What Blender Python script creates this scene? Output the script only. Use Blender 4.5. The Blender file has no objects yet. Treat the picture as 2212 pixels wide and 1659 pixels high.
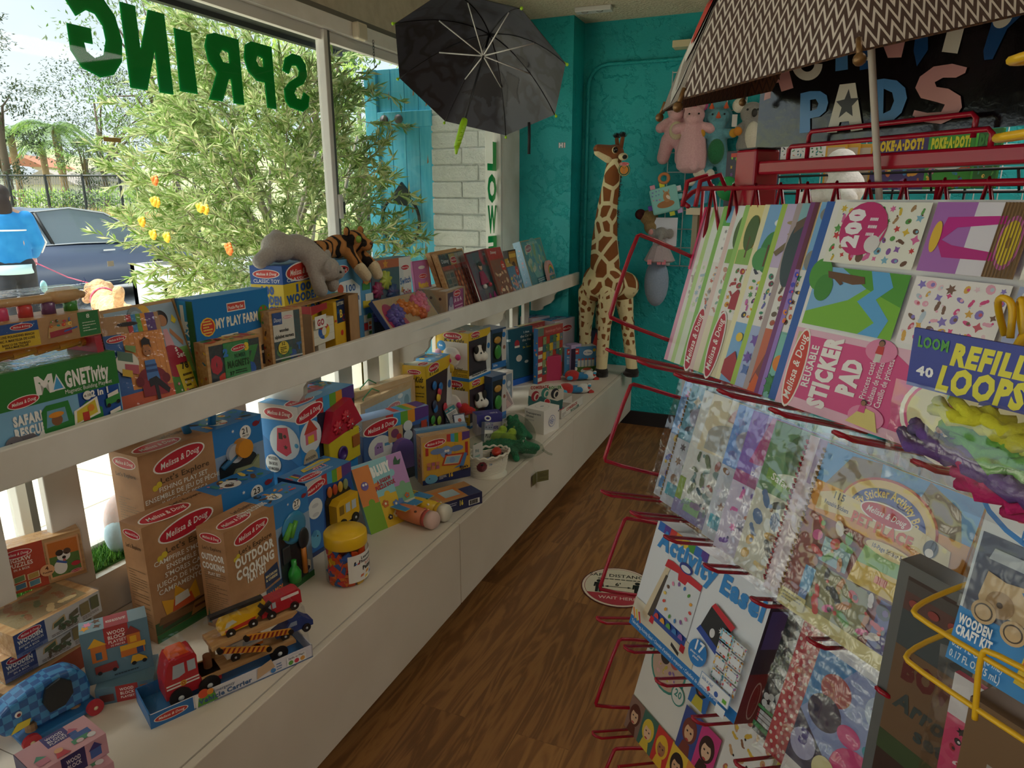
import bpy,bmesh,math,random
from math import sin,cos,pi,radians,atan2,hypot
from mathutils import Vector,Matrix
V = Vector
SC = bpy.context.scene
COL = SC.collection
#camera
FPX,CX,CY,EYE = 1500.0,1106.0,829.5,1.58
TH,YAW = math.atan(399/1500),radians(22.9)
cd = bpy.data.cameras.new('camera'); cd.sensor_width = 36; cd.lens = FPX/2212*36
cd.clip_start = 0.05; cd.clip_end = 400
cam = bpy.data.objects.new('camera',cd); COL.objects.link(cam)
cam.location = (0,0,EYE); cam.rotation_euler = (pi/2-TH,0,YAW)
SC.camera = cam
#view + world + sun + fill lights
SC.view_settings.view_transform = 'Standard'; SC.view_settings.look = 'None'
SC.view_settings.gamma = 1.0; SC.view_settings.use_curve_mapping = False
SC.view_settings.exposure = 1.0
SC.cycles.transparent_max_bounces = 32
SKY_STRENGTH,SUN_STRENGTH,FILL_WATTS = 1.1,6.8,8.0
wd = bpy.data.worlds.new('overcast_sky'); SC.world = wd; wd.use_nodes = True
nt = wd.node_tree; nt.nodes.clear()
_o = nt.nodes.new('ShaderNodeOutputWorld'); _b = nt.nodes.new('ShaderNodeBackground')
_tc = nt.nodes.new('ShaderNodeTexCoord'); _n = nt.nodes.new('ShaderNodeTexNoise'); _r = nt.nodes.new('ShaderNodeValToRGB')
_n.inputs['Scale'].default_value = 2.2; _n.inputs['Detail'].default_value = 5
_r.color_ramp.elements[0].position = .35; _r.color_ramp.elements[0].color = (.42,.47,.55,1)
_r.color_ramp.elements[1].position = .68; _r.color_ramp.elements[1].color = (.58,.61,.65,1)
nt.links.new(_tc.outputs['Generated'],_n.inputs['Vector']); nt.links.new(_n.outputs['Fac'],_r.inputs['Fac'])
nt.links.new(_r.outputs['Color'],_b.inputs['Color']); nt.links.new(_b.outputs['Background'],_o.inputs['Surface'])
_b.inputs['Strength'].default_value = SKY_STRENGTH
sd = bpy.data.lights.new('hazy_sun','SUN'); sd.energy = SUN_STRENGTH; sd.angle = radians(40); sd.color = (1,.97,.92)
so = bpy.data.objects.new('hazy_sun',sd); COL.objects.link(so)
so.rotation_euler = V((.42,.32,-.85)).to_track_quat('-Z','Y').to_euler()
def fill_light(x,y,z,w,l,watts,color=(1,.95,.88)):
 ld = bpy.data.lights.new('ceiling_fill_light','AREA'); ld.shape = 'RECTANGLE'; ld.size = w; ld.size_y = l
 ld.energy = watts; ld.color = color
 lo = bpy.data.objects.new('ceiling_fill_light',ld); COL.objects.link(lo); lo.location = (x,y,z)
fill_light(1.2,-1.4,2.66,.6,1.2,FILL_WATTS*.45); fill_light(.9,1.9,2.66,.6,1.2,FILL_WATTS); fill_light(1.6,3.7,2.66,.6,1.2,FILL_WATTS*1.3)  # unseen area lights added under the ceiling to brighten the dim interior
#pixel -> world point on a known plane
_fw = V((-sin(YAW)*cos(TH),cos(YAW)*cos(TH),-sin(TH))); _rt = V((cos(YAW),sin(YAW),0)); _up = _rt.cross(_fw)
EYEV = V((0,0,EYE))
def ray(px,py):return _fw+_rt*((px-CX)/FPX)-_up*((py-CY)/FPX)
def onz(px,py,z):d = ray(px,py); return EYEV+d*((z-EYE)/d.z)
def onx(px,py,x):d = ray(px,py); return EYEV+d*(x/d.x)
def ony(px,py,y):d = ray(px,py); return EYEV+d*(y/d.y)
def onp(px,py,p,n):d = ray(px,py); return EYEV+d*((p-EYEV).dot(n)/d.dot(n))
def ond(px,py,dist):return EYEV+ray(px,py)*dist
#materials
_mats = {}
def lin(h):
 h = h.lstrip('#'); c = [int(h[i:i+2],16)/255 for i in(0,2,4)]
 return tuple(x/12.92 if x<=.04045 else((x+.055)/1.055)**2.4 for x in c)+(1,)
def base(name):
 m = bpy.data.materials.new(name); m.use_nodes = True
 return m,m.node_tree,m.node_tree.nodes['Principled BSDF']
def M(h,rough=.45,metal=0,spec=.5):
 k = (h,rough,metal,spec)
 if k not in _mats:
  m,t,b = base('paint_'+h.lstrip('#')); b.inputs['Base Color'].default_value = lin(h)
  b.inputs['Roughness'].default_value = rough; b.inputs['Metallic'].default_value = metal
  b.inputs['Specular IOR Level'].default_value = spec; _mats[k] = m
 return _mats[k]
def nd(t,typ,**kw):
 n = t.nodes.new(typ)
 for k,v in kw.items():
  if hasattr(n,k)and not isinstance(v,(tuple,float)):setattr(n,k,v)
  else:n.inputs[k.replace('_',' ')].default_value = v
 return n
def noise(t,scale,detail=4.,rough=.5,coord='Object',stretch=None):
 tc = t.nodes.new('ShaderNodeTexCoord'); n = t.nodes.new('ShaderNodeTexNoise')
 n.inputs['Scale'].default_value = scale; n.inputs['Detail'].default_value = detail; n.inputs['Roughness'].default_value = rough
 src = tc.outputs[coord]
 if stretch:
  mp = t.nodes.new('ShaderNodeMapping'); mp.inputs['Scale'].default_value = stretch
  t.links.new(src,mp.inputs['Vector']); src = mp.outputs['Vector']
 t.links.new(src,n.inputs['Vector']); return n
def bump(t,b,src,strength,dist=.01):
 bp = t.nodes.new('ShaderNodeBump'); bp.inputs['Strength'].default_value = strength; bp.inputs['Distance'].default_value = dist
 t.links.new(src,bp.inputs['Height']); t.links.new(bp.outputs['Normal'],b.inputs['Normal'])
def ramp(t,src,stops):
 r = t.nodes.new('ShaderNodeValToRGB'); e = r.color_ramp.elements
 while len(e)<len(stops):e.new(.5)
 for q,(p,c)in zip(e,stops):q.position = p; q.color = lin(c)
 t.links.new(src,r.inputs['Fac']); return r
def noisy(h,h2,scale,bstr=0,bdist=.01,rough=.6,stretch=None,lo=.35,hi=.65,detail=4.,sheen=0):
 k = ('noisy',h,h2,scale,bstr,rough,stretch,lo,hi)
 if k not in _mats:
  m,t,b = base('mottled_'+h.lstrip('#')); n = noise(t,scale,detail,stretch=stretch)
  r = ramp(t,n.outputs['Fac'],[(lo,h),(hi,h2)]); t.links.new(r.outputs['Color'],b.inputs['Base Color'])
  b.inputs['Roughness'].default_value = rough
  if sheen:b.inputs['Sheen Weight'].default_value = sheen
  if bstr:bump(t,b,n.outputs['Fac'],bstr,bdist)
  _mats[k] = m
 return _mats[k]
def plush(h,h2=None,scale=160,b=.5):return noisy(h,h2 or h,scale,b,.004,.95,lo=.3,hi=.7,sheen=.25)
def wood(h='#c9a272',h2='#b0824f',scale=9,stretch=(1,9,9),rough=.5):return noisy(h,h2,scale,.05,.002,rough,stretch=stretch,detail=6.)
def film(name,gloss=.10,tint='#ffffff',rough=.06,wr=.35,scale=14,fres=.6):
 k = ('film',name)
 if k not in _mats:
  m = bpy.data.materials.new(name); m.use_nodes = True; t = m.node_tree; t.nodes.clear()
  o = t.nodes.new('ShaderNodeOutputMaterial'); tr = t.nodes.new('ShaderNodeBsdfTransparent'); tr.inputs['Color'].default_value = lin(tint)
  gl = t.nodes.new('ShaderNodeBsdfGlossy'); gl.inputs['Roughness'].default_value = rough
  fr = t.nodes.new('ShaderNodeLayerWeight'); fr.inputs['Blend'].default_value = .5; pw = t.nodes.new('ShaderNodeMath'); pw.operation = 'POWER'; pw.inputs[1].default_value = 4.
  ma = t.nodes.new('ShaderNodeMath'); ma.operation = 'MULTIPLY_ADD'; ma.inputs[1].default_value = fres; ma.inputs[2].default_value = gloss; ma.use_clamp = True
  t.links.new(fr.outputs['Facing'],pw.inputs[0])
  mx = t.nodes.new('ShaderNodeMixShader')
  if wr:
   n = noise(t,scale,3.,.6); bp = t.nodes.new('ShaderNodeBump'); bp.inputs['Strength'].default_value = wr; bp.inputs['Distance'].default_value = .02
   t.links.new(n.outputs['Fac'],bp.inputs['Height']); t.links.new(bp.outputs['Normal'],gl.inputs['Normal']); t.links.new(bp.outputs['Normal'],fr.inputs['Normal'])
  t.links.new(pw.outputs[0],ma.inputs[0]); t.links.new(ma.outputs[0],mx.inputs['Fac'])
  t.links.new(tr.outputs[0],mx.inputs[1]); t.links.new(gl.outputs[0],mx.inputs[2])
  t.links.new(mx.outputs[0],o.inputs['Surface']); _mats[k] = m
 return _mats[k]
 #mesh builder
def frame_mat(z,x=None):
 z = V(z).normalized(); x = V(x)if x else(V((1,0,0))if abs(z.x)<.9 else V((0,1,0)))
 y = z.cross(x).normalized(); x = y.cross(z).normalized()
 return Matrix((x,y,z)).transposed()
def rnd(P,it=2):
 P = [V(p)for p in P]
 for _ in range(it):
  q = [P[0]]
  for a,b in zip(P,P[1:]):q+=[a.lerp(b,.25),a.lerp(b,.75)]
  P = q+[P[-1]]
 return P
class MB:
 def __init__(s):s.v = []; s.f = []; s.m = []; s.ms = []; s.sm = []; s.X = None
 def mi(s,mat):
  if isinstance(mat,str):mat = M(mat)
  if mat not in s.ms:s.ms.append(mat)
  return s.ms.index(mat)
 def add(s,vs,fs,mat,smooth=False):
  k = len(s.v); i = s.mi(mat)
  s.v+=[(s.X@V(p))if s.X else V(p)for p in vs]
  s.f+=[tuple(k+j for j in f)for f in fs]; s.m+=[i]*len(fs); s.sm+=[smooth]*len(fs)
  return s
 def box(s,x0,y0,z0,x1,y1,z1,mat,ch=0):
  if ch:
   a,b = V((x0,y0,z0)),V((x1,y1,z1)); vs = []; idx = {}
   bm = bmesh.new(); bmesh.ops.create_cube(bm,size=1.0,matrix=Matrix.Translation((a+b)/2)@Matrix.Diagonal((*(b-a),1)))
   bmesh.ops.bevel(bm,geom=bm.edges[:],offset=ch,segments=2,affect='EDGES',profile=.5)
   bm.verts.index_update(); s.add([v.co.copy()for v in bm.verts],[[v.index for v in f.verts]for f in bm.faces],mat); bm.free(); return s
  return s.add([(x0,y0,z0),(x1,y0,z0),(x1,y1,z0),(x0,y1,z0),(x0,y0,z1),(x1,y0,z1),(x1,y1,z1),(x0,y1,z1)],[(3,2,1,0),(4,5,6,7),(0,1,5,4),(1,2,6,5),(2,3,7,6),(3,0,4,7)],mat)
 def quad(s,a,b,c,d,mat):return s.add([a,b,c,d],[(0,1,2,3)],mat)
 def prism(s,pts,a,b,mat,axis='z',smooth=False):
  """closed outline of 2D points extruded from a to b along axis"""
  n = len(pts)
  f3 = {'z':lambda p,h:(p[0],p[1],h),'y':lambda p,h:(p[0],h,p[1]),'x':lambda p,h:(h,p[0],p[1])}[axis]
  vs = [f3(p,a)for p in pts]+[f3(p,b)for p in pts]
  fs = [tuple(range(n-1,-1,-1)),tuple(range(n,2*n))]+[(i,(i+1)%n,n+(i+1)%n,n+i)for i in range(n)]
  return s.add(vs,fs,mat)
 def tube(s,path,r,mat,n=8,closed=False,r2=None,cap=True):
  P = [V(p)for p in path]; vs = []; m = len(P); up = None
  for i,p in enumerate(P):
   a = P[i-1]if(i or closed)else p; b = P[(i+1)%m]if(i<m-1 or closed)else p
   t = (b-a); t = t.normalized()if t.length>1e-9 else V((0,0,1))
   if up is None:up = t.orthogonal().normalized()
   up = (up-t*up.dot(t)); up = up.normalized()if up.length>1e-6 else t.orthogonal().normalized()
   w = t.cross(up); rr = r[i]if isinstance(r,(list,tuple))else(r if r2 is None else r+(r2-r)*i/max(1,m-1))
   vs+=[p+(up*cos(2*pi*k/n)+w*sin(2*pi*k/n))*rr for k in range(n)]
  fs = []
  for i in range(m if closed else m-1):
   a,b = i*n,((i+1)%m)*n
   fs+=[(a+k,a+(k+1)%n,b+(k+1)%n,b+k)for k in range(n)]
  if cap and not closed:fs+=[tuple(range(n-1,-1,-1)),tuple(range((m-1)*n,m*n))]
  return s.add(vs,fs,mat,True)
 def lathe(s,prof,mat,n=24,o=(0,0,0),z=(0,0,1),smooth=True,cap=True):
  R = frame_mat(z); o = V(o); vs = []; fs = []
  for r,h in prof:vs+=[o+R@V((r*cos(2*pi*k/n),r*sin(2*pi*k/n),h))for k in range(n)]
  for i in range(len(prof)-1):
   a,b = i*n,(i+1)*n; fs+=[(a+k,a+(k+1)%n,b+(k+1)%n,b+k)for k in range(n)]
  if cap:fs+=[tuple(range(n-1,-1,-1)),tuple(range((len(prof)-1)*n,len(prof)*n))]
  return s.add(vs,fs,mat,smooth)
 def cyl(s,a,b,r,mat,n=16):a = V(a); b = V(b); return s.lathe([(r,0),(r,(b-a).length)],mat,n,a,b-a,False)
 def ell(s,c,r,mat,n=14,m=9,R=None):
  r = (r,r,r)if isinstance(r,(int,float))else r; c = V(c); vs = []; fs = []
  for j in range(m+1):
   th = pi*j/m
   for k in range(n):
    p = V((r[0]*sin(th)*cos(2*pi*k/n),r[1]*sin(th)*sin(2*pi*k/n),r[2]*cos(th)))
    vs.append(c+(R@p if R else p))
  for j in range(m):fs+=[(j*n+k,(j+1)*n+k,(j+1)*n+(k+1)%n,j*n+(k+1)%n)for k in range(n)]
  return s.add(vs,fs,mat,True)
 def cap_(s,a,b,ra,rb,mat,n=12):
  """tapered limb with round ends"""
  a = V(a); b = V(b); L = (b-a).length; pr = []
  for i in range(5):t = pi/2*(i/4); pr.append((max(ra*sin(t),1e-4),-ra*cos(t)))
  for i in range(5):t = pi/2*(i/4); pr.append((max(rb*cos(t),1e-4),L+rb*sin(t)))
  return s.lathe(pr,mat,n,a,b-a)
 def obj(s,name,parent=None,mats=None):
  me = bpy.data.meshes.new(name); me.from_pydata([tuple(p)for p in s.v],[],s.f)
  for m in s.ms:me.materials.append(m)
  me.polygons.foreach_set('material_index',s.m); me.polygons.foreach_set('use_smooth',s.sm); me.update()
  o = bpy.data.objects.new(name,me); COL.objects.link(o)
  if parent is not None:o.parent = parent
  return o
def blobby(o,voxel=.004,smooth=6,fac=.5):
 r = o.modifiers.new('merge','REMESH'); r.mode = 'VOXEL'; r.voxel_size = voxel; r.use_smooth_shade = True
 q = o.modifiers.new('soften','SMOOTH'); q.iterations = smooth; q.factor = fac
 return o
 #scene objects
def tag(o,label=None,cat=None,group=None,kind=None):
 if label:o['label'] = label
 if cat:o['category'] = cat
 if group:o['group'] = group
 if kind:o['kind'] = kind
 return o
def thing(name,label,cat,loc=(0,0,0),yaw=0.,group=None,rot=None):
 o = bpy.data.objects.new(name,None); COL.objects.link(o); o.location = loc; o.empty_display_size = .05
 if rot is not None:o.rotation_mode = 'QUATERNION'; o.rotation_quaternion = rot
 else:o.rotation_euler = (0,0,yaw)
 return tag(o,label,cat,group)
def struct(name,mb,parent=None):
 o = mb.obj(name,parent)
 if parent is None:o['kind'] = 'structure'
 return o
def dup(root,loc=None,yaw=None,label=None):
 r = root.copy(); COL.objects.link(r)
 if loc is not None:r.location = loc
 if yaw is not None:r.rotation_euler = (0,0,yaw)
 if label:r['label'] = label
 for ch in list(root.children):
  c = ch.copy(); COL.objects.link(c); c.parent = r
  for g in list(ch.children):d = g.copy(); COL.objects.link(d); d.parent = c
 return r
 #lettering: flat glyph meshes
_gl = {}; _cu = bpy.data.curves.new('glyph','FONT'); _go = bpy.data.objects.new('glyph',_cu); _cu.resolution_u = 2
def glyph(ch,w):
 k = (ch,w)
 if k not in _gl:
  _cu.offset = 0; _cu.body = 'II'; me = _go.to_mesh(); ww = max(v.co.x for v in me.vertices); _go.to_mesh_clear()
  _cu.body = 'I'+ch+'I'; me = _go.to_mesh(); adv = max(v.co.x for v in me.vertices)-ww; _go.to_mesh_clear()
  _cu.body = ch; _cu.offset = w; me = _go.to_mesh()
  _gl[k] = ([(v.co.x,v.co.y)for v in me.vertices],[tuple(p.vertices)for p in me.polygons],adv+1.4*w); _go.to_mesh_clear()
 return _gl[k]
def text2d(txt,w):
 vs,fs,x = [],[],0
 for ch in txt:
  a,b,adv = glyph(ch,w)if ch!=' ' else([],[],.28)
  k = len(vs); vs+=[(p[0]+x,p[1])for p in a]; fs+=[tuple(k+i for i in f)for f in b]; x+=adv
 return vs,fs,x
class Face:
 """print on a flat face: origin = lower left corner, u = full width, v = full height; drawing units are percent of the face"""
 STEP = .00012
 def __init__(s,mb,o,u,v,lay=1):
  s.mb = mb; s.o = V(o); s.u = V(u); s.v = V(v); s.n = s.u.cross(s.v).normalized(); s.l = lay; s.W = s.u.length; s.H = s.v.length
 def P(s,a,b):return s.o+s.u*(a/100)+s.v*(b/100)+s.n*(s.l*s.STEP)
 def p(s,pts,c):
  s.mb.add([s.P(*q)for q in pts],[tuple(range(len(pts)))],c); s.l+=1; return s
 def r(s,a,b,c,d,col):return s.p([(a,b),(c,b),(c,d),(a,d)],col)
 def e(s,a,b,ra,col,rb=None,rot=0,n=22,t0=0,t1=2*pi):
  """ellipse; radii in percent of the width (ra) and, as lengths, rb defaults to a circle"""
  k = s.W/s.H; rb = ra if rb is None else rb; q = []
  m = n if t1-t0>6.2 else n+1
  for i in range(m):
   t = t0+(t1-t0)*i/n; x,y = ra*cos(t),rb*sin(t)
   q.append((a+x*cos(rot)-y*sin(rot),b+(x*sin(rot)+y*cos(rot))*k))
  return s.p(q,col)
 def t(s,txt,a,b,h,col,w=None,bold=.02,sh=0.,al='c',rot=0.,arc=None):
  """h = letter height in percent of face height; w = fit to this width in percent; arc = radius (percent of width) to bend the line"""
  vs,fs,tw = text2d(txt,bold)
  if not fs:return s
  hh = h/100*s.H/.72; sx = hh
  if w:sx = w/100*s.W/tw
  L = tw*sx; x0 = {'c':-L/2,'l':0,'r':-L}[al]; q = []
  for x,y in vs:
   X = x0+x*sx+sh*y*hh; Y = y*hh
   if arc:
    Rr = arc/100*s.W; t = X/Rr; X,Y = (Rr+Y)*sin(t),(Rr+Y)*cos(t)-Rr
   if rot:X,Y = X*cos(rot)-Y*sin(rot),X*sin(rot)+Y*cos(rot)
   q.append(s.P(a+X/s.W*100,b+Y/s.H*100))
  s.mb.add(q,fs,col); s.l+=1; return s
 def lines(s,a,b,c,d,n,col,fill=.35,seed=0):
  """rows of small print"""
  rr = random.Random(seed); hh = (d-b)/n; vs = []; fs = []
  for i in range(n):
   y = d-(i+.5)*hh; x = a
   while x<c-2:
    w = rr.uniform(.04,.16)*(c-a); e = min(c,x+w); k = len(vs)
    vs+=[s.P(x,y-hh*fill/2),s.P(e,y-hh*fill/2),s.P(e,y+hh*fill/2),s.P(x,y+hh*fill/2)]; fs.append((k,k+1,k+2,k+3)); x = e+.02*(c-a)
    if rr.random()<.06:break
  s.mb.add(vs,fs,col); s.l+=1; return s
 def md(s,a,b,ra,rot=0.,back='#c22536',txt='#f4eee6',rim='#f1ece4',sq=.36):
  s.e(a,b,ra,rim,ra*sq,rot,28); s.e(a,b,ra*.94,back,ra*sq*.86,rot,28)
  k = s.W/s.H
  return s.t('Melissa & Doug',a+sin(rot)*ra*sq*.27,b-cos(rot)*ra*sq*.27*k,ra*sq*.62*k,txt,w=ra*1.5,bold=.012,sh=.25,rot=rot)
 def star(s,a,b,r,col,n=5,k=.45,rot=pi/2):
  q = []; f = s.W/s.H
  for i in range(2*n):
   t = rot+pi*i/n; rr = r if i%2==0 else r*k; q.append((a+rr*cos(t),b+rr*sin(t)*f))
  return s.p(q,col)
 def blobs(s,a,b,c,d,n,cols,seed=0,size=(3,6),kinds='eesbf'):
  """scattered little stickers"""
  rr = random.Random(seed); nx = max(1,int(round(math.sqrt(n*(c-a)*s.W/max(1e-6,(d-b)*s.H))))); ny = max(1,math.ceil(n/nx))
  for j in range(ny):
   for i in range(nx):
    x = a+(c-a)*(i+.5+rr.uniform(-.25,.25))/nx; y = b+(d-b)*(j+.5+rr.uniform(-.25,.25))/ny
    z = rr.uniform(*size); k = rr.choice(kinds); c1 = rr.choice(cols); c2 = rr.choice(cols); l0 = s.l; t = rr.uniform(0,6)
    if k=='e':s.e(x,y,z,c1,z*rr.uniform(.4,.9),t,9); s.e(x+z*.3,y,z*.4,c2,None,0,7)
    elif k=='s':s.star(x,y,z,c1,rr.choice((4,5,6)),.5,t)
    elif k=='b':
     s.e(x,y,z,c1,z*.5,t,9); s.e(x+z*.9*cos(t),y+z*.9*sin(t)*s.W/s.H,z*.45,c1,None,0,8); s.e(x-z*cos(t+.5),y-z*sin(t+.5)*s.W/s.H,z*.3,c2,None,0,6)
    else:
     for q in range(5):s.e(x+z*.5*cos(t+q*1.257),y+z*.5*sin(t+q*1.257)*s.W/s.H,z*.38,c1,None,0,6)
     s.l+=1; s.e(x,y,z*.3,c2,None,0,6)
    s.l = l0
  s.l+=8; return s
def faces_of(mb,w,d,h,lay=1):
 """print faces of a carton whose front lower left corner is the origin: x right, y into the shelf, z up"""
 return dict(front=Face(mb,(0,0,0),(w,0,0),(0,0,h),lay),left=Face(mb,(0,d,0),(0,-d,0),(0,0,h),lay),right=Face(mb,(w,0,0),(0,d,0),(0,0,h),lay),top=Face(mb,(0,0,h),(w,0,0),(0,d,0),lay))
def carton(name,label,cat,tl,tr,h,z,d,col,group=None,lean=0.,part='carton',roll=0.):
 """an upright carton seen at top corners tl, tr (pixels), h high on the level z, d deep; returns (root, builder, faces, w)"""
 a = onz(*tl,z+h*cos(lean)); b = onz(*tr,z+h*cos(lean)); w = (b-a).length; yaw = atan2(b.y-a.y,b.x-a.x)
 yd = V((-sin(yaw),cos(yaw),0)); o = V((a.x,a.y,z))-yd*(h*sin(lean))
 q = Matrix.Rotation(yaw,3,'Z')@Matrix.Rotation(-lean,3,'X')
 root = thing(name,label,cat,o,0,group,rot=q.to_quaternion())
 mb = MB(); mb.box(0,0,0,w,d,h,col)
 return root,mb,faces_of(mb,w,d,h),w
 #the room
ZC,ZS = .43,1.043
XF,XP,XG,YB,YP,ZT = -1.0825,-1.75,-1.89,4.78,4.55,2.69
def teal_mat():
 m,t,b = base('teal_stucco'); n1 = noise(t,7,6.,.62); n2 = noise(t,60,3.)
 r1 = ramp(t,n1.outputs['Fac'],[(.44,'#000000'),(.52,'#ffffff')])
 a = t.nodes.new('ShaderNodeMath'); a.operation = 'MULTIPLY_ADD'; a.inputs[1].default_value = .25
 t.links.new(n2.outputs['Fac'],a.inputs[0]); t.links.new(r1.outputs['Color'],a.inputs[2])
 bump(t,b,a.outputs[0],.55,.012); n3 = noise(t,3,3.)
 r = ramp(t,n3.outputs['Fac'],[(.3,'#0fa2a6'),(.7,'#18b0b2')]); t.links.new(r.outputs['Color'],b.inputs['Base Color'])
 b.inputs['Roughness'].default_value = .5; return m
TEAL = teal_mat()
def floor_mat():
 m,t,b = base('wood_plank_floor'); tc = t.nodes.new('ShaderNodeTexCoord'); mp = t.nodes.new('ShaderNodeMapping')
 mp.inputs['Rotation'].default_value = (0,0,pi/2); t.links.new(tc.outputs['Object'],mp.inputs['Vector'])
 br = t.nodes.new('ShaderNodeTexBrick'); br.inputs['Scale'].default_value = 1.0; br.inputs['Brick Width'].default_value = 1.2; br.inputs['Row Height'].default_value = .17
 br.inputs['Mortar Size'].default_value = .0012; br.offset = .37
 br.inputs['Color1'].default_value = (.15,.15,.15,1); br.inputs['Color2'].default_value = (.85,.85,.85,1); br.inputs['Mortar'].default_value = (0,0,0,1)
 t.links.new(mp.outputs['Vector'],br.inputs['Vector'])
 mp2 = t.nodes.new('ShaderNodeMapping'); mp2.inputs['Scale'].default_value = (9,.9,1); t.links.new(tc.outputs['Object'],mp2.inputs['Vector'])
 ad = t.nodes.new('ShaderNodeVectorMath'); ad.operation = 'MULTIPLY_ADD'; ad.inputs[1].default_value = (7,7,7)
 t.links.new(br.outputs['Color'],ad.inputs[0]); t.links.new(mp2.outputs['Vector'],ad.inputs[2])
 n = t.nodes.new('ShaderNodeTexNoise'); n.inputs['Scale'].default_value = 1.6; n.inputs['Detail'].default_value = 6; n.inputs['Distortion'].default_value = 1.6
 t.links.new(ad.outputs[0],n.inputs['Vector'])
 w = t.nodes.new('ShaderNodeMath'); w.operation = 'MULTIPLY'; w.inputs[1].default_value = 26.; t.links.new(n.outputs['Fac'],w.inputs[0])
 sn = t.nodes.new('ShaderNodeMath'); sn.operation = 'SINE'; t.links.new(w.outputs[0],sn.inputs[0])
 mx = t.nodes.new('ShaderNodeMath'); mx.operation = 'MULTIPLY_ADD'; mx.inputs[1].default_value = .14; t.links.new(sn.outputs[0],mx.inputs[0])
 m2 = t.nodes.new('ShaderNodeMath'); m2.operation = 'MULTIPLY_ADD'; m2.inputs[1].default_value = .22; t.links.new(br.outputs['Color'],m2.inputs[0]); m2.inputs[2].default_value = .36
 t.links.new(m2.outputs[0],mx.inputs[2])
 r = ramp(t,mx.outputs[0],[(.15,'#5a3a1f'),(.45,'#80552f'),(.75,'#a0713f')]); t.links.new(r.outputs['Color'],b.inputs['Base Color'])
 b.inputs['Roughness'].default_value = .42; bump(t,b,mx.outputs[0],.12,.002); return m
WHITE = noisy('#e6e2da','#d9d4ca',5,.03,.002,.45); TRIMW = noisy('#efece6','#e0dcd3',6,.05,.002,.5)
CAB = noisy('#dcd2c4','#d2c7b8',2.5,0,.01,.4)
POP = noisy('#d8cdb2','#e6dcc4',55,1.,.02,.9)
BEIGE = noisy('#c4b8a2','#d0c5b0',18,.5,.01,.85)
struct('floor',MB().box(-2.0,-2.6,-.06,3.3,4.9,0,floor_mat()))
struct('ceiling',MB().box(-2.0,-2.6,ZT,3.3,4.9,ZT+.1,POP))
struct('wall_back',MB().box(-2.0,YB,0,3.3,YB+.12,ZT,TEAL))
struct('wall_right',MB().box(3.2,-2.6,0,3.32,YB,ZT,BEIGE))
mb = MB(); mb.box(-.3,-2.72,0,3.3,-2.6,ZT,BEIGE); mb.box(-2.0,-2.72,2.3,-.3,-2.6,ZT,BEIGE); mb.box(-2.0,-2.72,0,-1.7,-2.6,2.3,BEIGE); struct('wall_front',mb)  # unseen wall; its open gap is added to let daylight onto the rack
struct('wall_pilaster',MB().box(-1.96,YP,0,-1.5,YB,ZT,TEAL))
mb = MB(); mb.box(-1.99,-2.6,2.30,-1.87,YP,ZT,BEIGE); mb.box(-1.99,-2.6,0,-1.87,YP,.43,BEIGE); struct('wall_left',mb)
struct('trim_1',MB().box(-1.99,4.26,.43,-1.865,YP,2.30,TRIMW,.006))
mb = MB(); mb.box(-1.90,-2.6,2.235,-1.85,YP,2.295,TRIMW,.005); mb.box(-1.87,-2.6,2.295,-1.855,YP,2.315,M('#6d675c')); struct('trim_2',mb)
mb = MB(); mb.box(-1.5,YB-.015,0,3.2,YB,.10,M('#232021',.6)); struct('baseboard_back',mb)
GLASS = film('window_glass',.008,'#f4f8f6',.02,0)
SILL = TRIMW
w1 = thing('window_1','wide shop window with aluminium frame and green lettering','window',(0,0,0)); w1['kind'] = 'structure'
mb = MB(); A = M('#9c9a94',.4,.6); A2 = M('#d9d7d1',.5)
for y0,y1 in((-2.6,-.38),(-.38,1.075),(1.075,2.51),(2.51,4.26)):
 mb.box(-1.90,y0,2.195,-1.875,y1,2.236,A2); mb.box(-1.90,y0,.555,-1.875,y1,.585,A2)
mb.obj('window_frame',w1)
for y,m_ in((-.38,A2),(1.075,A2),(2.51,A2),(4.245,A2)):
 mb = MB(); mb.box(-1.905,y-.022,.56,-1.862,y+.004,2.235,m_,.003); mb.box(-1.90,y+.004,.56,-1.868,y+.026,2.235,M('#6f6d68',.4,.5),.002); mb.obj('mullion',w1)
mb = MB(); mb.box(-1.862,2.512,1.50,-1.85,2.535,1.60,A2,.003); mb.box(-1.86,2.535,1.52,-1.852,2.55,1.57,M('#3a3a36')); mb.obj('window_latch',w1)
for y0,y1 in((-2.6,-.38),(-.38,1.075),(1.075,2.51),(2.51,4.245)):
 MB().box(-1.893,y0,.58,-1.889,y1,2.2,GLASS).obj('window_pane',w1)
mb = MB(); mb.box(-1.93,-2.6,.43,-1.745,YP,.555,SILL); mb.obj('window_sill',w1)
m_,t__,b_ = base('green_window_paint'); b_.inputs['Base Color'].default_value = lin('#128a40'); tl_ = t__.nodes.new('ShaderNodeBsdfTranslucent'); tl_.inputs['Color'].default_value = lin('#129a44'); mx_ = t__.nodes.new('ShaderNodeMixShader'); mx_.inputs['Fac'].default_value = .5
t__.links.new(b_.outputs[0],mx_.inputs[1]); t__.links.new(tl_.outputs[0],mx_.inputs[2]); t__.links.new(mx_.outputs[0],t__.nodes['Material Output'].inputs['Surface']); GREEN = m_
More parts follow.
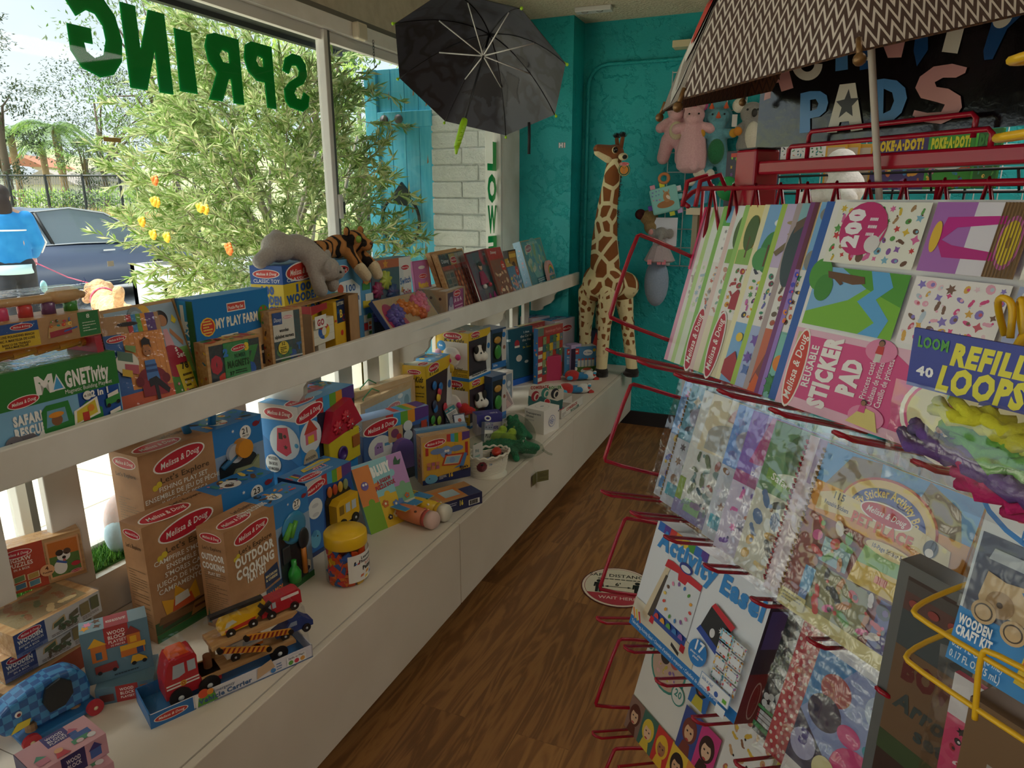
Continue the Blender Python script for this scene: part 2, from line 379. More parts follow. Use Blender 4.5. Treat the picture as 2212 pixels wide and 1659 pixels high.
L = {'S':[((58,2),(30,0),(8,10),(0,30),(22,36),(32,22),(50,22),(60,31),(50,41),(22,50),(4,66),(6,86),(26,99),(56,100),(86,88),(98,66),(76,62),(62,78),(44,80),(34,72),(40,62),(76,48),(98,34),(96,14),(82,4))],'P':[((2,0),(34,0),(36,40),(62,40),(90,52),(99,72),(92,92),(70,100),(2,100)),((36,64),(36,78),(54,80),(60,72),(52,64))],'R':[((2,0),(32,0),(34,36),(40,36),(64,0),(100,0),(72,42),(92,56),(97,78),(88,95),(68,100),(2,100)),((34,60),(34,76),(52,78),(60,70),(52,60))],'I':[((4,0),(96,0),(92,100),(8,100))],'N':[((2,0),(34,0),(34,52),(62,0),(98,0),(98,100),(66,100),(66,48),(38,100),(2,100))],'G':[((52,0),(26,6),(6,24),(0,50),(8,78),(28,96),(54,100),(80,95),(98,84),(82,66),(62,76),(46,74),(34,62),(32,46),(40,28),(58,22),(72,28),(74,38),(58,38),(58,56),(100,56),(100,26),(84,8))]}
def letter_mesh(outs,y0,y1,z0,z1,mirror=True):
 cu = bpy.data.curves.new('l','CURVE'); cu.dimensions = '2D'; cu.fill_mode = 'BOTH'
 for o_ in outs:
  sp = cu.splines.new('POLY'); sp.points.add(len(o_)-1); sp.use_cyclic_u = True
  for p,(a,b)in zip(sp.points,o_):
   a = 100-a if mirror else a; p.co = (y0+(y1-y0)*a/100,z0+(z1-z0)*b/100,0,1)
 ob = bpy.data.objects.new('l',cu); me = ob.to_mesh(); vs = [(v.co.x,v.co.y)for v in me.vertices]; fs = [tuple(p.vertices)for p in me.polygons]; ob.to_mesh_clear(); return vs,fs
for ch,a,b,z0,z1 in(('G',1.42,1.585,1.912,2.135),('N',1.59,1.75,1.898,2.128),('I',1.772,1.848,1.912,2.096),('R',1.892,2.055,1.902,2.114),('P',2.07,2.22,1.906,2.12),('S',2.265,2.415,1.913,2.118)):
 vs,fs = letter_mesh(L[ch],a,b,z0,z1); mb = MB()
 mb.add([(-1.8935,y,z)for y,z in vs],fs,GREEN); mb.add([(-1.8965,y,z)for y,z in vs],[f[::-1]for f in fs],GREEN); mb.obj('letter',w1)
mb = MB(); zz = 1.945
for ch in 'LOWERS':
 vs,fs,tw = text2d(ch,.05); zz_ = zz-(.185 if ch!='L' else .18)
 x0,x1 = min(v[0]for v in vs),max(v[0]for v in vs)
 mb.add([(-1.8935,4.09+(1-(v[0]-x0)/(x1-x0))*.135,zz_+v[1]/.72*.16)for v in vs],fs,GREEN); zz-=.19
mb.obj('letter',w1)
mb = MB(); R_ = random.Random(4)
for i in range(60):
 y,z = 1.33+R_.gauss(0,.02),R_.uniform(1.16,1.36); mb.tube([(-1.8875,y,z),(-1.8875,y+R_.uniform(-.012,.012),z+R_.uniform(-.01,.01))],.0006,M('#3b3fa5'),4)
for z in(1.27,):mb.box(-1.888,1.43,1.39,-1.887,1.45,1.405,M('#e8dcc4'))
mb.box(-1.8885,1.475,1.74,-1.887,1.53,1.752,M('#b79a4a')); mb.obj('window_scratches',w1)
pf = thing('picket_fence','white picket fence behind the display, below the shelf','fence',(XP,2.5,ZC))
for k in range(-7,17):
 y = 1.05+.205*k-2.5
 MB().box(-.012,y,.126,.012,y+.093,.59,WHITE,.003).obj('picket',pf)
MB().box(-.03,-3,.535,-.012,2.04,.59,WHITE).obj('rail',pf)
sh = thing('wall_shelf','long white shelf with a front lip below the shop window','shelf',(XP,2.5,ZS))
MB().box(-.005,-3.2,-.022,.31,2.03,0,WHITE).obj('shelf_board',sh)
MB().box(.31,-3.2,-.02,.332,2.03,.062,WHITE,.003).obj('lip',sh)
for y in(-.62,.26,1.12,1.99):
 mb = MB(); q = [(0,-.022),(.26,-.022),(.25,-.04)]+[(.25-.16*t-.025*sin(2*pi*t),-.04-.14*t)for t in(.2,.4,.6,.8,1)]+[(.085,-.2),(.04,-.212),(0,-.21)]
 mb.prism(q,y-.011,y+.011,WHITE,'y'); mb.obj('bracket',sh)
mb = MB(); rr = random.Random(1); G = [M('#3f7a1e',.7),M('#5b9a2c',.7),M('#2f6318',.7),M('#79b044',.7)]
mb.box(XG+.012,.9,.555,XP-.022,2.2,.562,G[2])
for i in range(7000):
 x,y = rr.uniform(XG+.012,XP-.022),rr.uniform(.9,1.75); a = rr.uniform(0,6.28); l = rr.uniform(.015,.034); dx,dy = cos(a),sin(a); k = rr.uniform(.2,.8)
 mb.add([(x-dy*.0016,y+dx*.0016,.562),(x+dy*.0016,y-dx*.0016,.562),(x+dx*l*k,y+dy*l*k,.562+l*.9)],[(0,1,2)],rr.choice(G))
tag(mb.obj('artificial_grass'),'strip of green artificial turf on the window sill','grass',kind='stuff')
p = onx(226,1105,-1.82); t_ = thing('plush_rabbit','pastel pink and blue plush rabbit in the turf behind the brown boxes','plush toy',(-1.82,p.y+.03,.557)); mb = MB(); mb.ell((0,.02,.09),(.04,.055,.09),plush('#e6c9c4','#dfd0d0',60,.4)); mb.obj('body',t_); MB().ell((.012,-.012,.06),(.034,.034,.055),plush('#a8c4d2','#b8d0da',60,.4)).obj('leg',t_); MB().ell((.0,.06,.16),(.03,.04,.1),plush('#ece6e2','#e0d8d4',60,.4)).obj('ear',t_)
for i,y in enumerate((-.63,.72,2.07,3.42)):
 lb = ['white low display cabinet in the near corner, under the stacked jigsaw boxes','white low display cabinet under the wooden vehicle carrier and the yellow-lidded jar','white low display cabinet with the khaki hang tag on its front','white low display cabinet under the giraffe, against the back wall'][i]
 t_ = thing('display_cabinet',lb,'cabinet',(XF,y,0),group='low display cabinets')
 mb = MB(); e_ = 1.349 if i<3 else 1.125; mb.box(-.66,.001,.10,-.0255,e_,ZC,CAB)
 if i==3:mb.box(-.415,e_,.10,-.0255,1.349,ZC,CAB)
 mb.obj('carcass',t_)
 MB().box(-.022,.002,.10,0,1.348,ZC,CAB,.0025).obj('door_panel',t_)
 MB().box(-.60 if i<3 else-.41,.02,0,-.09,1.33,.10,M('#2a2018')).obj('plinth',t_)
t_ = thing('hang_tag','folded khaki paper hang tag on a thread against the cabinet front','tag',onx(1160,1020,XF+.012))
mb = MB(); mb.box(-.004,-.048,-.052,-.002,0,.0,'#5d5a35'); mb.obj('tag_leaf',t_)
mb = MB(); mb.X = Matrix.Rotation(radians(-40),4,'Z'); mb.box(0,0,-.05,.002,.062,.002,'#6b6840'); f = Face(mb,(.0021,.004,-.048),(0,.054,0),(0,0,.046)); f.lines(5,10,95,90,9,'#3c3a22',.4,3); mb.obj('tag_leaf',t_)
MB().tube([(0,-.02,0),(-.006,-.03,.04),(-.008,-.03,.11)],.0008,M('#d8d4c4'),5).obj('thread',t_)
mb = MB(); c = [(-1.462,YB-.02,z)for z in(0,1,2.0,2.30)]+[(-1.462+.13*(1-cos(t)),YB-.02,2.30+.13*sin(t))for t in(.3,.6,.9,1.2,1.57)]+[(-.6,YB-.02,2.43),(3.1,YB-.02,2.43)]
mb.tube(c,.012,TEAL,10); mb.box(-.85,YB-.035,2.415,-.82,YB,2.445,TEAL,.003); tag(mb.obj('conduit_pipe'),'teal painted electrical conduit bending along the back wall','pipe')
p = onz(1283,15,ZT)
t_ = thing('track_adapter','white electrical plate mounted on the popcorn ceiling','fixture',p,radians(4)); mb = MB(); mb.box(-.11,-.035,-.028,.11,.035,0,M('#d9dbd8',.4),.005); mb.obj('plate',t_)
mb = MB()
for x in(-.05,.04):mb.tube([(x-.02,-.02,-.029),(x,-.02,-.036),(x+.02,-.02,-.029)],.0025,M('#8d8f8c'),6)
mb.obj('clip',t_)
p = ony(1216,313,YP-.002); mb = MB(); f = Face(mb,(p.x-.03,YP-.001,p.z-.02),(.06,0,0),(0,0,.04))
for ch,u,cc in(('H',30,'#e9edf0'),('I',72,'#e9cfc9')):f.t(ch,u,12,70,'#8a9a98',bold=.12); f.l+=3; f.t(ch,u,14,66,cc,bold=.06)
tag(mb.obj('letter_sticker'),'small pale HI letter sticker on the teal pilaster','sticker')
t_ = thing('hook_chain','short steel chain with a hook hanging from the window header','chain',onx(806,86,-1.84)); mb = MB()
for k in range(6):mb.tube([(.0,.004*cos(a)if k%2 else 0,-.012*k-.008-.008*sin(a))if k%2 else(.004*cos(a),0,-.012*k-.008-.008*sin(a))for a in[i*.785 for i in range(8)]],.0013,M('#5e5e5c',.4,.8),5,True)
mb.obj('links',t_); MB().tube([(0,0,-.075),(0,0,-.1),(0,.008,-.112),(0,.018,-.105),(0,.018,-.096)],.0016,M('#5e5e5c',.4,.8),6).obj('hook',t_)
t_ = thing('roller_blind_bracket','cream blind bracket screwed to the header above the mullion','bracket',onx(772,70,-1.845)); MB().box(-.004,-.035,-.03,.03,.035,.035,M('#d8cdb4'),.008).obj('bracket_plate',t_)
p = onz(1335,1268,.0015); t_ = thing('floor_sticker','round worn SAFE DISTANCE sticker on the wood floor','sticker',p,radians(13))
mb = MB(); R0 = .155; mb.lathe([(R0,0),(R0,.001)],M('#5a2327'),48,smooth=False); f = Face(mb,(-R0,-R0,.0011),(2*R0,0,0),(0,2*R0,0))
f.e(50,50,48.5,'#d8c7b4',None,0,40).e(50,50,45.5,'#8c2d35',None,0,40).e(50,50,44.8,'#cfc7b0',None,0,40)
f.p([(50+44.8*cos(a),50+44.8*sin(a))for a in[pi+.42+i*(pi-.84)/16 for i in range(17)]],'#a83240')
f.t('WAIT HERE',50,18,7,'#e3d6c6',bold=0).t('SAFE DISTANCE',50,74,8,'#1c1a17',bold=.01).lines(22,66,80,70,1,'#3a3630',.5)
for x in(24,76):f.e(x,61,3.6,'#171512').p([(x-6,57),(x+6,57),(x+7,46),(x+4.6,46),(x+4,53),(x+4.4,33),(x+.6,33),(x,44),(x-.6,33),(x-4.4,33),(x-4,53),(x-4.6,46),(x-7,46)],'#171512')
f.r(36,48,64,49,'#171512').p([(32,48.5),(37,51),(37,46)],'#171512').p([(68,48.5),(63,51),(63,46)],'#171512').t('6\'',50,51,8,'#171512')
mb.obj('decal',t_)
#outside the window
CONC = noisy('#cfc6b4','#bfb5a2',3,.1,.01,.8); ASPH = noisy('#6d6f72','#7b7d80',8,.2,.01,.85)
mb = MB(); mb.box(-9.2,-8,-.12,-1.99,16,0,CONC); mb.box(-1.99,-8,-.12,6,-2.72,0,CONC)
for y in(-.4,1.1,2.6,4.1,5.6,7.1):mb.box(-9.2,y,0,-1.99,y+.012,.0015,'#8f8878')
for x in(-3.4,-4.9,-6.4,-7.9):mb.box(x,-8,0,x+.012,16,.0015,'#8f8878')
struct('ground_sidewalk',mb)
mb = MB(); mb.box(-16,-20,-.3,-9.2,60,-.12,ASPH); mb.box(-9.6,-20,-.12,-9.2,60,-.02,M('#b9b2a4')); struct('road',mb)
struct('ground_verge',MB().box(-90,-40,-.4,-16,120,-.05,noisy('#9a8d58','#7b8a4a',2,.2,.02,.9)))
mb = MB(); mb.box(-3.0,-8,2.527,-1.99,4.2,2.75,noisy('#3b3d42','#2c2e33',6,.1,.01,.7)); mb.box(-3.04,-8,2.50,-3.0,4.2,2.8,M('#2a2c30')); struct('roof',mb)
def brick_mat():
 m,t,b = base('white_split_face_block'); n = noise(t,22,6.,.7); r = ramp(t,n.outputs['Fac'],[(.3,'#e9e9e4'),(.7,'#f8f7f2')])
 t.links.new(r.outputs['Color'],b.inputs['Base Color']); b.inputs['Roughness'].default_value = .85; bump(t,b,n.outputs['Fac'],1.,.03); return m
BR = brick_mat(); mb = MB(); rr = random.Random(2); z = 0; r0 = 0
while z<2.5:
 x = -2.40-(.0 if r0%2 else .02)
 for x0,x1 in((-2.40,-2.17),(-2.17,-1.90))if r0%2 else((-2.40,-2.05),(-2.05,-1.90)):
  mb.box(x0+.003,4.28+rr.uniform(0,.012),z+.004,x1-.003,4.6,z+.101,BR,.008)
 z+=.106; r0+=1
mb.box(-2.39,4.30,0,-1.9,4.6,2.5,BR); struct('wall_pier',mb)
BLUE = noisy('#4fbbe0','#6ccfea',7,.25,.004,.7,stretch=(6,6,.6)); BLUE2 = noisy('#62c6e4','#52b8d8',9,.25,.004,.7,stretch=(6,6,.6)); RUST = M('#b0794f',.8)
t_ = thing('barn_door','weathered sky-blue plank barn door with round iron studs outside','door',(-2.9,4.3,0))
for i in range(4):
 mb = MB(); mb.box(.095+i*.105,0,.05,.197+i*.105,.035,2.42,BLUE if i%2 else BLUE2,.003)
 for q in range(5):
  x,z = .1+i*.105+random.Random(i*9+q).uniform(.01,.08),random.Random(i*7+q).uniform(.6,2.3); mb.add([(x,-.001,z),(x+.012,-.001,z+.01),(x+.006,-.001,z+.06)],[(0,1,2)],RUST)
 mb.obj('plank',t_)
MB().box(0,-.02,.05,.095,.035,2.42,BLUE2,.004).obj('stile',t_)
mb = MB()
for z in(2.05,1.1,.35):mb.box(.095,-.02,z,.515,.0,z+.1,BLUE,.004)
mb.obj('rail',t_)
for x in(.15,.265,.15,.265):
 z = 2.10 if len(t_.children)<8 else 1.15
 MB().lathe([(.032,0),(.03,.008),(.018,.016),(.008,.02),(.001,.024)],M('#71666a',.5,.4),18,(x,-.02,z),(0,-1,0)).obj('stud',t_)
p = ony(858,478,4.2); t_ = thing('horse_collar','dark iron ring hanging on the blue barn door','ring',(p.x,4.255,p.z))
MB().tube([(.15*cos(a),-.01,.17*sin(a))for a in[i*pi/14 for i in range(28)]],.011,M('#3a3b3d',.6,.3),8,True).obj('hoop',t_)
MB().prism([(-.05,.12),(.06,.1),(.09,.18),(.02,.26),(-.03,.2)],-.02,.0,M('#2d2e30'),'y').obj('strap',t_)
def planter(nm,lb,x0,y0,x1,y1,h,col):
 t = thing(nm,lb,'planter',((x0+x1)/2,(y0+y1)/2,0)); w,d = (x1-x0)/2,(y1-y0)/2; mb = MB()
 for a in((-w,-d,w,-d+.05),(-w,d-.05,w,d),(-w,-d,-w+.05,d),(w-.05,-d,w,d)):mb.box(a[0],a[1],0,a[2],a[3],h,col)
 mb.obj('box',t); MB().box(-w+.05,-d+.05,.05,w-.05,d-.05,h-.06,M('#5a4a38',.9)).obj('soil',t); return t
PG = noisy('#c9cdca','#b8bdbb',4,.1,.01,.6)
planter('planter_box','tall grey square planter left of the olive bush',-5.8,4.62,-4.85,5.3,1.0,PG)
planter('planter_box','low white trough planter under the window beside the grey planter',-4.35,3.72,-2.6,4.2,.95,noisy('#e4e2dc','#d6d4cd',4,.1,.01,.6))
def leaf(mb,p,d,l,w,mat,up=None):
 d = d.normalized(); s_ = d.cross(up or V((0,0,1))); s_ = s_.normalized()if s_.length>1e-4 else V((1,0,0)); k = d.cross(s_)*w*.25
 n = len(mb.v); mb.v+=[p,p+d*l*.5+s_*w/2+k,p+d*l,p+d*l*.5-s_*w/2+k]; mb.f.append((n,n+1,n+2,n+3)); mb.m.append(mb.mi(mat)); mb.sm.append(False)
def leafm(h):
 k = ('leaf',h)
 if k not in _mats:
  m,t,b = base('leaf_'+h[1:]); b.inputs['Base Color'].default_value = lin(h); b.inputs['Roughness'].default_value = .55
  tl = t.nodes.new('ShaderNodeBsdfTranslucent'); tl.inputs['Color'].default_value = lin(h); mx = t.nodes.new('ShaderNodeMixShader'); mx.inputs['Fac'].default_value = .4
  t.links.new(b.outputs[0],mx.inputs[1]); t.links.new(tl.outputs[0],mx.inputs[2]); t.links.new(mx.outputs[0],t.nodes['Material Output'].inputs['Surface']); _mats[k] = m
 return _mats[k]
OL = [leafm(c)for c in('#98ac66','#aebd80','#829e52','#c2cc94','#cccb9a','#789646')]
t_ = thing('olive_bush','big airy olive bush growing right outside the shop window','bush',(-3.42,3.98,.95)); rr = random.Random(11); mb = MB(); br_ = MB(); BK = noisy('#8a7f70','#a59a8a',20,.3,.004,.9)
def sprig(a,b,wid,nl):
 P0 = [a+(b-a)*(i/5)+V((rr.gauss(0,wid),rr.gauss(0,wid),rr.gauss(0,wid)))*(i/5)for i in range(6)]; br_.tube(P0,.004,BK,4,r2=.0012)
 for i in range(nl):
  u = rr.uniform(.12,1)*5; k = min(4,int(u)); p = P0[k].lerp(P0[k+1],u-k); d = (P0[k+1]-P0[k]).normalized()+V((rr.gauss(0,.6),rr.gauss(0,.6),rr.gauss(0,.5)))
  leaf(mb,p,d,rr.uniform(.05,.095),rr.uniform(.010,.018),rr.choice(OL),V((rr.gauss(0,1),rr.gauss(0,1),rr.gauss(0,1))))
for i in range(10):
 a = i*.63; top = V((cos(a)*rr.uniform(.3,.75),sin(a)*rr.uniform(.3,.7),rr.uniform(.5,1.2)))
 br_.tube([(rr.gauss(0,.04),rr.gauss(0,.04),-.06),top*.45+V((rr.gauss(0,.07),rr.gauss(0,.07),0)),top],.024,BK,6,r2=.008)
for i in range(640):
 a = rr.uniform(0,2*pi); q = rr.random()**.5; hz = rr.uniform(.0,1.62); R0 = .40+.38*sin(max(0,min(1,(hz+.25)/1.7))*pi)
 p = V((cos(a)*R0*q*1.06+.0,sin(a)*R0*q*.95-.05*(1.2-hz),hz)); d = V((cos(a),sin(a),rr.uniform(-.35,1.1))).normalized()*rr.uniform(.25,.55)
 e = p+d
 if e.x>1.3 or(e.x>.35 and e.z>1.42):continue
 if e.y>.22 and e.x>.45:continue
 sprig(p,e,.025,64)
mb.obj('foliage',t_); br_.obj('stems',t_)
mb = MB()
for px,py in((835,1095),(850,1100),(1085,1128),(1115,1138),(770,1205),(830,1275),(905,1290),(1245,1360),(1240,1345),(840,980)):
 p = ond(px*.3977,py*.3977,3.75)-V((-3.42,3.98,.95)); c = M(random.choice(['#f0b51e','#f5c52c'])if py<1300 and py>1000 else '#ee7a2a',.6)
 for k in range(5):mb.ell(p+V((.014*cos(k*1.26),.006*(k%2),.014*sin(k*1.26))),(.016,.008,.016),c,7,5)
mb.obj('flowers',t_)
t_ = thing('succulent','lime green rosette succulent beside the olive trunk','plant',(-3.1,3.95,.89)); mb = MB()
for i in range(22):
 a = i*2.4; e = .2+i*.05; leaf(mb,V((0,0,.02)),V((cos(a)*(1.3-e),sin(a)*(1.3-e),e)),.14,.06,leafm('#b5cf5a'))
mb.obj('leaves',t_)
def tree(name,lb,px,py,dist,h,w,cols,n,trunk='#6a5b4c',flat=.6,leafl=.28,seed=1,base_h=.35,group='trees across the street',drop=0.):
 p = ond(px,py,dist); rr = random.Random(seed); zb = -.1; t = thing(name,lb,'tree',(p.x,p.y,zb),0,group); mb = MB(); bk = MB(); mt = M(trunk,.9); H_ = p.z-zb
 top = H_+h/2; cc = V((0,0,H_)); bk.tube([(0,0,0),(.1,0,H_*.4),(0,.1,top*.8)],[.16,.12,.04],mt,7)
 for i in range(n):
  a = rr.uniform(0,6.28); q = rr.random()**.4; e = rr.uniform(-1,1); r_ = w/2*math.sqrt(max(0,1-e*e))*q
  c = cc+V((cos(a)*r_,sin(a)*r_,e*h/2)); col = rr.choice(cols); s_ = rr.uniform(.5,1.)*w*.09
  if i%9==0:bk.tube([cc+V((0,0,-h*.45)),cc.lerp(c,.5)+V((0,0,-h*.1)),c],[.06,.035,.012],mt,5)
  for k in range(54):
   o = V((rr.gauss(0,s_),rr.gauss(0,s_),rr.gauss(0,s_*flat))); leaf(mb,c+o,V((rr.gauss(0,1),rr.gauss(0,1),rr.gauss(0,.6)-drop)),leafl*.62*rr.uniform(.6,1.2),leafl*.24,col)
 mb.obj('crown',t); bk.obj('trunk',t); return t
DK = [leafm(c)for c in('#3f4d36','#4d5b42','#33402d','#5a6649')]; MD = [leafm(c)for c in('#6b8a45','#86a257','#5a7a3a')]; LT = [leafm(c)for c in('#a6c25e','#b9d06f','#8fae4a')]; GY = [leafm(c)for c in('#7d8b6c','#8e9a7c','#6c7a5c')]
tree('pine_tree','dark spreading pine across the street',205,265,30,4.6,6.2,DK,90,seed=3)
tree('pine_tree','dark conifer cut by the left edge of the window',-30,150,20,6.4,2.6,DK,70,seed=4,leafl=.22)
tree('pepper_tree','tall grey-green weeping tree behind the window lettering',345,130,22,5.2,5.0,GY+MD,90,seed=5,drop=.8)
tree('pepper_tree','bright weeping tree by the mullion, behind the olive bush',700,150,14,4.2,3.6,LT+MD,80,seed=6,drop=1.2,leafl=.24)
tree('street_tree','small dark tree on a thin trunk behind the parked car',180,350,26,1.8,2.2,DK+MD,40,seed=7,leafl=.2)
tree('street_tree','green tree in front of the blue barn door, far behind',775,330,18,5.0,2.2,MD+DK,50,seed=8)
tree('street_tree','broad green tree low behind the olive bush',520,330,30,5.0,8.0,MD+GY,80,seed=9)
def palm(px,py,dist,lb,s=1.,seed=0):
 p = ond(px,py,dist); t = thing('palm_tree',lb,'tree',(p.x,p.y,-.1),group='palm trees across the street'); H_ = p.z+.1; rr = random.Random(seed)
 MB().tube([(0,0,0),(.05,0,H_*.5),(0,0,H_)],[.2,.15,.17],noisy('#8a6f52','#a08868',6,.3,.02,.9),8).obj('trunk',t); mb = MB()
 for i in range(16):
  a = i*.785+rr.uniform(-.2,.2); e = rr.uniform(.1,1.0); P_ = [V((cos(a)*u*1.5*s,sin(a)*u*1.5*s,H_+s*(e*u*1.3-1.35*u*u)))for u in[k/7 for k in range(8)]]
  for k in range(7):
   d = P_[k+1]-P_[k]; sd_ = d.cross(V((0,0,1))).normalized()
   for m_ in range(4):
    q = P_[k].lerp(P_[k+1],m_/4)
    for g in(-1,1):leaf(mb,q,d.normalized()*.6+sd_*g-V((0,0,.45)),.48*s,.05*s,rr.choice(MD))
 mb.obj('fronds',t)
palm(118,275,30,'palm tree nearer the pine, across the street',1.05,1); palm(20,280,34,'palm tree with a rusty trunk at the left edge of the window',1.0,2); palm(88,310,36,'shorter palm tree between the two taller palms',.8,3)
for k,(px,lb)in enumerate(((60,'yellow-green hedge shrub behind the fence, left'),(115,'round olive-green hedge shrub above the parked car'),(175,'dark hedge shrub by the thin tree trunk'),(250,'green hedge shrub right of the thin tree trunk'),(330,'low hedge shrub half hidden by the olive bush'))):
 p = ond(px,405,19); t_ = thing('hedge_shrub',lb,'shrub',(p.x,p.y,-.05),group='hedge shrubs'); mb = MB(); rr = random.Random(20+k)
 for i in range(900):
  a,b = rr.uniform(0,6.28),rr.random()**.5; z = rr.random(); leaf(mb,V((cos(a)*b*.85*(1-z*.3),sin(a)*b*.85*(1-z*.3),.1+z*1.75)),V((rr.gauss(0,1),rr.gauss(0,1),.6)),.16,.07,rr.choice(MD+(LT if k!=2 else DK)))
 mb.obj('leaves',t_)
mb = MB(); rr = random.Random(9); DG = [M(c,.9)for c in('#d8c48a','#c9b274','#e4d49e')]
for i in range(3500):
 p = ond(rr.uniform(20,345),442,rr.uniform(15.5,17)); leaf(mb,V((p.x,p.y,.0)),V((rr.gauss(0,.25),rr.gauss(0,.25),1)),rr.uniform(.9,1.5),.05,rr.choice(DG))
tag(mb.obj('dry_grass'),'strip of dry golden grass across the street','grass',kind='stuff')
t_ = thing('chain_link_fence','dark chain link fence with posts behind the dry grass','fence',ond(150,400,18)*V((1,1,0))if False else V((ond(150,400,18).x,ond(150,400,18).y,-.05))); o_ = t_.location
a_,b_ = ond(-60,400,18),ond(420,400,18); zz_ = onp(150,375,a_,V((1,0,0))).z if False else 2.18
for i in range(7):
 q = a_.lerp(b_,i/6); MB().cyl((q.x-o_.x,q.y-o_.y,0),(q.x-o_.x,q.y-o_.y,2.25),.035,M('#2e3133'),8).obj('post',t_)
mb = MB()
for i in range(90):
 q = a_.lerp(b_,i/89)-o_; w_ = a_.lerp(b_,min(1,(i+6)/89))-o_; v_ = a_.lerp(b_,max(0,(i-6)/89))-o_
 mb.tube([(q.x,q.y,.1),(w_.x,w_.y,2.2)],.004,M('#55595a'),3); mb.tube([(q.x,q.y,.1),(v_.x,v_.y,2.2)],.004,M('#55595a'),3)
q,w_ = a_-o_,b_-o_; mb.tube([(q.x,q.y,2.22),(w_.x,w_.y,2.22)],.025,M('#2e3133'),6); mb.obj('mesh',t_)
mb = MB(); g = []; N = 24
for i in range(N+1):
 for j in range(7):
  x = -40-j*9; y = -10+i*5; g.append((x,y,-.4+9.*(1-cos(pi*min(1,j/5)))/2*(.75+.25*sin(i*.7))))
mb.add(g,[(i*7+j,i*7+j+1,(i+1)*7+j+1,(i+1)*7+j)for i in range(N)for j in range(6)],noisy('#8a9468','#a59f7c',.6,.3,.1,.9),True); struct('hill',mb)
for k,(px,py,dist,w,h,lb,c,rc)in enumerate(((25,360,46,4.2,1.6,'white house with a grey gable roof on the slope','#e8e8e6','#8d8f94'),(75,340,54,5,1.5,'tan house behind the palms on the slope','#cbbfa9','#a1694f'),(20,318,62,6,1.6,'grey flat house high on the slope','#b9bbb9','#7c7f84'),(235,368,48,4.5,1.4,'pale house right of the pine, low on the slope','#dfdcd2','#94908c'),(130,372,44,4,1.3,'low white house behind the fence','#e2e0da','#9a8f86'))):
 p = ond(px,py,dist); t_ = thing('house',lb,'house',(p.x,p.y,p.z-h-.8),radians(-58),'houses on the hillside')
 MB().box(-w/2,-1.5,-1.2,w/2,1.5,h,c).obj('wall',t_); MB().prism([(-1.8,h),(1.8,h),(0,h+.9)],-w/2-.3,w/2+.3,M(rc,.8),'x').obj('roof',t_)
 for x in(-.28,.05,.3):MB().box(x*w-.35,-1.53,h*.35,x*w+.35,-1.5,h*.8,M('#56626c',.2)).obj('window',t_)
def car():
 t = thing('car','dark blue-grey parked saloon across the sidewalk, behind the person','car',(-11.9,7.9,-.12),pi/2)
 PA = M('#626c84',.22,.3); GLs = M('#6a767e',.06); CH = M('#c9ccd0',.2,.9); BK_ = M('#14161a',.6); W_ = .93
 body = [(-2.45,.62,.45,.8),(-2.3,.82,.32,.98),(-1.6,.93,.27,1.03),(0,.95,.26,1.0),(1.3,.94,.27,.97),(2.0,.88,.3,.88),(2.4,.74,.36,.74),(2.5,.6,.45,.62)]
 mb = MB(); rows = []
 for x,w,z0,z1 in body:
  zm = (z0+z1)/2; rows.append([(x,-w*.92,z0),(x,-w,z0+.12),(x,-w,zm+.1),(x,-w*.93,z1-.03),(x,-w*.8,z1),(x,w*.8,z1),(x,w*.93,z1-.03),(x,w,zm+.1),(x,w,z0+.12),(x,w*.92,z0)])
 n = 10; vs = [p for r in rows for p in r]; fs = [(i*n+k,(i+1)*n+k,(i+1)*n+(k+1)%n,i*n+(k+1)%n)for i in range(len(rows)-1)for k in range(n)]+[tuple(range(n)),tuple(range((len(rows)-1)*n+n-1,(len(rows)-1)*n-1,-1))]
 mb.add(vs,[f[::-1]for f in fs],PA,True); mb.obj('body',t)
 roof = [(-2.1,.98,.70,.985),(-1.3,1.28,.66,1.0),(-.6,1.50,.62,1.0),(.1,1.56,.60,1.0),(.7,1.47,.62,.99),(1.55,1.0,.72,.96)]
 up = MB(); gl = MB()
 for(xa,za,wa,ba),(xb,zb,wb,bb)in zip(roof,roof[1:]):
  up.quad((xa,-wa,za),(xb,-wb,zb),(xb,wb,zb),(xa,wa,za),PA if-1.4<xa<.5 else GLs)
  for sgn in(-1,1):gl.quad((xa,sgn*.86,ba),(xb,sgn*.86,bb),(xb,sgn*wb,zb),(xa,sgn*wa,za),GLs)
 up.obj('roof',t); gl.obj('side_glass',t)
 mb = MB()
 for s_ in(-1,1):
  mb.tube([(-2.05,s_*.86,.99),(0,s_*.875,1.01),(1.5,s_*.86,.97)],.012,CH,6); mb.tube([(x,s_*(w+.012),z+.005)for x,z,w,b in roof],.014,CH,6); mb.tube([(-1.2,s_*.955,.36),(1.3,s_*.955,.36)],.014,CH,6)
 mb.obj('chrome_trim',t)
 mb = MB()
 for s_ in(-1,1):mb.tube([(-.5,s_*.65,1.49),(-.42,s_*.86,1.0)],.03,BK_,6)
 mb.obj('door_pillar',t)
 for x in(-1.5,1.48):
  for s_ in(-1,1):
   w = MB(); w.lathe([(.2,-.1),(.33,-.1),(.35,-.06),(.35,.06),(.33,.1),(.2,.1)],BK_,24,(x,s_*.84,.34),(0,s_,0)); w = w.obj('wheel',t)
   MB().lathe([(.23,0),(.22,.03),(.05,.02),(.001,.03)],M('#8c8f94',.3,.8),20,(x,s_*.93,.34),(0,s_,0)).obj('hub',w)
 for s_ in(-1,1):MB().ell((1.02,s_*1.02,1.05),(.12,.11,.075),PA).obj('side_mirror',t)
 for x in(-.95,.35):MB().box(x,-.963,.86,x+.22,-.95,.885,CH).obj('door_handle',t)
car()
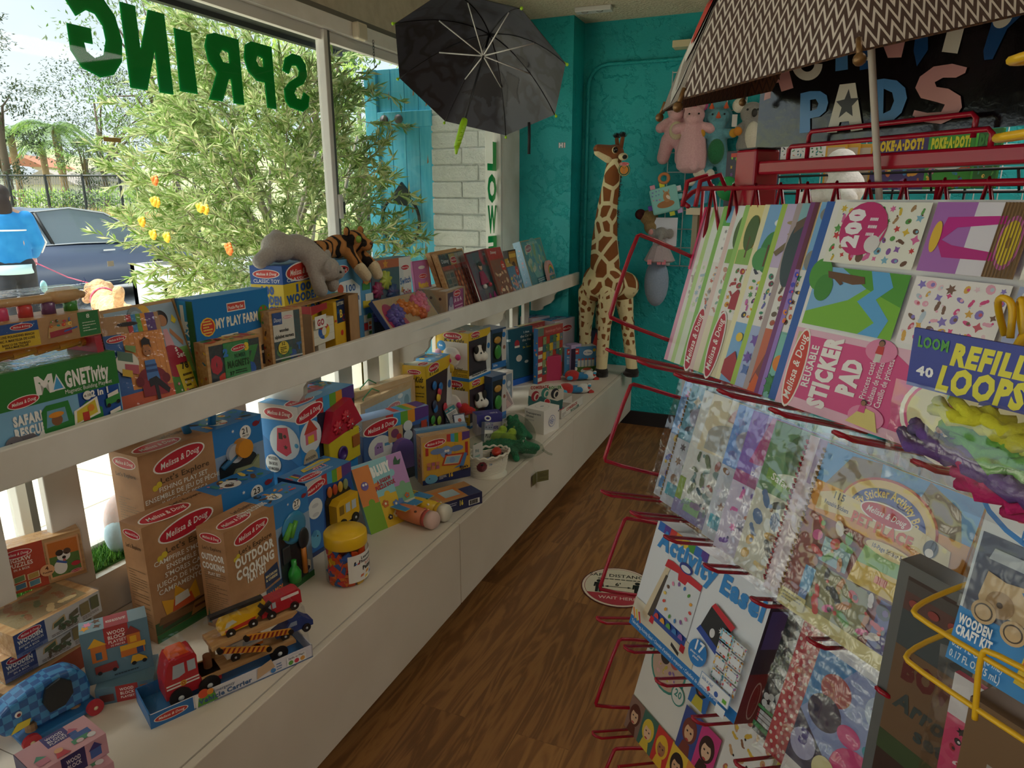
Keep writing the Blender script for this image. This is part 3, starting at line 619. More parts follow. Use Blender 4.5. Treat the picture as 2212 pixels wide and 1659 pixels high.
def person():
 o = V((-7.95,4.9,0)); t = thing('person','person in a blue fleece jacket and black trousers walking a dog','person',o,radians(60))
 SK = M('#c9a087',.6); JK = noisy('#1f7fc2','#2a8acb',12,.3,.01,.9); PN = noisy('#22242a','#2c2e35',10,.3,.01,.8)
 sk = bpy.data.meshes.new('body'); bmh = bmesh.new()
 vs = [(0,0,.95),(0,.01,1.2),(0,.0,1.4),(0,.02,1.5),(0,.05,1.6),(.10,0,.9),(.11,.14,.5),(.11,.05,.1),(.11,.18,.05),(-.10,0,.9),(-.11,-.12,.5),(-.11,-.32,.12),(-.11,-.2,.05),(.19,0,1.39),(.25,.05,1.13),(.22,.27,.98),(.21,.34,.95),(-.19,0,1.39),(-.25,-.06,1.12),(-.23,.06,.92),(-.22,.1,.85)]
 es = [(0,1),(1,2),(2,3),(3,4),(0,5),(5,6),(6,7),(7,8),(0,9),(9,10),(10,11),(11,12),(2,13),(13,14),(14,15),(15,16),(2,17),(17,18),(18,19),(19,20)]
 sk.from_pydata(vs,es,[]); sk.materials.append(SK); ob = bpy.data.objects.new('body',sk); COL.objects.link(ob); ob.parent = t
 md_ = ob.modifiers.new('skin','SKIN'); rad = [.15,.15,.14,.055,.09,.09,.065,.045,.035,.09,.065,.045,.035,.06,.045,.035,.025,.06,.045,.035,.025]
 for v,r_ in zip(sk.skin_vertices[0].data,rad):v.radius = (r_,r_)
 sk.skin_vertices[0].data[0].use_root = True; sb = ob.modifiers.new('sub','SUBSURF'); sb.levels = sb.render_levels = 2
 bmh.free()
 h = MB(); h.ell((0,.06,1.6),(.078,.095,.115),SK); h.ell((0,.155,1.6),(.012,.018,.02),SK); h.ell((.08,.05,1.6),(.012,.02,.03),SK); h.obj('head',t)
 MB().tube([(.082,.02,1.62),(.075,.13,1.622),(0,.152,1.622),(-.075,.13,1.622),(-.082,.02,1.62)],.011,M('#222',.2)if False else M('#222222',.2),6).obj('sunglasses',t)
 MB().ell((0,.165,1.555),(.028,.008,.007),M('#a8645c')).obj('mouth',t)
 mb = MB(); mb.ell((0,.02,1.64),(.095,.105,.1),M('#2a1d18',.7)); mb.ell((0,-.055,1.5),(.09,.055,.16),M('#2a1d18',.7)); blobby(mb.obj('hair',t),.012)
 mb = MB(); mb.lathe([(.185,.84),(.19,.9),(.2,1.1),(.205,1.3),(.17,1.42),(.075,1.48),(.085,1.55),(.06,1.55)],JK,20); mb.v = [V((p.x,p.y*.72+.01,p.z))for p in mb.v]
 mb.cap_((.19,0,1.38),(.26,.05,1.13),.085,.075,JK); mb.cap_((.26,.05,1.13),(.225,.25,.99),.075,.058,JK); mb.cap_((-.19,0,1.38),(-.26,-.06,1.12),.085,.075,JK); mb.cap_((-.26,-.06,1.12),(-.235,.06,.93),.075,.058,JK); blobby(mb.obj('jacket',t),.014)
 mb = MB(); mb.tube([(.12,.1,1.42),(.27,.05,1.3),(.345,.07,1.12),(.30,.24,1.0)],.011,M('#e6e9ea'),6); mb.tube([(.2*cos(a),.15*sin(a)+.01,1.26)for a in[i*.4 for i in range(16)]],.009,M('#e6e9ea'),6,True); mb.obj('jacket_piping',t)
 MB().lathe([(.19,.8),(.195,.9)],M('#bfe3ea',.8),20).obj('jacket_hem',t)
 mb = MB(); mb.cap_((.09,0,.88),(.115,.14,.5),.125,.095,PN); mb.cap_((.115,.14,.5),(.115,.06,.14),.1,.085,PN); mb.cap_((-.09,0,.88),(-.115,-.12,.5),.125,.095,PN); mb.cap_((-.115,-.12,.5),(-.115,-.3,.16),.1,.08,PN); mb.ell((0,0,.88),(.18,.14,.12),PN); blobby(mb.obj('trousers',t),.014)
 for x,y,z in((.11,.1,.05),(-.11,-.28,.06)):mb = MB(); mb.ell((x,y,z),(.05,.13,.05),M('#d8d5d0')); mb.obj('shoe',t)
 mb = MB()
 for k in range(4):mb.tube([(.20+.012*k,.34,.955-.008*k),(.195+.012*k,.385,.94-.008*k),(.20+.01*k,.40,.915)],.009,SK,6)
 mb.tube([(.2,.33,.96),(.17,.37,.96),(.17,.395,.94)],.01,SK,6); mb.obj('fingers',t)
 MB().ell((.26,.2,.62),(.035,.03,.07),M('#9fd3d8')).obj('bag_dispenser',t)
 return t
person()
t_ = thing('dog','curly apricot poodle-mix dog on a pink leash','dog',(-7.0,5.25,0),radians(-25)); CU = noisy('#d9b184','#c4946a',26,1.,.03,1.)
mb = MB(); mb.ell((.1,0,.42),(.32,.15,.16),CU); mb.ell((-.14,0,.46),(.15,.15,.16),CU); mb.cap_((-.18,0,.5),(-.3,0,.58),.1,.1,CU); mb.ell((-.36,0,.6),(.12,.11,.12),CU); mb.cap_((-.42,0,.56),(-.5,0,.52),.06,.045,CU)
for s_ in(-1,1):
 mb.cap_((-.36,s_*.1,.64),(-.35,s_*.14,.5),.045,.05,CU); mb.cap_((-.14,s_*.09,.36),(-.15,s_*.09,.06),.065,.05,CU); mb.cap_((.32,s_*.1,.4),(.26,s_*.1,.24),.1,.06,CU); mb.cap_((.26,s_*.1,.24),(.36,s_*.1,.16),.055,.045,CU); mb.cap_((.36,s_*.1,.16),(.34,s_*.1,.05),.045,.045,CU)
mb.cap_((.4,0,.5),(.5,0,.66),.05,.06,CU); blobby(mb.obj('body',t_),.016,3)
mb = MB(); mb.ell((-.545,0,.53),.02,M('#2b211d')); mb.ell((-.44,.06,.62),.014,M('#1c1614')); mb.ell((-.44,-.06,.62),.014,M('#1c1614')); mb.obj('face',t_)
MB().tube([(-.2+.0*cos(a),.13*cos(a),.5+.13*sin(a))for a in[i*.45 for i in range(14)]],.012,M('#d0607a'),6,True).obj('collar',t_)
a_ = V((-7.95,4.9,0))+Matrix.Rotation(radians(60),3,'Z')@V((.21,.41,.94)); b_ = V((-7.2,5.35,.64))
t_ = thing('dog_leash','pink retractable leash from the hand to the dog','leash',a_)
MB().ell((0,0,-.04),(.05,.04,.07),M('#e0a2aa')).obj('reel',t_); d_ = b_-a_; MB().tube([(0,0,-.05),d_*.5+V((0,0,-.06)),d_],.007,M('#c8506e'),5).obj('cord',t_)
#things on the shelf
KR = noisy('#b98f63','#a97f55',12,.02,.001,.6); KRD = M('#8c673f',.7); OAK = wood(); WRAP = film('shrink_wrap',.03,'#ffffff',.05,.5,26)
BUB = film('clear_plastic',.02,'#fbfdff',.06,.25,12)
RW = {'rd':'#c22536','wh':'#eef0ee','bl':'#1f6fb8','yl':'#f0c230','gr':'#3b8a3e','or':'#ee7f2a','pk':'#e58fae','pu':'#6a4a96','bk':'#1d1c20'}
STK = ['#d8483e','#e8a23a','#5a9c4a','#3f7fc0','#8a5aa0','#e58fae','#6b4a34','#f0d060','#3c8f8a','#c86a3a']
def lean_h(tl,Xb,z,th):d = ray(*tl); t = (Xb/sin(th)*cos(th)-EYE+z)/(d.z+d.x*cos(th)/sin(th)); return(EYE+t*d.z-z)/cos(th)
def top_h(bl,tl,z):P = onz(*bl,z); d = ray(*tl); t = (P.x*d.x+P.y*d.y)/(d.x**2+d.y**2); return t*d.z+EYE-z
def box(name,label,cat,tl,tr,d,col,z=ZS,h=None,X=None,bl=None,lean=0.,group=None,part='carton'):
 if h is None:h = lean_h(tl,X,z,lean)if lean else(onx(*tl,X).z-z if X else top_h(bl,tl,z))
 r,mb,F,w = carton(name,label,cat,tl,tr,h,z,d,col,group,lean,part); return r,mb,F,w,h
def wrap(root,w,d,h,e=.0025,mat=None,name='shrink_wrap'):return MB().box(-e,-e,0.0005,w+e,d+e,h+e,mat or WRAP).obj(name,root)
def wheel(mb,c,r,t,ax,tyre='#1c1b1c',hubc='#c9ccce',n=18):
 mb.lathe([(r*.6,-t/2),(r,-t/2),(r,t/2),(r*.6,t/2)],tyre,n,c,ax,False); mb.lathe([(r*.28,t/2),(r*.2,t/2+.002),(.0005,t/2+.003)],hubc,12,c,ax)
r,mb,F,w,h = box('magnet_play_box','green MAGNETivity magnetic building set box with a safari truck','toy box',(-60,823),(247,757.5),.20,'#2f7d34',X=-1.452)
f = F['front']; f.r(0,0,100,62,'#7fb4d8').r(0,0,100,22,'#c9b060').r(0,0,100,9,'#5c8a34').r(0,62,100,100,'#2c7a33').r(66,4,99,62,'#1f4f9c')
f.t('M',44.5,72,18,'#f2f0ec',bold=.06).p([(48,71),(58,71),(53,89)],'#e9ecee').p([(49.5,72.5),(56.5,72.5),(53,86)],'#4aa0dc').t('GNETivity',58.5,72,17,'#f2f0ec',w=34,bold=.05,al='l').t('Magnetic Building Play Set',94,65,4.6,'#f2f0ec',w=37,al='r',bold=.0)
f.md(28,68,11,.1).t('SAFARI',29,45,10,'#f4f2ee',w=20,bold=.06,al='c').t('RESCUE',29,32,10,'#f4f2ee',w=21,bold=.06)
f.p([(38,8),(38,52),(42,58),(58,58),(60,40),(72,52),(83,40),(83,12),(80,8)],'#2c8038').p([(40,34),(42,52),(55,52),(56,36)],'#6f9fb8').p([(60,28),(61,44),(80,54),(81,34)],'#efe9dc').p([(62,30),(63,43),(78,51),(79,36)],'#d9c23a').e(48,40,4,'#8a5a3a').e(48,46,5.5,'#e0912e',2).e(47,12,4.5,'#1b1b1d').e(76,14,4.5,'#1b1b1d').r(67,30,72,40,'#c03a30').e(74,43,2.6,'#e08a2e')
f.p([(15,6),(14,22),(18,34),(30,34),(35,26),(35,8),(31,8),(30,18),(22,18),(21,6)],'#6f6a70').e(17,27,6,'#7a747a').p([(9,12),(13,28),(17,24),(12,8)],'#6f6a70').e(15,29,.7,'#1b1b1d').p([(32,26),(36,34),(38,30),(37,18),(34,18)],'#e7e5e0').p([(38,4),(39,14),(44,18),(46,10),(45,4)],'#c98a3a')
f.t('2 in 1',83,55,7,'#f2f0ec',w=15,bold=.05).e(72.5,58,3.4,'#e9e7e0').t('4-10',72.5,56.5,3,'#3b3b3b').t('39 Pieces',82,4,6,'#f2f0ec',w=20,bold=.03)
for y in(40,20):f.p([(86,y),(86,y+8),(98,y+12),(98,y+3)],'#3a8a40').p([(88,y+9),(88,y+13),(97,y+16),(97,y+11)],'#e9e4d8').e(88,y,1.6,'#1b1b1d').e(96,y+2,1.6,'#1b1b1d')
F['top'].md(50,60,12,.1).t('MAGNETivity',55,20,16,'#eef0ea',w=40,bold=.04); F['right'].r(6,8,94,60,'#1f4f9c').t('MAGNETivity',50,76,8,'#f2f0ec',w=80,bold=.05)
mb.obj('carton',r)
zt = ZS+h; a = onz(-70,800,zt); a = V((-1.50,0,0)); y0,y1 = onx(-60,700,-1.47).y,onx(213,700,-1.47).y
t_ = thing('pounding_bench','wooden pounding bench with coloured pegs, boxed in a sleeve, on the green magnet set','toy',(-1.465,y0,zt),pi/2); t_.scale = (1,.9,.78); w = y1-y0
mb = MB(); mb.box(0,0,.10,w,.115,.122,OAK,.004); mb.obj('bench_top',t_)
for x in(0,w-.016):
 mb = MB(); mb.prism([(.0,0),(.115,0),(.105,.10),(.01,.10)],x,x+.016,M('#b3243a',.35),'x'); mb.obj('leg',t_)
mb = MB(); mb.box(-.001,-.002,.052,w+.001,-.0005,.124,KR); f = Face(mb,(0,-.002,.052),(w,0,0),(0,0,.072)); f.r(8,60,46,96,'#23509a').r(8,4,46,60,'#d9b62e').r(80,4,99,99,'#2c7a40').md(33,80,9,0).t('DELUXE POUNDING BENCH',27,46,9,'#4a3a1c',w=30).t('BANC À MARTELER DE LUXE',27,32,9,'#4a3a1c',w=30).t('BANCO DE TRABAJO',27,18,8,'#4a3a1c',w=22).t('PARA MARTILLAR',27,8,8,'#4a3a1c',w=18).t('8',89,74,16,'#e9efe2',bold=.02).lines(83,20,96,62,4,'#cfe0c8',.3)
f.p([(52,20),(54,60),(74,72),(73,30)],'#c9a066').p([(54,20),(54,42),(73,50),(73,28)],'#a83244').blobs(54,55,76,85,6,STK,3,(1.5,2.2),'e').p([(66,34),(78,44),(78,50),(66,40)],'#3a62b0'); mb.obj('sleeve',t_)
for k,c in enumerate(('#3f8f3a','#6a3a6a','#c83a3a','#d84a78','#3a62b0','#e8a23a')):
 x = w-.028-.05*k; MB().lathe([(.014,.115),(.0145,.15),(.011,.155)],M(c,.3),14,(x,.055,0)).obj('peg',t_)
mb = MB(); mb.cap_((w*.1,.06,.165),(w*.98,.05,.165),.012,.012,'#c9a272'); mb.cap_((w*.78,.055,.168),(w*.9,.055,.168),.023,.023,'#c9a272'); mb.obj('mallet',t_)
mb = MB()
for k in range(5):mb.cyl((w*.12+k*.05,.05,.028),(w*.12+k*.05+.048,.05,.034),.014,'#e2a02a' if k%2 else '#d98a1f',12)
mb.obj('mallet_pieces',t_)
MB().box(-.004,-.006,.001,w+.004,.12,.19,WRAP).obj('shrink_wrap',t_)
r,mb,F,w,h = box('dress_up_case','wooden magnetic dress-up case with a smiling girl, leaning behind the armchair pack','toy',(214,672),(376,643.5),.022,OAK,X=-1.472,lean=radians(15))
f = F['front']; f.r(3,3,95,97,'#9fb6c9').r(3,3,95,30,'#4f8a3a').r(3,30,95,55,'#7fae62').e(52,92,8,'#e6b23a').e(72,84,9,'#2d2220').e(72,82,6.5,'#b98059').p([(66,58),(78,58),(75,74),(69,74)],'#dfa3ad').p([(77,70),(90,56),(92,60),(79,74)],'#b98059').p([(60,60),(67,72),(68,68),(62,56)],'#b98059').p([(84,80),(88,86),(92,80),(88,77)],'#e6d23a')
f.e(70,44,18,'#a8283e').r(70,5,90,40,'#d8bf3a').t('s',78,52,6,'#f2ece4').t('Set',82,46,5,'#f2ece4').t('78',82,35,6,'#222222',bold=.04).lines(75,12,90,32,4,'#4a4020',.4).e(40,90,10,'#8d949a').e(40,89,7,'#9fb6c9').blobs(40,4,92,28,14,['#d8708a','#e8e0d0','#c9a23a'],5,(1.5,3),'f')
f.r(95,0,100,100,'#b8925f'); mb.obj('case',r)
for q,(tl,tr,lb,dz)in enumerate((((170,697),(300,682),'second take-along pack half hidden behind the armchair pack',.018),((212,687.5),(339.5,672.8),'take-along puzzle pack with a smiling man in a red armchair',0.))):
 r,mb,F,w,h = box('puzzle_pack',lb,'puzzle',tl,tr,.006,'#23294a',X=-1.462-dz-.003*(1-q),lean=radians(13),group='Blue\'s Clues packs')
 f = F['front']; f.r(0,0,100,86,'#2d62a8').p([(0,10),(100,10),(100,34),(0,30)],'#c85a3a').r(0,0,100,12,'#232a4e').p([(30,34),(30,84),(100,84),(100,34)],'#d98f4a').r(0,84,100,100,'#b28a60')
 for k in range(8):f.r(31+k*9,40,31.4+k*9,84,'#b8703a')
 for k,c in enumerate(('#c23a3a','#3a8ac0','#6aa03a','#d88a2a','#5a3a80','#5a3a80')):f.r(44+k*8,84,52+k*8,100,c)
 f.e(44,92,18,'#3a2c24',4).e(44,92,16,'#1d1815',3).md(20,80,17,.12)
 f.e(66,42,25,'#7a2230',20).r(45,26,89,42,'#8a2a38').e(43,40,7,'#6d1c2a',9).e(89,40,7,'#6d1c2a',9)
 f.p([(56,40),(58,58),(76,58),(78,40)],'#4a78b8').r(57,47,77,49.5,'#2c4a80').r(57,52,77,54,'#2c4a80').p([(58,41),(72,43),(92,30),(88,26),(70,36),(58,34)],'#26262e').p([(66,38),(72,38),(72,20),(66,20)],'#26262e').e(68,18.5,5,'#5f8fc9',2.5)
 f.e(66,66,7.4,'#a8704a',9).p([(58,68),(59,76),(66,79),(74,76),(74,68),(71,72),(61,72)],'#1c1614').e(63,66,.9,'#1c1614').e(69.5,66,.9,'#1c1614').e(66,62,2.6,'#f2ece4',1.1)
 f.e(28,58,20,'#c9c4ba').e(28,58,19,'#e6e2d8').p([(14,62),(16,70),(40,66),(38,58)],'#5a7a6a').p([(30,70),(31,74),(48,72),(46,66)],'#7a9a5a').p([(22,50),(24,58),(46,55),(44,47)],'#b85a6a').p([(16,48),(18,54),(34,51),(32,45)],'#d8b03a')
 for a_ in(-2,0,2,4):f.e(80+a_*2.6,17,3,'#a9c9d8',4)
 f.t('Blue\'s',82,13,5,'#1c1c24',w=22,bold=.05).t('Clues',83,6.5,5,'#1c1c24',w=20,bold=.05).e(30,14,10,'#57a3c6',3).e(14,14,9,'#57a3c6',3); mb.obj('card',r); wrap(r,w,.006,h)
r,mb,F,w,h = box('play_farm_box','blue MY PLAY FARM puzzle play set box with cow and sheep','toy box',(415,647.5),(577,621.8),.065,'#1d77bd',X=-1.50)
f = F['front']; f.t('MY PLAY FARM',54,68,9.5,'#f0ead8',w=58,bold=.045).e(15,71,9.5,'#f0c23a',None,0,12).e(15,71,8,'#cf3a30').lines(9,64,21,78,5,'#f0d060',.5).r(41,82,66,91,'#f1ece2').r(42,83,65,90,'#cf4a3a').t('Puzzle Play Set',53,84.5,3.4,'#f4f0e8',w=20)
f.e(91,72,8.5,'#4f8a2c',11).blobs(85,64,97,82,8,['#c2302c'],2,(1.4,1.8),'e').p([(24,4),(24,52),(30,60),(52,60),(56,50),(56,4)],'#efe6d2').p([(28,6),(28,40),(36,52),(44,44),(40,8)],'#6a5142').e(48,40,9,'#efe2cc',11).e(48,32,8,'#e5bf9a',5).e(43,50,3,'#5a4438').e(52,50,3,'#5a4438').e(46,43,1,'#1c1614').e(51,43,1,'#1c1614')
f.p([(60,4),(58,40),(64,58),(92,60),(97,40),(95,4)],'#d9b98c').e(86,30,9,'#3a3a44',11).e(84,33,1.6,'#f0ece0').e(89,33,1.6,'#f0ece0').r(6,4,20,34,'#b83a2e').p([(4,32),(13,46),(22,32)],'#3f8a3a').e(13,28,4,'#d88a5a').e(18,10,3.4,'#f0ece0')
f2 = F['left']; f2.r(10,2,56,98,'#2b9ad6').r(60,2,96,98,'#2a6a30').t('MY PLAY FARM',34,40,22*.28,'#eef2ee',w=140*.065*0+330,bold=.03,rot=-pi/2).r(24,68,44,94,'#e9ecea'); mb.obj('carton',r)
def magnet_box(name,lb,tl,tr,X,d,kind):
 r,mb,F,w,h = box(name,lb,'toy box',tl,tr,d,OAK,X=X); f = F['front']
 f.r(5,5,95,95,'#3d4a52'); mb.obj('wood_box',r); return r,f,F,w,h
r,mb,F,w,h = box('number_magnet_box','wooden box of number magnets with a green label','toy box',(442.5,744),(562,721),.05,OAK,X=-1.455)
f = F['front']; f.r(5,4,96,95,'#36424a'); R_ = random.Random(5)
for ch,x,y,c,s_ in(('0',18,50,'#b8344a',26),('2',32,14,'#cf3f30',30),('9',78,26,'#2f5fae',28),('7',84,58,'#3f8a4a',24),('5',54,10,'#e6dcc6',22),('8',12,8,'#2f5fae',22),('1',48,12,'#d8b03a',20),('3',68,6,'#6a4a96',18)):f.t(ch,x,y,s_,c,bold=.09)
f.r(29,32,76,96,'#1f6a3a').r(30,33,75,95,'#3f8f55').md(57,84,14,.1).t('NUMBER',58,68,7,'#173a22',w=20,bold=.02).t('MAGNETS',54,53,11,'#1d4a2a',w=40,bold=.06).t('37',41,40,6,'#173a22',bold=.05).lines(47,40,70,48,2,'#173a22',.5).t('2',33,74,12,'#3a7ac0',bold=.08).t('3',72,78,12,'#e0c23a',bold=.08)
for n_,c in(('left',['#b84a2c','#2c6a8a','#d8b23a','#3f7a3a']),('top',['#b84a2c','#3f7a3a','#d8b23a'])):F[n_].blobs(5,5,95,95,8,c,4,(9,14),'esb')
mb.obj('wood_box',r); MB().box(w*.05,-.0022,h*.04,w*.96,-.0014,h*.95,WRAP).obj('plastic_window',r)
r,mb,F,w,h = box('alphabet_magnet_box','tall wooden box of alphabet magnets with a white label','toy box',(580,674),(651,662),.05,OAK,X=-1.46)
f = F['front']; f.r(8,3,92,97,'#4b565a'); R_ = random.Random(8)
for ch,x,y,c,s_ in(('W',46,20,'#4a7a4a',17),('R',70,8,'#4a4a8a',15),('S',30,6,'#c9a23a',13),('B',66,26,'#3a5aa0',14),('O',24,36,'#5a8a5a',9),('E',55,36,'#4f8a5a',8),('A',80,18,'#c8483a',10),('T',84,40,'#3a6aa8',9)):f.t(ch,x,y,s_,c,bold=.09)
f.r(8,30,92,32,'#c9c9c2').r(8,56,72,97,'#d9d6cc').r(8,80,36,97,'#30508f').t('Disney',22,84,6,'#e9ecf2',w=22,bold=.0,sh=.2).md(54,89,15,0,'#d8a0a6','#fff6f0').t('wooden',40,69,5,'#2c2c2c',w=28,bold=.03).t('alphabet magnets',40,60.5,5,'#2c2c2c',w=58,bold=.03).e(34,46,16,'#d8c24a').t('52',34,50,4.5,'#2c2c2c').lines(24,38,44,48,4,'#4a4420',.5)
F['left'].blobs(8,3,92,97,9,['#b84a2c','#3f7a3a','#d8a23a','#4a2c1c'],7,(12,18),'esb'); F['top'].blobs(5,5,95,95,6,['#b84a2c','#8a5a2c'],2,(8,12),'e')
mb.obj('wood_box',r); MB().box(w*.05,-.0022,h*.03,w*.95,-.0014,h*.97,WRAP).obj('plastic_window',r)
r,mb,F,w,h = box('wooden_block_box','yellow and blue CLASSIC TOY box of 100 wooden blocks, under the grey plush','toy box',(608,575),(690,561),.115,'#d9bd2a',X=-1.545)
BLKH = ZS+h; BLKO,BLKQ = r.location.copy(),r.rotation_quaternion.copy(); BLKW = w
for n_ in('front','left'):
 f = F[n_]; f.r(0,82,100,100,'#1d4f9e').md(50,92,42,.02,'#c9382e',sq=.3).t('CLASSIC TOY',50,83.5,3.6,'#e6e9ee',w=82,bold=.01).t('100',50,72.5,7.5,'#23549e',w=44,bold=.06).t('WOODEN',50,62.5,8,'#23549e',w=86,bold=.06).t('BLOCKS',50,52.5,8,'#23549e',w=84,bold=.06).blobs(4,4,96,30,10,['#c9382e','#23549e','#3f8a3a','#c98a3a'],3,(7,10),'s')
F['top'].r(0,0,100,100,'#1d4f9e'); mb.obj('carton',r)
r,mb,F,w,h = box('letter_toy_box','open-front kraft box holding a white colour wheel and a yellow letter flip toy','toy box',(670,663),(773,633),.13,KR,X=-1.462)
mb = MB(); mb.box(0,0,0,w,.13,.004,KR); mb.box(0,.126,0,w,.13,h,KR); mb.box(0,0,0,.004,.13,h,KR); mb.box(w-.004,0,0,w,.13,h,KR); mb.box(0,.045,h-.004,w,.13,h,KR); mb.box(w*.78,0,0,w,.003,h,KR); mb.box(0,-.001,0,.008,.13,h,KR)
f = Face(mb,(0,.13,0),(0,-.13,0),(0,0,h)); f.r(0,88,100,100,'#a8282c').r(12,60,60,78,'#e6e4dc').t('GO',36,63,10,'#222222',bold=.06); mb.obj('tray',r)
mb = MB(); mb.prism([(0,h-.028),(w*.30,h-.02),(w*.3,h),(0,h)],-.003,-.001,M('#a8282c'),'y'); f = Face(mb,(w*.05,-.003,h*.62),(w*.22,0,0),(0,0,h*.2)); f.r(0,0,100,100,'#e9e6dd').t('GO',50,20,50,'#b03040',bold=.05); mb.obj('header_flap',r)
mb = MB(); mb.box(w*.03,.012,h*.32,w*.50,.04,h*.72,'#e4ddcb',.002); mb.box(w*.2,.02,.004,w*.34,.04,h*.32,'#e4ddcb')
f = Face(mb,(w*.03,.012,h*.32),(w*.47,0,0),(0,0,h*.4))
for k,c in enumerate(('#cf2f2c','#2f5fae','#e6c22a')):f.p([(55,50)]+[(55+24*cos(t),50+24*1.35*sin(t))for t in[radians(30+120*k)+i*radians(120)/10 for i in range(11)]],c)
f.e(55,50,9,'#e4ddcb'); f.r(0,33,100,34,'#b8b09c').r(0,66,100,67,'#b8b09c'); mb.obj('colour_wheel',r)
mb = MB(); mb.box(w*.56,.02,.006,w*.80,.07,h*.93,'#e0b02a',.003); f = Face(mb,(w*.56,.02,.006),(w*.24,0,0),(0,0,h*.92)); f.r(22,56,96,100,'#1d2a4e').t('LETTERS',58,90,6,'#e9e2c8',w=60,bold=.03).t('A',36,72,13,'#2a5a9c',bold=.02).t('B',60,66,15,'#e6c24a',bold=.03).t('C',82,58,13,'#8a2c3a',bold=.02).e(60,36,12,'#cf3a2c').r(0,60,16,64,'#c9382e'); mb.obj('letter_flip_tower',r)
MB().prism([(w*.3,h*.02),(w*.52,h*.02),(w*.52,h*.16),(w*.3,h*.16)],-.002,-.001,KRD,'y').obj('front_tab',r)
mb = MB(); mb.prism([(w*.38,h*.04),(w*.43,h*.04),(w*.43,h*.09),(w*.455,h*.09),(w*.405,h*.15),(w*.355,h*.09),(w*.38,h*.09)],-.0026,-.002,M('#e0c22a'),'y'); mb.obj('arrow_mark',r)
r,mb,F,w,h = box('wooden_block_box','pale blue 100 Wooden Blocks box with a castle, under the plush tiger','toy box',(690,567),(798,553.6),.09,'#5d9cc8',X=-1.605)
CASH = ZS+h; CASO = r.location.copy(); CASQ = r.rotation_quaternion.copy(); CASW = w
f = F['front']; f.p([(22,30),(22,62),(36,74),(60,76),(76,66),(76,30)],'#dfe6ea').t('100',56,62,8,'#2f5f9e',w=22,bold=.03).t('Wooden',50,50,8,'#2f5f9e',w=48,bold=.03).t('Blocks',50,39,8,'#2f5f9e',w=42,bold=.03).md(38,88,17,.05).e(36,66,6,'#c8563a').r(18,50,30,64,'#4a8f4a')
for x,y,c in((80,0,'#e6dcc6'),(80,10,'#c23a3a'),(80,20,'#dfe2d8'),(84,30,'#3a7ac0'),(80,38,'#d8c23a'),(86,46,'#dfe2d8'),(80,60,'#4a8f4a'),(82,68,'#c8563a'),(86,78,'#3a6ab0')):f.r(x,y,x+17,y+9,c)
f.e(90,72,6,'#e0b04a').e(92,26,5,'#3f8a4a').r(88,2,97,24,'#eef0ea')
for k,c in enumerate(('#3f8a3a','#c23a3a','#d88a2a')):f.r(89.5,4+k*6,95.5,8+k*6,c)
mb.obj('carton',r)
r,mb,F,w,h = box('gear_toy_box','Switch & Spin box with coloured flower gears showing','toy box',(801,565),(886.5,553.3),.07,'#55606a',X=-1.615)
f = F['front']; f.r(0,0,68,100,'#5b666c').r(0,88,68,100,'#b86a4a').star(34,94,7,'#d89a3a').r(68,0,100,100,'#e2dfda').md(84,85,11).t('Switch',84,62,9.5,'#3a64a8',w=29,bold=.03,rot=.05).t('&',75,50,8,'#d89a2a',bold=.03).t('Spin',87,44,10,'#b8344a',w=22,bold=.03,rot=.05).lines(72,33,97,39,2,'#8a5a6a',.4).r(74,6,94,26,'#8a5a3a')
mb.obj('carton',r)
def gear(mb,c,R,col,ax=(0,-1,0),n=8,th=.012):
 Rm = frame_mat(ax); c = V(c); o = []
 for i in range(n*6):
  a = 2*pi*i/(n*6); o.append(R*(1+.2*sin(n*a)))
 K = len(o); vs = [c+Rm@V((q*cos(2*pi*i/K),q*sin(2*pi*i/K),hh))for hh in(0,th)for i,q in enumerate(o)]+[c+Rm@V((0,0,th*1.3))]
 mb.add(vs,[(i,(i+1)%K,K+(i+1)%K,K+i)for i in range(K)]+[(K+i,K+(i+1)%K,2*K)for i in range(K)],col,True)
for x,z,R,c in((.10,.60,.030,'#a8345e'),(.30,.72,.034,'#c9cc3a'),(.46,.52,.036,'#3c4a78'),(.08,.28,.032,'#4a4a9a'),(.33,.22,.030,'#d8862a'),(.52,.26,.03,'#3f7a6a')):
 mb = MB(); gear(mb,(w*x,-.001,h*z),R,M(c,.35)); mb.obj('flower_gear',r)
MB().box(0,-.022,0,w*.68,-.0205,h*.88,BUB).obj('plastic_window',r)
r,mb,F,w,h = box('magnet_pack','purple-pink magnetic take-along pack with a handle hole','toy pack',(890,564.7),(925.4,560),.012,'#a85a8c',X=-1.62,lean=radians(6))
f = F['front']; f.r(4,2,96,98,'#b870a4').e(52,88,20,'#dcd8d4',6).md(54,73,24).t('Magnetic',52,54,10,'#e6c23a',w=60,bold=.06).t('TAKE-ALONG',52,44,5,'#3a2440',w=64,bold=.03).lines(22,32,84,42,2,'#3a2440',.5).e(34,14,13,'#4a2c2c',14).e(34,13,8,'#b8805a').e(76,10,20,'#2a2432',14); mb.obj('card',r)
r,mb,F,w,h = box('caterpillar_gear_board','tilted caterpillar gear board in plastic, purple orange and pink gears','toy',(802,650.6),(913,626.6),.02,'#3a4a86',X=-1.44,lean=radians(38))
f = F['front']; f.r(1,2,99,99,'#b99a72').p([(1,2),(99,2),(99,30),(60,24),(30,34),(1,28)],'#5a86b0').r(1,2,40,12,'#2c3a6a').md(16,8,12).t('FLUTTERING',62,14,7,'#2c2c34',w=26,bold=.05).e(16,52,12,'#a83a5a',18).e(30,30,8,'#b84a5a',12).blobs(50,4,96,28,10,STK,5,(2,3.4),'ef'); mb.obj('board',r)
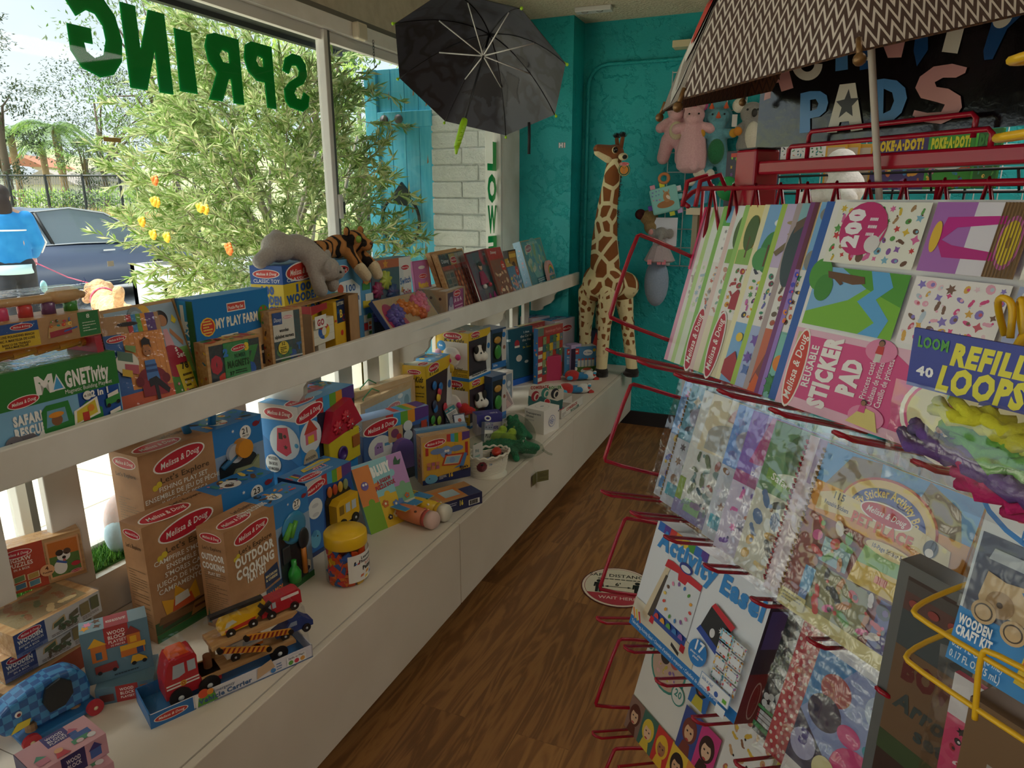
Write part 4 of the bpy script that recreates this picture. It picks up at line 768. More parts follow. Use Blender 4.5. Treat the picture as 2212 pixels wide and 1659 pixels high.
for x,z,R,c in((.15,.52,.030,'#5f4a9a'),(.27,.62,.030,'#6d58a8'),(.17,.36,.026,'#54408c'),(.42,.70,.030,'#e07a26'),(.56,.60,.030,'#e68430'),(.70,.74,.030,'#e06a8a'),(.78,.62,.03,'#e8808f'),(.84,.82,.026,'#e87a94'),(.66,.46,.024,'#d8642a')):
 mb = MB(); gear(mb,(w*x,-.001,h*z),R,M(c,.3),th=.018); mb.ell((w*x,-.024,h*z),(.012,.01,.012),M(c,.3),10,6); mb.obj('flower_gear',r)
MB().box(0,-.034,.01,w,-.0335,h,BUB).obj('plastic_wrap',r)
for k in(2,1,0):
 tl = (963.2-20*k,631-3.4*k+(2 if k==2 else 0)); tr = (1004.4-20*k,617.4-3*k); lb = ['wood-framed A is A stamp set, front of the row of three','wood-framed stamp set, middle of the row of three','wood-framed stamp set, back of the row of three by the purple pack'][k]
 r,mb,F,w,h = box('letter_set_box',lb,'toy box',tl,tr,.048,noisy('#a5876a','#b89a7a',9),X=-1.478-.052*k,group='small wood-framed stamp sets'); w_ = w
 f = F['front']; f.r(8,6,92,94,'#5a4a5e').r(36,10,88,96,'#a04a7c').md(56,84,18).t('A is A',60,56,14,'#e9d8e2',w=40,bold=.03).lines(42,18,84,48,3,'#e0b8d0',.45).e(24,30,14,'#c9c4cc',18).e(24,62,10,'#8a86a0'); F['left'].md(50,28,24,pi/2*0,'#b83a3a').e(40,76,14,'#5a3a34'); F['top'].r(6,10,94,90,'#cfc9c2'); mb.obj('frame_box',r)
for k in(1,0):
 r,mb,F,w,h = box('stamp_set',['wooden stamp set with rows of round stamps, leaning against its twin','wooden stamp set with a black edge, behind the other stamp set'][k],'toy',(940.3-13*k,547-1.5*k),(998-13*k,536-1*k),.022,OAK,X=-1.478-.035*k,lean=radians(19),group='stamp sets')
 f = F['front']; f.r(4,3,97,97,'#7a5a44').r(6,78,62,95,'#3a3a46').t('Disney',22,83,6,'#c9cbd2',w=26,sh=.2).r(40,78,62,95,'#b8a05a').md(54,85,13).r(62,78,97,95,'#a8a49c').r(6,72,97,78,'#a84a3a').r(8,40,40,70,'#8a8478')
 for j in range(3):
  for i in range(2):f.r(10+i*15,42+j*9,22+i*15,49+j*9,'#4a5a5c' if(i+j)%2 else '#6a6a60')
 for j in range(8):
  for i in range(5):f.e(46+i*11,8+j*8,4,'#a04a34' if(i+j)%2 else '#b8704a'); f.l-=1; f.e(46+i*11,8+j*8,2.2,'#d8b08a'); f.l-=1
 mb.obj('wood_tray',r); MB().box(w*.03,-.002,h*.03,w*.97,-.0012,h*.97,WRAP).obj('plastic_window',r)
r,mb,F,w,h = box('doll_pack','red-edged clear pack holding a wooden dress-up doll and pink shoes','toy pack',(1003,547),(1050,536),.004,'#7a2630',X=-1.452,lean=radians(20))
f = F['front']; f.r(4,3,96,97,'#6f6a74').r(60,84,98,99,'#b8302c').e(66,86,11,'#cf3a4a').t('Disney',84,89,4.5,'#f0ece4',w=24,sh=.2).t('Wooden',80,77,4,'#6a2c2c',w=28).r(70,70,98,75,'#c23a3a'); mb.obj('card',r)
mb = MB(); mb.ell((w*.36,-.01,h*.72),(.018,.008,.020),M('#d8a888',.6)); mb.ell((w*.36,-.013,h*.76),(.021,.009,.014),M('#3a2a24',.6)); mb.prism([(w*.2,h*.42),(w*.52,h*.42),(w*.42,h*.64),(w*.30,h*.64)],-.012,-.004,M('#b01f5c',.4),'y'); mb.ell((w*.26,-.012,h*.38),.012,M('#e9e4e0',.4)); mb.ell((w*.5,-.012,h*.38),.012,M('#c8284c',.4)); mb.obj('wooden_doll',r)
mb = MB()
for x in(.34,.56):mb.ell((w*x,-.013,h*.12),(.022,.010,.014),M('#b41a7a',.3)); mb.tube([(w*x-.018,-.013,h*.13),(w*x,-.013,h*.24),(w*x+.016,-.013,h*.13)],.004,M('#b41a7a',.3),6)
mb.obj('doll_shoes',r); MB().box(w*.03,-.03,h*.02,w*.97,-.0012,h*.98,BUB).obj('clear_blister',r)
for(nm,lb,tl,tr,c1,c2,X,th,seed)in(('stamp_pack','red topped wooden stamp pack between the doll pack and the blue puzzle',(1049,538),(1080,533),'#9c4a36','#b8302c',-1.462,19,3),('princess_pack','slim blue and gold activity pack leaning by the gold-edged box',(1089,560),(1113,554.5),'#3f6f9a','#c9a23a',-1.468,18,4)):
 r,mb,F,w,h = box(nm,lb,'toy pack',tl,tr,.012,c1,X=X,lean=radians(th)); f = F['front']; f.r(4,3,97,78,'#8a5a48' if seed==3 else '#5a86a8').r(0,80,100,100,c2).t('Disney',40,90,5,'#f0ece4',w=40,sh=.2).e(80,66,15,'#c9382e').t('22',80,63,6,'#f0ece4',bold=.03).blobs(6,6,94,60,16,['#d8b08a','#c86a4a','#e6d2b0','#7a3a2c']if seed==3 else['#e0c050','#c9d8e6','#e8a090'],seed,(6,10),'eb'); mb.obj('card',r); wrap(r,w,.012,h)
r,mb,F,w,h = box('storybook','dark gold-edged box standing behind the blue activity pack','book',(1096,541),(1113,538),.03,'#2c2119',X=-1.50,lean=radians(10)); F['front'].r(8,30,92,97,'#a8782c').e(50,66,22,'#5a3a1c').r(8,84,92,92,'#d8b04a'); mb.obj('cover',r)
r,mb,F,w,h = box('puzzle_box','pale turquoise puzzle box in the corner, by the rainbow stacker','puzzle',(1122.3,521.5),(1167,513),.045,'#b9d2e0',X=-1.462,lean=radians(17))
f = F['front']; f.r(0,0,100,100,'#b09a6a').r(3,2,97,98,'#5f9aa4').e(55,60,34,'#7fb8b4',30).blobs(12,35,92,88,14,['#9fc0a0','#a8b878','#6aa0b8','#c9d2b8'],8,(6,10),'eb').md(28,84,15,.1,'#b86a7a').r(30,8,80,26,'#2f7a8a').lines(34,10,78,24,4,'#cfe6e2',.4).t('PUZZLE',50,91,4,'#d8e6d8',w=50); F['left'].r(0,0,100,100,'#9cc2d8').blobs(10,5,90,95,12,['#c9dce8','#8ab4cc','#d8b0b8'],3,(12,18),'e'); mb.obj('carton',r); wrap(r,w,.045,h)
a = onx(1203,597,-1.452); t_ = thing('rainbow_stacker','rainbow shaped toy pack at the far end of the shelf','toy',(-1.455,onx(1193,600,-1.455).y,ZS),0,rot=(Matrix.Rotation(radians(93),3,'Z')@Matrix.Rotation(radians(-15),3,'X')).to_quaternion())
mb = MB(); q = [(0,0),(.13,0),(.13,.11)]+[(.065+.065*cos(t),.11+.065*sin(t))for t in[i*pi/10 for i in range(1,10)]]+[(0,.11)]; mb.prism(q,0,.02,M('#d8a8a4'),'y')
f = Face(mb,(0,0,0),(.13,0,0),(0,0,.175))
for R,c in((44,'#c96a5a'),(38,'#d8c24a'),(31,'#5aa060'),(24,'#3f8aa8'),(16,'#6a5a9a'),(9,'#d8c4b8')):f.e(50,54,R,c,None,0,20,0,pi)
f.r(6,4,94,46,'#4f8a8c').blobs(8,6,92,44,10,['#a8c46a','#d8b24a','#8ac0c4'],5,(6,9),'e'); mb.obj('card',t_); MB().box(-.002,-.02,0,.132,-.0195,.115,BUB).obj('clear_blister',t_)
#plush on the boxes
def pl(name,parent,col,vox=.006,it=4):
 mb = MB(); mb.mat = col; return mb
GP = plush('#9a938c','#aaa39b',130,.6)
p0 = BLKO+V((0,0,0)); Q = BLKQ.to_matrix()
t_ = thing('plush_animal','grey plush animal draped head down over the yellow block box','plush toy',BLKO+V((0,0,BLKH-ZS)),0,rot=BLKQ); t_.scale = (.72,.72,.72); W_ = BLKW; c = W_*.5+.03
mb = MB(); mb.ell((c-.06,.065,.075),(.085,.075,.07),GP); mb.ell((c+.03,.03,.07),(.085,.07,.062),GP); mb.cap_((c+.05,.0,.06),(c+.085,-.06,-.005),.06,.055,GP); mb.cap_((c-.06,.07,.1),(c-.045,.08,.125),.05,.03,GP)
mb.cap_((c-.12,.08,.045),(c-.16,.1,.02),.04,.035,GP)
mb.cap_((c+.045,-.035,.03),(c+.045,-.065,-.1),.04,.032,GP); mb.cap_((c+.045,-.065,-.1),(c+.055,-.07,-.13),.033,.034,GP)
mb.cap_((c+.10,-.05,-.01),(c+.155,-.075,-.09),.033,.03,GP); mb.ell((c+.155,-.08,-.11),(.034,.033,.042),GP)
mb.ell((c+.105,-.09,-.035),(.062,.055,.056),GP); mb.ell((c+.155,-.105,-.055),(.045,.042,.036),GP); blobby(mb.obj('body',t_),.006,5)
for x,y,z in((.06,-.115,-.02),(.165,-.06,.02)):
 mb = MB(); mb.ell((c+x,y,z),(.03,.012,.032),GP); mb.obj('ear',t_)
for x,z in((.165,-.035),(.125,-.05)):mb = MB(); mb.ell((c+x,-.143,z),.006,M('#1c1a1a',.2)); mb.obj('eye',t_)
def tiger_mat():
 m,t,b = base('tiger_fur'); tc = t.nodes.new('ShaderNodeTexCoord'); w = t.nodes.new('ShaderNodeTexWave'); w.inputs['Scale'].default_value = 9; w.inputs['Distortion'].default_value = 6; w.inputs['Detail'].default_value = 2; w.inputs['Detail Scale'].default_value = 1.6
 t.links.new(tc.outputs['Object'],w.inputs['Vector']); r = ramp(t,w.outputs['Fac'],[(.0,'#1d1510'),(.24,'#1d1510'),(.30,'#a8703a'),(1,'#b98048')]); t.links.new(r.outputs['Color'],b.inputs['Base Color']); b.inputs['Roughness'].default_value = .95; n = noise(t,150); bump(t,b,n.outputs['Fac'],.6,.004); return m
TG = tiger_mat(); CRM = plush('#cbb894','#d8c8a8')
t_ = thing('plush_tiger','striped plush tiger lying on the pale blue block box, paws hanging','plush toy',CASO+V((0,0,CASH-ZS)),0,rot=CASQ); c = CASW
mb = MB(); mb.ell((c*.28,.06,.035),(.11,.045,.038),TG); mb.ell((c*.55,.045,.045),(.07,.045,.045),TG); mb.ell((c*.74,.01,.06),(.05,.052,.046),TG); mb.ell((c*.76,-.04,.05),(.03,.025,.024),TG)
mb.cap_((c*.58,.01,.03),(c*.60,-.035,-.03),.026,.022,TG); mb.cap_((c*.80,.01,.02),(c*.87,-.04,-.03),.026,.022,TG); mb.cap_((c*.1,.07,.02),(c*-.12,.07,.012),.014,.012,TG); blobby(mb.obj('body',t_),.005,4)
for a,b in(((c*.60,-.04,-.035),(c*.68,-.048,-.065)),((c*.87,-.045,-.035),(c*.92,-.05,-.065))):MB().cap_(a,b,.024,.022,CRM).obj('paw',t_)
for x in(.60,.88):MB().ell((c*x,.01,.1),(.017,.01,.018),TG).obj('ear',t_)
for x in(.64,.84):MB().ell((c*x,-.033,.072),(.014,.008,.014),M('#8aa83a',.2)).obj('eye',t_)
MB().ell((c*.76,-.064,.056),(.009,.005,.006),M('#5a3a2c',.4)).obj('nose',t_)
#things on the low cabinets
def toy_window(f,a,b,c,d,col='#23282c',arch=False):
 if arch:f.p([(a,b),(c,b),(c,d-8)]+[((a+c)/2+(c-a)/2*cos(t),d-12+12*sin(t))for t in[i*pi/12 for i in range(13)]],col)
 else:f.r(a,b,c,d,col)
SKYB = '#2f7fc4'
def explore(lb,tl,tr,d,h,z,title,n,seed,sub=(),top=1.0,big=False):
 r,mb,F,w,h = box('play_set_box',lb,'toy box',tl,tr,d,noisy('#b98a60','#a87a52',14,.02,.001,.6),z=z,h=h,group='brown Let\'s Explore boxes')
 H0 = h*(1-top); f = Face(mb,(0,0,H0),(w,0,0),(0,0,h-H0)); g = Face(mb,(0,d,H0),(0,-d,0),(0,0,h-H0)); t = F['top']
 f.r(56,0,100,100,'#8fa6c2').r(56,74,100,100,SKYB).md(29,87,20,.12,sq=.34).t("Let's Explore",32,71,5,'#5a432c',w=38,bold=.015).e(9,69,2,'#d9c23a').e(12,71,2,'#d9c23a')
 y = 60 if big else 64
 for k,s_ in enumerate(title):f.t(s_,30,y,9 if big else 4.2,'#f0ece2',w=(44 if big else None)if k<2 or not big else 22,bold=.05 if big else .01); y-=(12 if big else 6.2)if k<1 or not big else 8
 f.e(84,88,5.2,'#f0eee8').t(n,84,87,5.5,'#222222',bold=.02).t('PIECES',84,84,1.7,'#222222').e(94,93,3,'#8a2434',2).p([(96,93),(99,96),(97,91)],'#8a2434').star(73,93,1.5,'#e6ecf2',6).e(76,80,1.2,'#d8c43a').e(68,78,1.2,'#3a7a4a')
 f.p([(58,6),(58,64)]+[(75+17*cos(q),62+9*sin(q))for q in[pi-i*pi/12 for i in range(13)]]+[(92,6)],'#20262a'); f.r(0,0,100,7,'#2a6a34')
 g.md(50,92,40,0).t("Let's Explore",50,80,3.4,'#5a432c',w=70).lines(12,12,90,62,22,'#8a6a48',.35,seed)
 if big:
  g.t('OUTDOOR',50,70,6,'#f0ece2',w=82,bold=.05).t('COOKING',50,61,6,'#f0ece2',w=82,bold=.05).t('PLAY SET',50,55,3,'#f0ece2',w=46).p([(4,4),(12,20),(20,4)],'#3a5a40').p([(60,4),(70,14),(80,4)],'#3a5a40')
 t.r(52,0,100,100,SKYB).md(20,30,17,0,sq=.5).t("Let's Explore",40,60,18,'#5a432c',w=22).e(70,40,7,'#f0eee8').t(n,70,32,18,'#222222').blobs(56,10,98,90,9,STK+['#2c2c2c'],seed,(2,4),'eb')
 if big:t.t('OUTDOOR COOKING',42,24,22,'#f0ece2',w=30,bold=.04)
 mb.obj('carton',r); MB().box(w*.575,-.003,H0+(h-H0)*.07,w*.925,-.0022,H0+(h-H0)*.71,BUB).obj('plastic_window',r); return r,w,h,H0
r,w,h,H0 = explore('brown fishing play set box with a blue handle, rearmost of three brown boxes',(296,988),(563,894),.12,.484,ZC,['FISHING PLAY SET','ENSEMBLE DE JEU DE PÊCHE','JUEGO DE PESCA'],'21',1,top=.70)
mb = MB(); mb.tube([(w*.46,.05,h),(w*.44,.05,h+.03),(w*.5,.05,h+.05),(w*.62,.05,h+.05),(w*.67,.05,h+.03),(w*.66,.05,h)],.012,M('#2f86c8'),8); mb.obj('carry_handle',r)
mb = MB(); mb.cyl((w*.78,-.001,h*.83),(w*.78,-.026,h*.83),.03,M('#e0922a',.35),20); mb.cyl((w*.72,-.001,h*.81),(w*.72,-.014,h*.81),.03,M('#b8bcc0',.3),20); mb.tube([(w*.6,-.008,h*.74),(w*.74,-.008,h*.80)],.008,M('#2f6f9a',.4),8); mb.obj('toy_reel',r)
mb = MB(); mb.prism([(w*.64,h*.62),(w*.72,h*.70),(w*.86,h*.69),(w*.93,h*.74),(w*.92,h*.64),(w*.84,h*.66),(w*.74,h*.60)],-.01,-.001,M('#9aa27c',.5),'y'); mb.obj('toy_fish',r)
mb = MB(); mb.box(w*.58,-.02,h*.54,w*.74,-.001,h*.66,M('#2f7fae',.35),.006); mb.obj('toy_tackle_box',r)
r,w,h,H0 = explore('brown campfire s\'mores play set box behind the outdoor cooking box',(304,1142),(591,1019),.09,.338,ZC,['CAMPFIRE S\'MORES PLAY','ENSEMBLE DE JEU','S\'MORES CAMPING','JUEGO DE HOGUERA DE','CAMPAMENTO S\'MORES'],'23',2)
me = MB(); f = Face(me,(0,-.0008,0),(w,0,0),(0,0,h),2); f.p([(0,7),(0,17),(56,10),(56,7)],'#31502c').p([(4,10),(6,18),(52,22),(54,14)],'#5a3a22').p([(2,14),(40,10),(44,15),(4,20)],'#7a5634').p([(8,20),(6,34),(14,30),(16,42),(24,30),(30,38),(32,22)],'#e0a52a').p([(12,20),(14,30),(20,26),(26,30),(28,20)],'#c8542a').p([(14,24),(15,32),(24,33),(25,26)],'#d9d6ce').p([(24,8),(27,18),(44,20),(43,10)],'#9a6a3a').r(27,13,43,15,'#5a3220').p([(40,22),(42,44),(56,46),(56,22)],'#6a4a2c'); me.obj('picture_print',r)
r,w,h,H0 = explore('brown OUTDOOR COOKING play set box, foremost of the three brown boxes',(482,1152),(663,1051),.097,.301,ZC,['OUTDOOR','COOKING','PLAY SET'],'27',3,big=True)
me = MB(); f = Face(me,(0,-.0008,0),(w,0,0),(0,0,h),2); f.e(30,12,20,'#6a6460',7).e(30,14,18,'#c9c6c0',5.5).e(28,14,9,'#d8762a',3).r(0,20,14,24,'#d98a2a').p([(38,22),(38,38),(54,42),(56,24)],'#27385c').t('MACARONI',46,32,2.6,'#e9d9a0',w=14,bold=.03).t('& CHEESE',46,28,2.6,'#e9d9a0',w=14,bold=.03).p([(38,8),(38,20),(62,22),(64,8)],'#27466c').t('SALMON',50,12,4,'#e0822a',w=22,bold=.05).t('through play!',78,1.6,3.4,'#e6eadf',w=24).p([(82,10),(82,20),(89,26),(96,20),(96,10)],'#e6e4da').e(89,13,6,'#27385c',3); me.obj('picture_print',r)
mb = MB(); mb.lathe([(.052,0),(.05,.004),(.036,.008),(.001,.006)],M('#3a86b0',.25),28,(w*.78,-.001,h*.66),(0,-1,0)); mb.obj('toy_plate',r)
for k,(x0,x1)in enumerate(((.63,.72),(.69,.78))):MB().tube([(w*x0,-.012,h*.60),(w*x1,-.012,h*.74)],[.010,.007],M('#5aa23a',.3),8).obj('toy_fork',r)
mb = MB(); mb.tube([(w*.86,-.008,h*.12),(w*.86,-.008,h*.40)],.008,M('#c97a2a',.5),8); mb.ell((w*.87,-.009,h*.5),(.024,.006,.035),M('#26282c',.4)); mb.obj('toy_spoon',r)
mb = MB(); mb.box(w*.6,-.008,h*.34,w*.70,-.002,h*.52,M('#2c3034',.4),.004); mb.obj('toy_spatula',r)
mb = MB(); mb.lathe([(.018,0),(.02,.03),(.012,.045),(.008,.05),(.008,.07)],M('#2f9a3a',.3),16,(w*.70,-.014,h*.12)); mb.obj('toy_soap_bottle',r)
def stack_box(lb,tl,tr,z,h,d,front,col=OAK,**kw):
 return box('jigsaw_box',lb,'puzzle',tl,tr,d,col,z=z,h=h,group='stacked jigsaw boxes',**kw)
for k,(z,tl,tr,lb)in enumerate(((ZC,(8,1500),(200,1380),'red labelled jigsaw box at the bottom of the stack'),(ZC+.062,(2,1430),(200,1327),'lower WOODEN jigsaw puzzles box with dinosaurs'),(ZC+.124,(27,1375),(213,1275),'upper WOODEN jigsaw puzzles box with dinosaurs, under the dog puzzle'))):
 r,mb,F,w,h = stack_box(lb,tl,tr,z,.06,.155,0); f = F['front']
 if k:f.r(0,0,100,100,'#cfcac6').r(0,0,34,100,'#3a4a80').r(0,0,34,16,'#6a78a4').md(17,82,13,0).t('WOODEN',17,52,17,'#e6e2da',w=27,bold=.05).t('JIGSAW PUZZLES',17,37,9,'#e6e2da',w=27).t('IN A BOX',17,22,9,'#e6e2da',w=16).t('DINOSAURS',17,4,8,'#3a4a80',w=22).p([(40,40),(42,66),(56,80),(57,52)],'#c9a878').p([(42,42),(43,60),(55,72),(55,52)],'#5a6a4a').p([(60,44),(61,66),(72,78),(72,54)],'#6a6048').blobs(46,20,70,44,8,['#6a5a44','#5a6a4a'],k,(2.5,4),'eb').lines(38,8,70,20,2,'#5a4a44',.4).r(74,30,85,84,'#8a7a50').r(87,34,97,90,'#6a6a4a').lines(75,8,97,26,3,'#5a4a44',.35)
 else:f.r(0,0,100,100,'#a8482c').md(40,50,14,0)
 t = F['top']; t.r(10,10,90,90,'#8a7a58').blobs(12,12,88,88,8,['#5a6a4a','#8a5a3a','#c9b080'],k,(7,10),'b'); mb.obj('wood_box',r); wrap(r,w,.155,h)
r,mb,F,w,h = stack_box('jigsaw puzzles box with a terrier picture, standing on top of the stack',(-45,1203),(172,1143.7),ZC+.186,.125,.06,0); f = F['front']
f.r(0,0,60,100,'#b8452c').md(34,84,15,0).t('JIGSAW',36,67,9,'#f0e6dc',w=22,bold=.02).t('PUZZLES',36,56,9,'#f0e6dc',w=24,bold=.02).t('IN A BOX',36,48,5,'#f0e6dc',w=16)
for x,y,c in((26,22,'#6a8a5a'),(40,22,'#b8944a'),(26,6,'#4a7a9a'),(40,6,'#5a8a9a')):f.p([(x,y),(x,y+13),(x+12,y+15),(x+12,y+2)],'#e0c8a0').p([(x+1,y+1),(x+1,y+12),(x+11,y+14),(x+11,y+3)],c)
f.r(62,8,97,92,'#d8a070').r(64,12,95,88,'#5a7a3a').r(64,56,95,88,'#c9722a').e(74,30,7,'#e9e4dc',9).e(79,54,7,'#e9e4dc').e(75,62,4,'#3a2c24').e(83,62,4,'#5a4234').e(79,50,2,'#1c1614').e(79,44,1.6,'#c86a6a').e(76,58,1,'#1c1614').e(82,58,1,'#1c1614').p([(70,44),(72,48),(82,38),(80,35)],'#3a5aa0').e(90,30,5,'#b8303a',3).e(60,32,7.5,'#e0a878').t('4',60,33,8,'#5a2c1c',bold=.03).t('Puzzles',60,26,4,'#5a2c1c',w=10).md(89,14,6,.1); mb.obj('wood_box',r); wrap(r,w,.06,h)
def playset(lb,tl,tr,z,d,h=None,bl=None,lean=0.,col='#5f7f8f',band='#a83434',flat=False):
 r,mb,F,w,h = box('block_set_box',lb,'toy box',tl,tr,d,col,z=z,h=h,bl=bl,lean=lean,group='wood block playsets'); return r,mb,F,w,h
def ps_front(f,band,roof='#e0a82a',house='#c8702c'):
 f.r(34,60,70,100,band).t('WOOD',52,85,7,'#f0e8e0',w=26,bold=.02).t('BLOCK',52,76,7,'#f0e8e0',w=27,bold=.02).t('PLAYSET',52,68,6,'#f0e8e0',w=27,bold=.01).t('10 PIECES',52,62,3.6,'#f0d8d0',w=22)
 f.p([(8,70),(20,86),(36,70)],roof).r(12,40,34,70,house).r(18,44,27,58,'#3a6a8a').r(66,58,86,78,house).p([(62,76),(74,92),(88,76)],'#8a3a34').r(70,60,80,72,roof).r(54,36,90,48,house).r(54,48,92,58,roof).r(78,36,88,48,'#3a4a7a').p([(14,18),(14,32),(46,34),(48,18)],'#8a3434').e(20,18,3.4,'#222226').e(42,18,3.4,'#222226').p([(66,20),(70,34),(80,34),(90,26),(92,20)],roof).e(71,19,3.6,'#222226').e(87,19,3.6,'#222226').lines(40,5,76,10,1,'#3a4a54',.5)
r,mb,F,w,h = playset('blue-grey WOOD BLOCK playset box lying flat under its twin',(204,1492),(331,1466),ZC,.10,bl=(204.6,1528)); f = F['front']; f.r(34,0,72,100,'#a83434').t('WOOD',53,66,18,'#f0e8e0',w=24,bold=.02).t('BLOCK',53,42,18,'#f0e8e0',w=24,bold=.02).t('PLAYSET',53,20,14,'#f0e8e0',w=24).r(76,20,96,80,'#c8702c').r(6,16,30,60,'#6a3a3a'); mb.obj('carton',r); zz = ZC+h
r,mb,F,w,h = playset('blue-grey WOOD BLOCK playset box standing upright beside the wooden truck',(170,1373),(317,1332),zz+.001,.055,h=.137); ps_front(F['front'],'#a83434'); F['top'].r(0,0,100,100,'#86a0ac').r(36,0,72,100,'#a83434').t('WOOD BLOCK PLAYSET',54,40,20,'#e9e0d8',w=30).blobs(4,10,32,90,3,STK,1,(7,9),'s'); F['right'].r(0,0,100,46,'#ece8e2').r(0,46,100,100,'#8a3038'); mb.obj('carton',r)
a,b,c = onz(29,1626,.60),onz(180,1541,.60),onz(260,1598,.60)
PN = M('#d9a6b4',.4); u = (b-a); yaw = atan2(u.y,u.x); w = u.length; d = .085; hb_ = .045
def flatbox(lb,o,yaw,z):
 r = thing('block_set_box',lb,'toy box',V((o.x,o.y,z)),yaw,'wood block playsets'); mb = MB(); mb.box(0,-d,0,w,0,hb_,PN); mb.box(-.001,-d-.001,.0,-.0005,.001,hb_,'#3a2c5a'); mb.box(w,-d+.004,0,w+.001,-.004,hb_*.9,'#ece8e2')
 f = Face(mb,(0,-d,hb_),(w,0,0),(0,d,0)); f.r(34,55,68,100,'#4a4486').t('WOOD',51,82,9,'#ece6ee',w=24,bold=.02).t('BLOCK',51,70,9,'#ece6ee',w=25,bold=.02).t('PLAYSET',51,60,7,'#ece6ee',w=25)
 f.r(64,34,90,54,'#4a6ab0').r(66,54,76,66,'#4a6ab0').p([(64,66),(71,82),(80,66)],'#c8708a').r(60,20,84,36,'#5a9a7a').e(70,24,5,'#e6c8d2').e(86,22,6,'#e8e4ea').p([(8,34),(16,50),(26,34)],'#5a9a8a').r(10,14,26,34,'#c8829a').p([(32,6),(36,26),(46,26),(52,6)],'#c84a5a').e(41,30,6,'#e6b08a')
 f = Face(mb,(0,-d,0),(w,0,0),(0,0,hb_)); f.r(34,0,68,100,'#3a3468').t('WOOD',51,60,20,'#ece6ee',w=20).t('BLOCK',51,34,20,'#ece6ee',w=20).r(74,20,90,60,'#4a6ab0').p([(72,60),(82,92),(92,60)],'#4a4486'); mb.obj('carton',r)
 return r
flatbox('lower pink WOOD BLOCK playset box, under its twin in the near corner',a+V((.02,-.005,0)),yaw-.06,.505); flatbox('pink WOOD BLOCK playset box with a princess castle, nearest the corner',a,yaw,.551)
r = thing('toy_carton','plain white carton under the two pink playset boxes','box',V((a.x,a.y,ZC)),yaw); mb = MB(); mb.box(.004,-d,0,w-.004,-.002,.0745,M('#e0dad0')); F_ = Face(mb,(.004,-d,0),(w-.008,0,0),(0,0,.0745)); F_.r(5,20,60,80,'#c8829a'); mb.obj('carton',r)
CK = None
def check_mat():
 m,t,b = base('blue_checked_paint'); tc = t.nodes.new('ShaderNodeTexCoord'); c = t.nodes.new('ShaderNodeTexChecker'); c.inputs['Scale'].default_value = 60; c.inputs['Color1'].default_value = lin('#2a5a96'); c.inputs['Color2'].default_value = lin('#3f86bc')
 t.links.new(tc.outputs['Object'],c.inputs['Vector']); t.links.new(c.outputs['Color'],b.inputs['Base Color']); b.inputs['Roughness'].default_value = .25; return m
p = onz(150,1590,ZC); t_ = thing('pull_along_toy','blue checked wooden pull-along animal wrapped in film','toy',V((-1.47,.80,ZC)),radians(78)); q = [(-.085,.05),(-.10,.075),(-.095,.10),(-.07,.115),(-.03,.128),(.02,.135),(.06,.13),(.085,.105),(.09,.07),(.085,.035),(-.02,.035),(-.03,.055),(-.06,.045)]
mb = MB(); mb.prism(q,-.028,.028,check_mat(),'y'); ob = mb.obj('body',t_); bv = ob.modifiers.new('round','BEVEL'); bv.width = .008; bv.segments = 3; bv.limit_method = 'ANGLE'
mb = MB(); mb.prism([(x,z)for x,z in((.0,.06),(-.01,.09),(.0,.12),(.03,.128),(.05,.11),(.05,.08),(.03,.06))],-.036,-.0285,M('#1d2024',.4),'y'); mb.obj('ear',t_)
MB().prism([(-.075,.052),(-.06,.07),(-.035,.068),(-.04,.055)],-.0305,-.0285,M('#d8c23a',.3),'y').obj('mouth',t_)
mb = MB(); mb.ell((-.055,-.029,.09),(.007,.003,.007),M('#e0dcd4')); mb.ell((-.055,-.031,.09),(.004,.003,.004),M('#7a2a34')); mb.obj('eye',t_)
MB().box(-.06,-.035,.008,.10,.035,.02,M('#2f6fa8',.3),.003).obj('base',t_)
for x,z in((-.03,.02),(.06,.02)):MB().cyl((x,0,.02),(x,0,.04),.012,OAK,10).obj('leg',t_)
for x in(-.045,.085):
 for y in(-.04,.04):mb = MB(); wheel(mb,(x,y,.018),.018,.01,(0,-1 if y<0 else 1,0),'#b8303a','#d8c8a0'); mb.obj('wheel',t_)
t_ = thing('striped_toy','black and white striped wooden toy at the left corner of the cabinet','toy',V((-1.62,.64,ZC)),radians(80)); mb = MB()
for k in range(8):mb.box(-.045+k*.012,-.03,.02,-.033+k*.012,.03,.13-.004*abs(k-3),M('#e6e2dc' if k%2 else '#1c1c20',.3))
mb.obj('body',t_); mb = MB(); mb.box(-.05,-.03,0,.055,.03,.02,M('#c9a272')); mb.obj('base',t_)
r = thing('toy_carton','blue carton edge behind the checked pull-along toy at the left border','box',V((-1.625,.70,ZC)),radians(84)); MB().box(0,.03,0,.085,.06,.10,M('#1f6fb0',.4)).obj('carton',r)
a,b = onz(326.4,1576,ZC),onz(676.6,1418.8,ZC); u = b-a; w = u.length; yaw = atan2(u.y,u.x); d = .12
t_ = thing('vehicle_carrier','wooden Emergency Vehicle Carrier truck set on a blue card tray','toy',a,yaw)
mb = MB(); B_ = M('#3a78b4',.4); mb.box(0,0,0,w,d,.004,B_); mb.box(0,0,0,w,.003,.036,M('#d3cfd4',.4)); mb.box(0,d-.003,0,w,d,.036,B_); mb.box(0,0,0,.003,d,.036,B_); mb.box(w-.003,0,0,w,d,.036,M('#d3cfd4',.4))
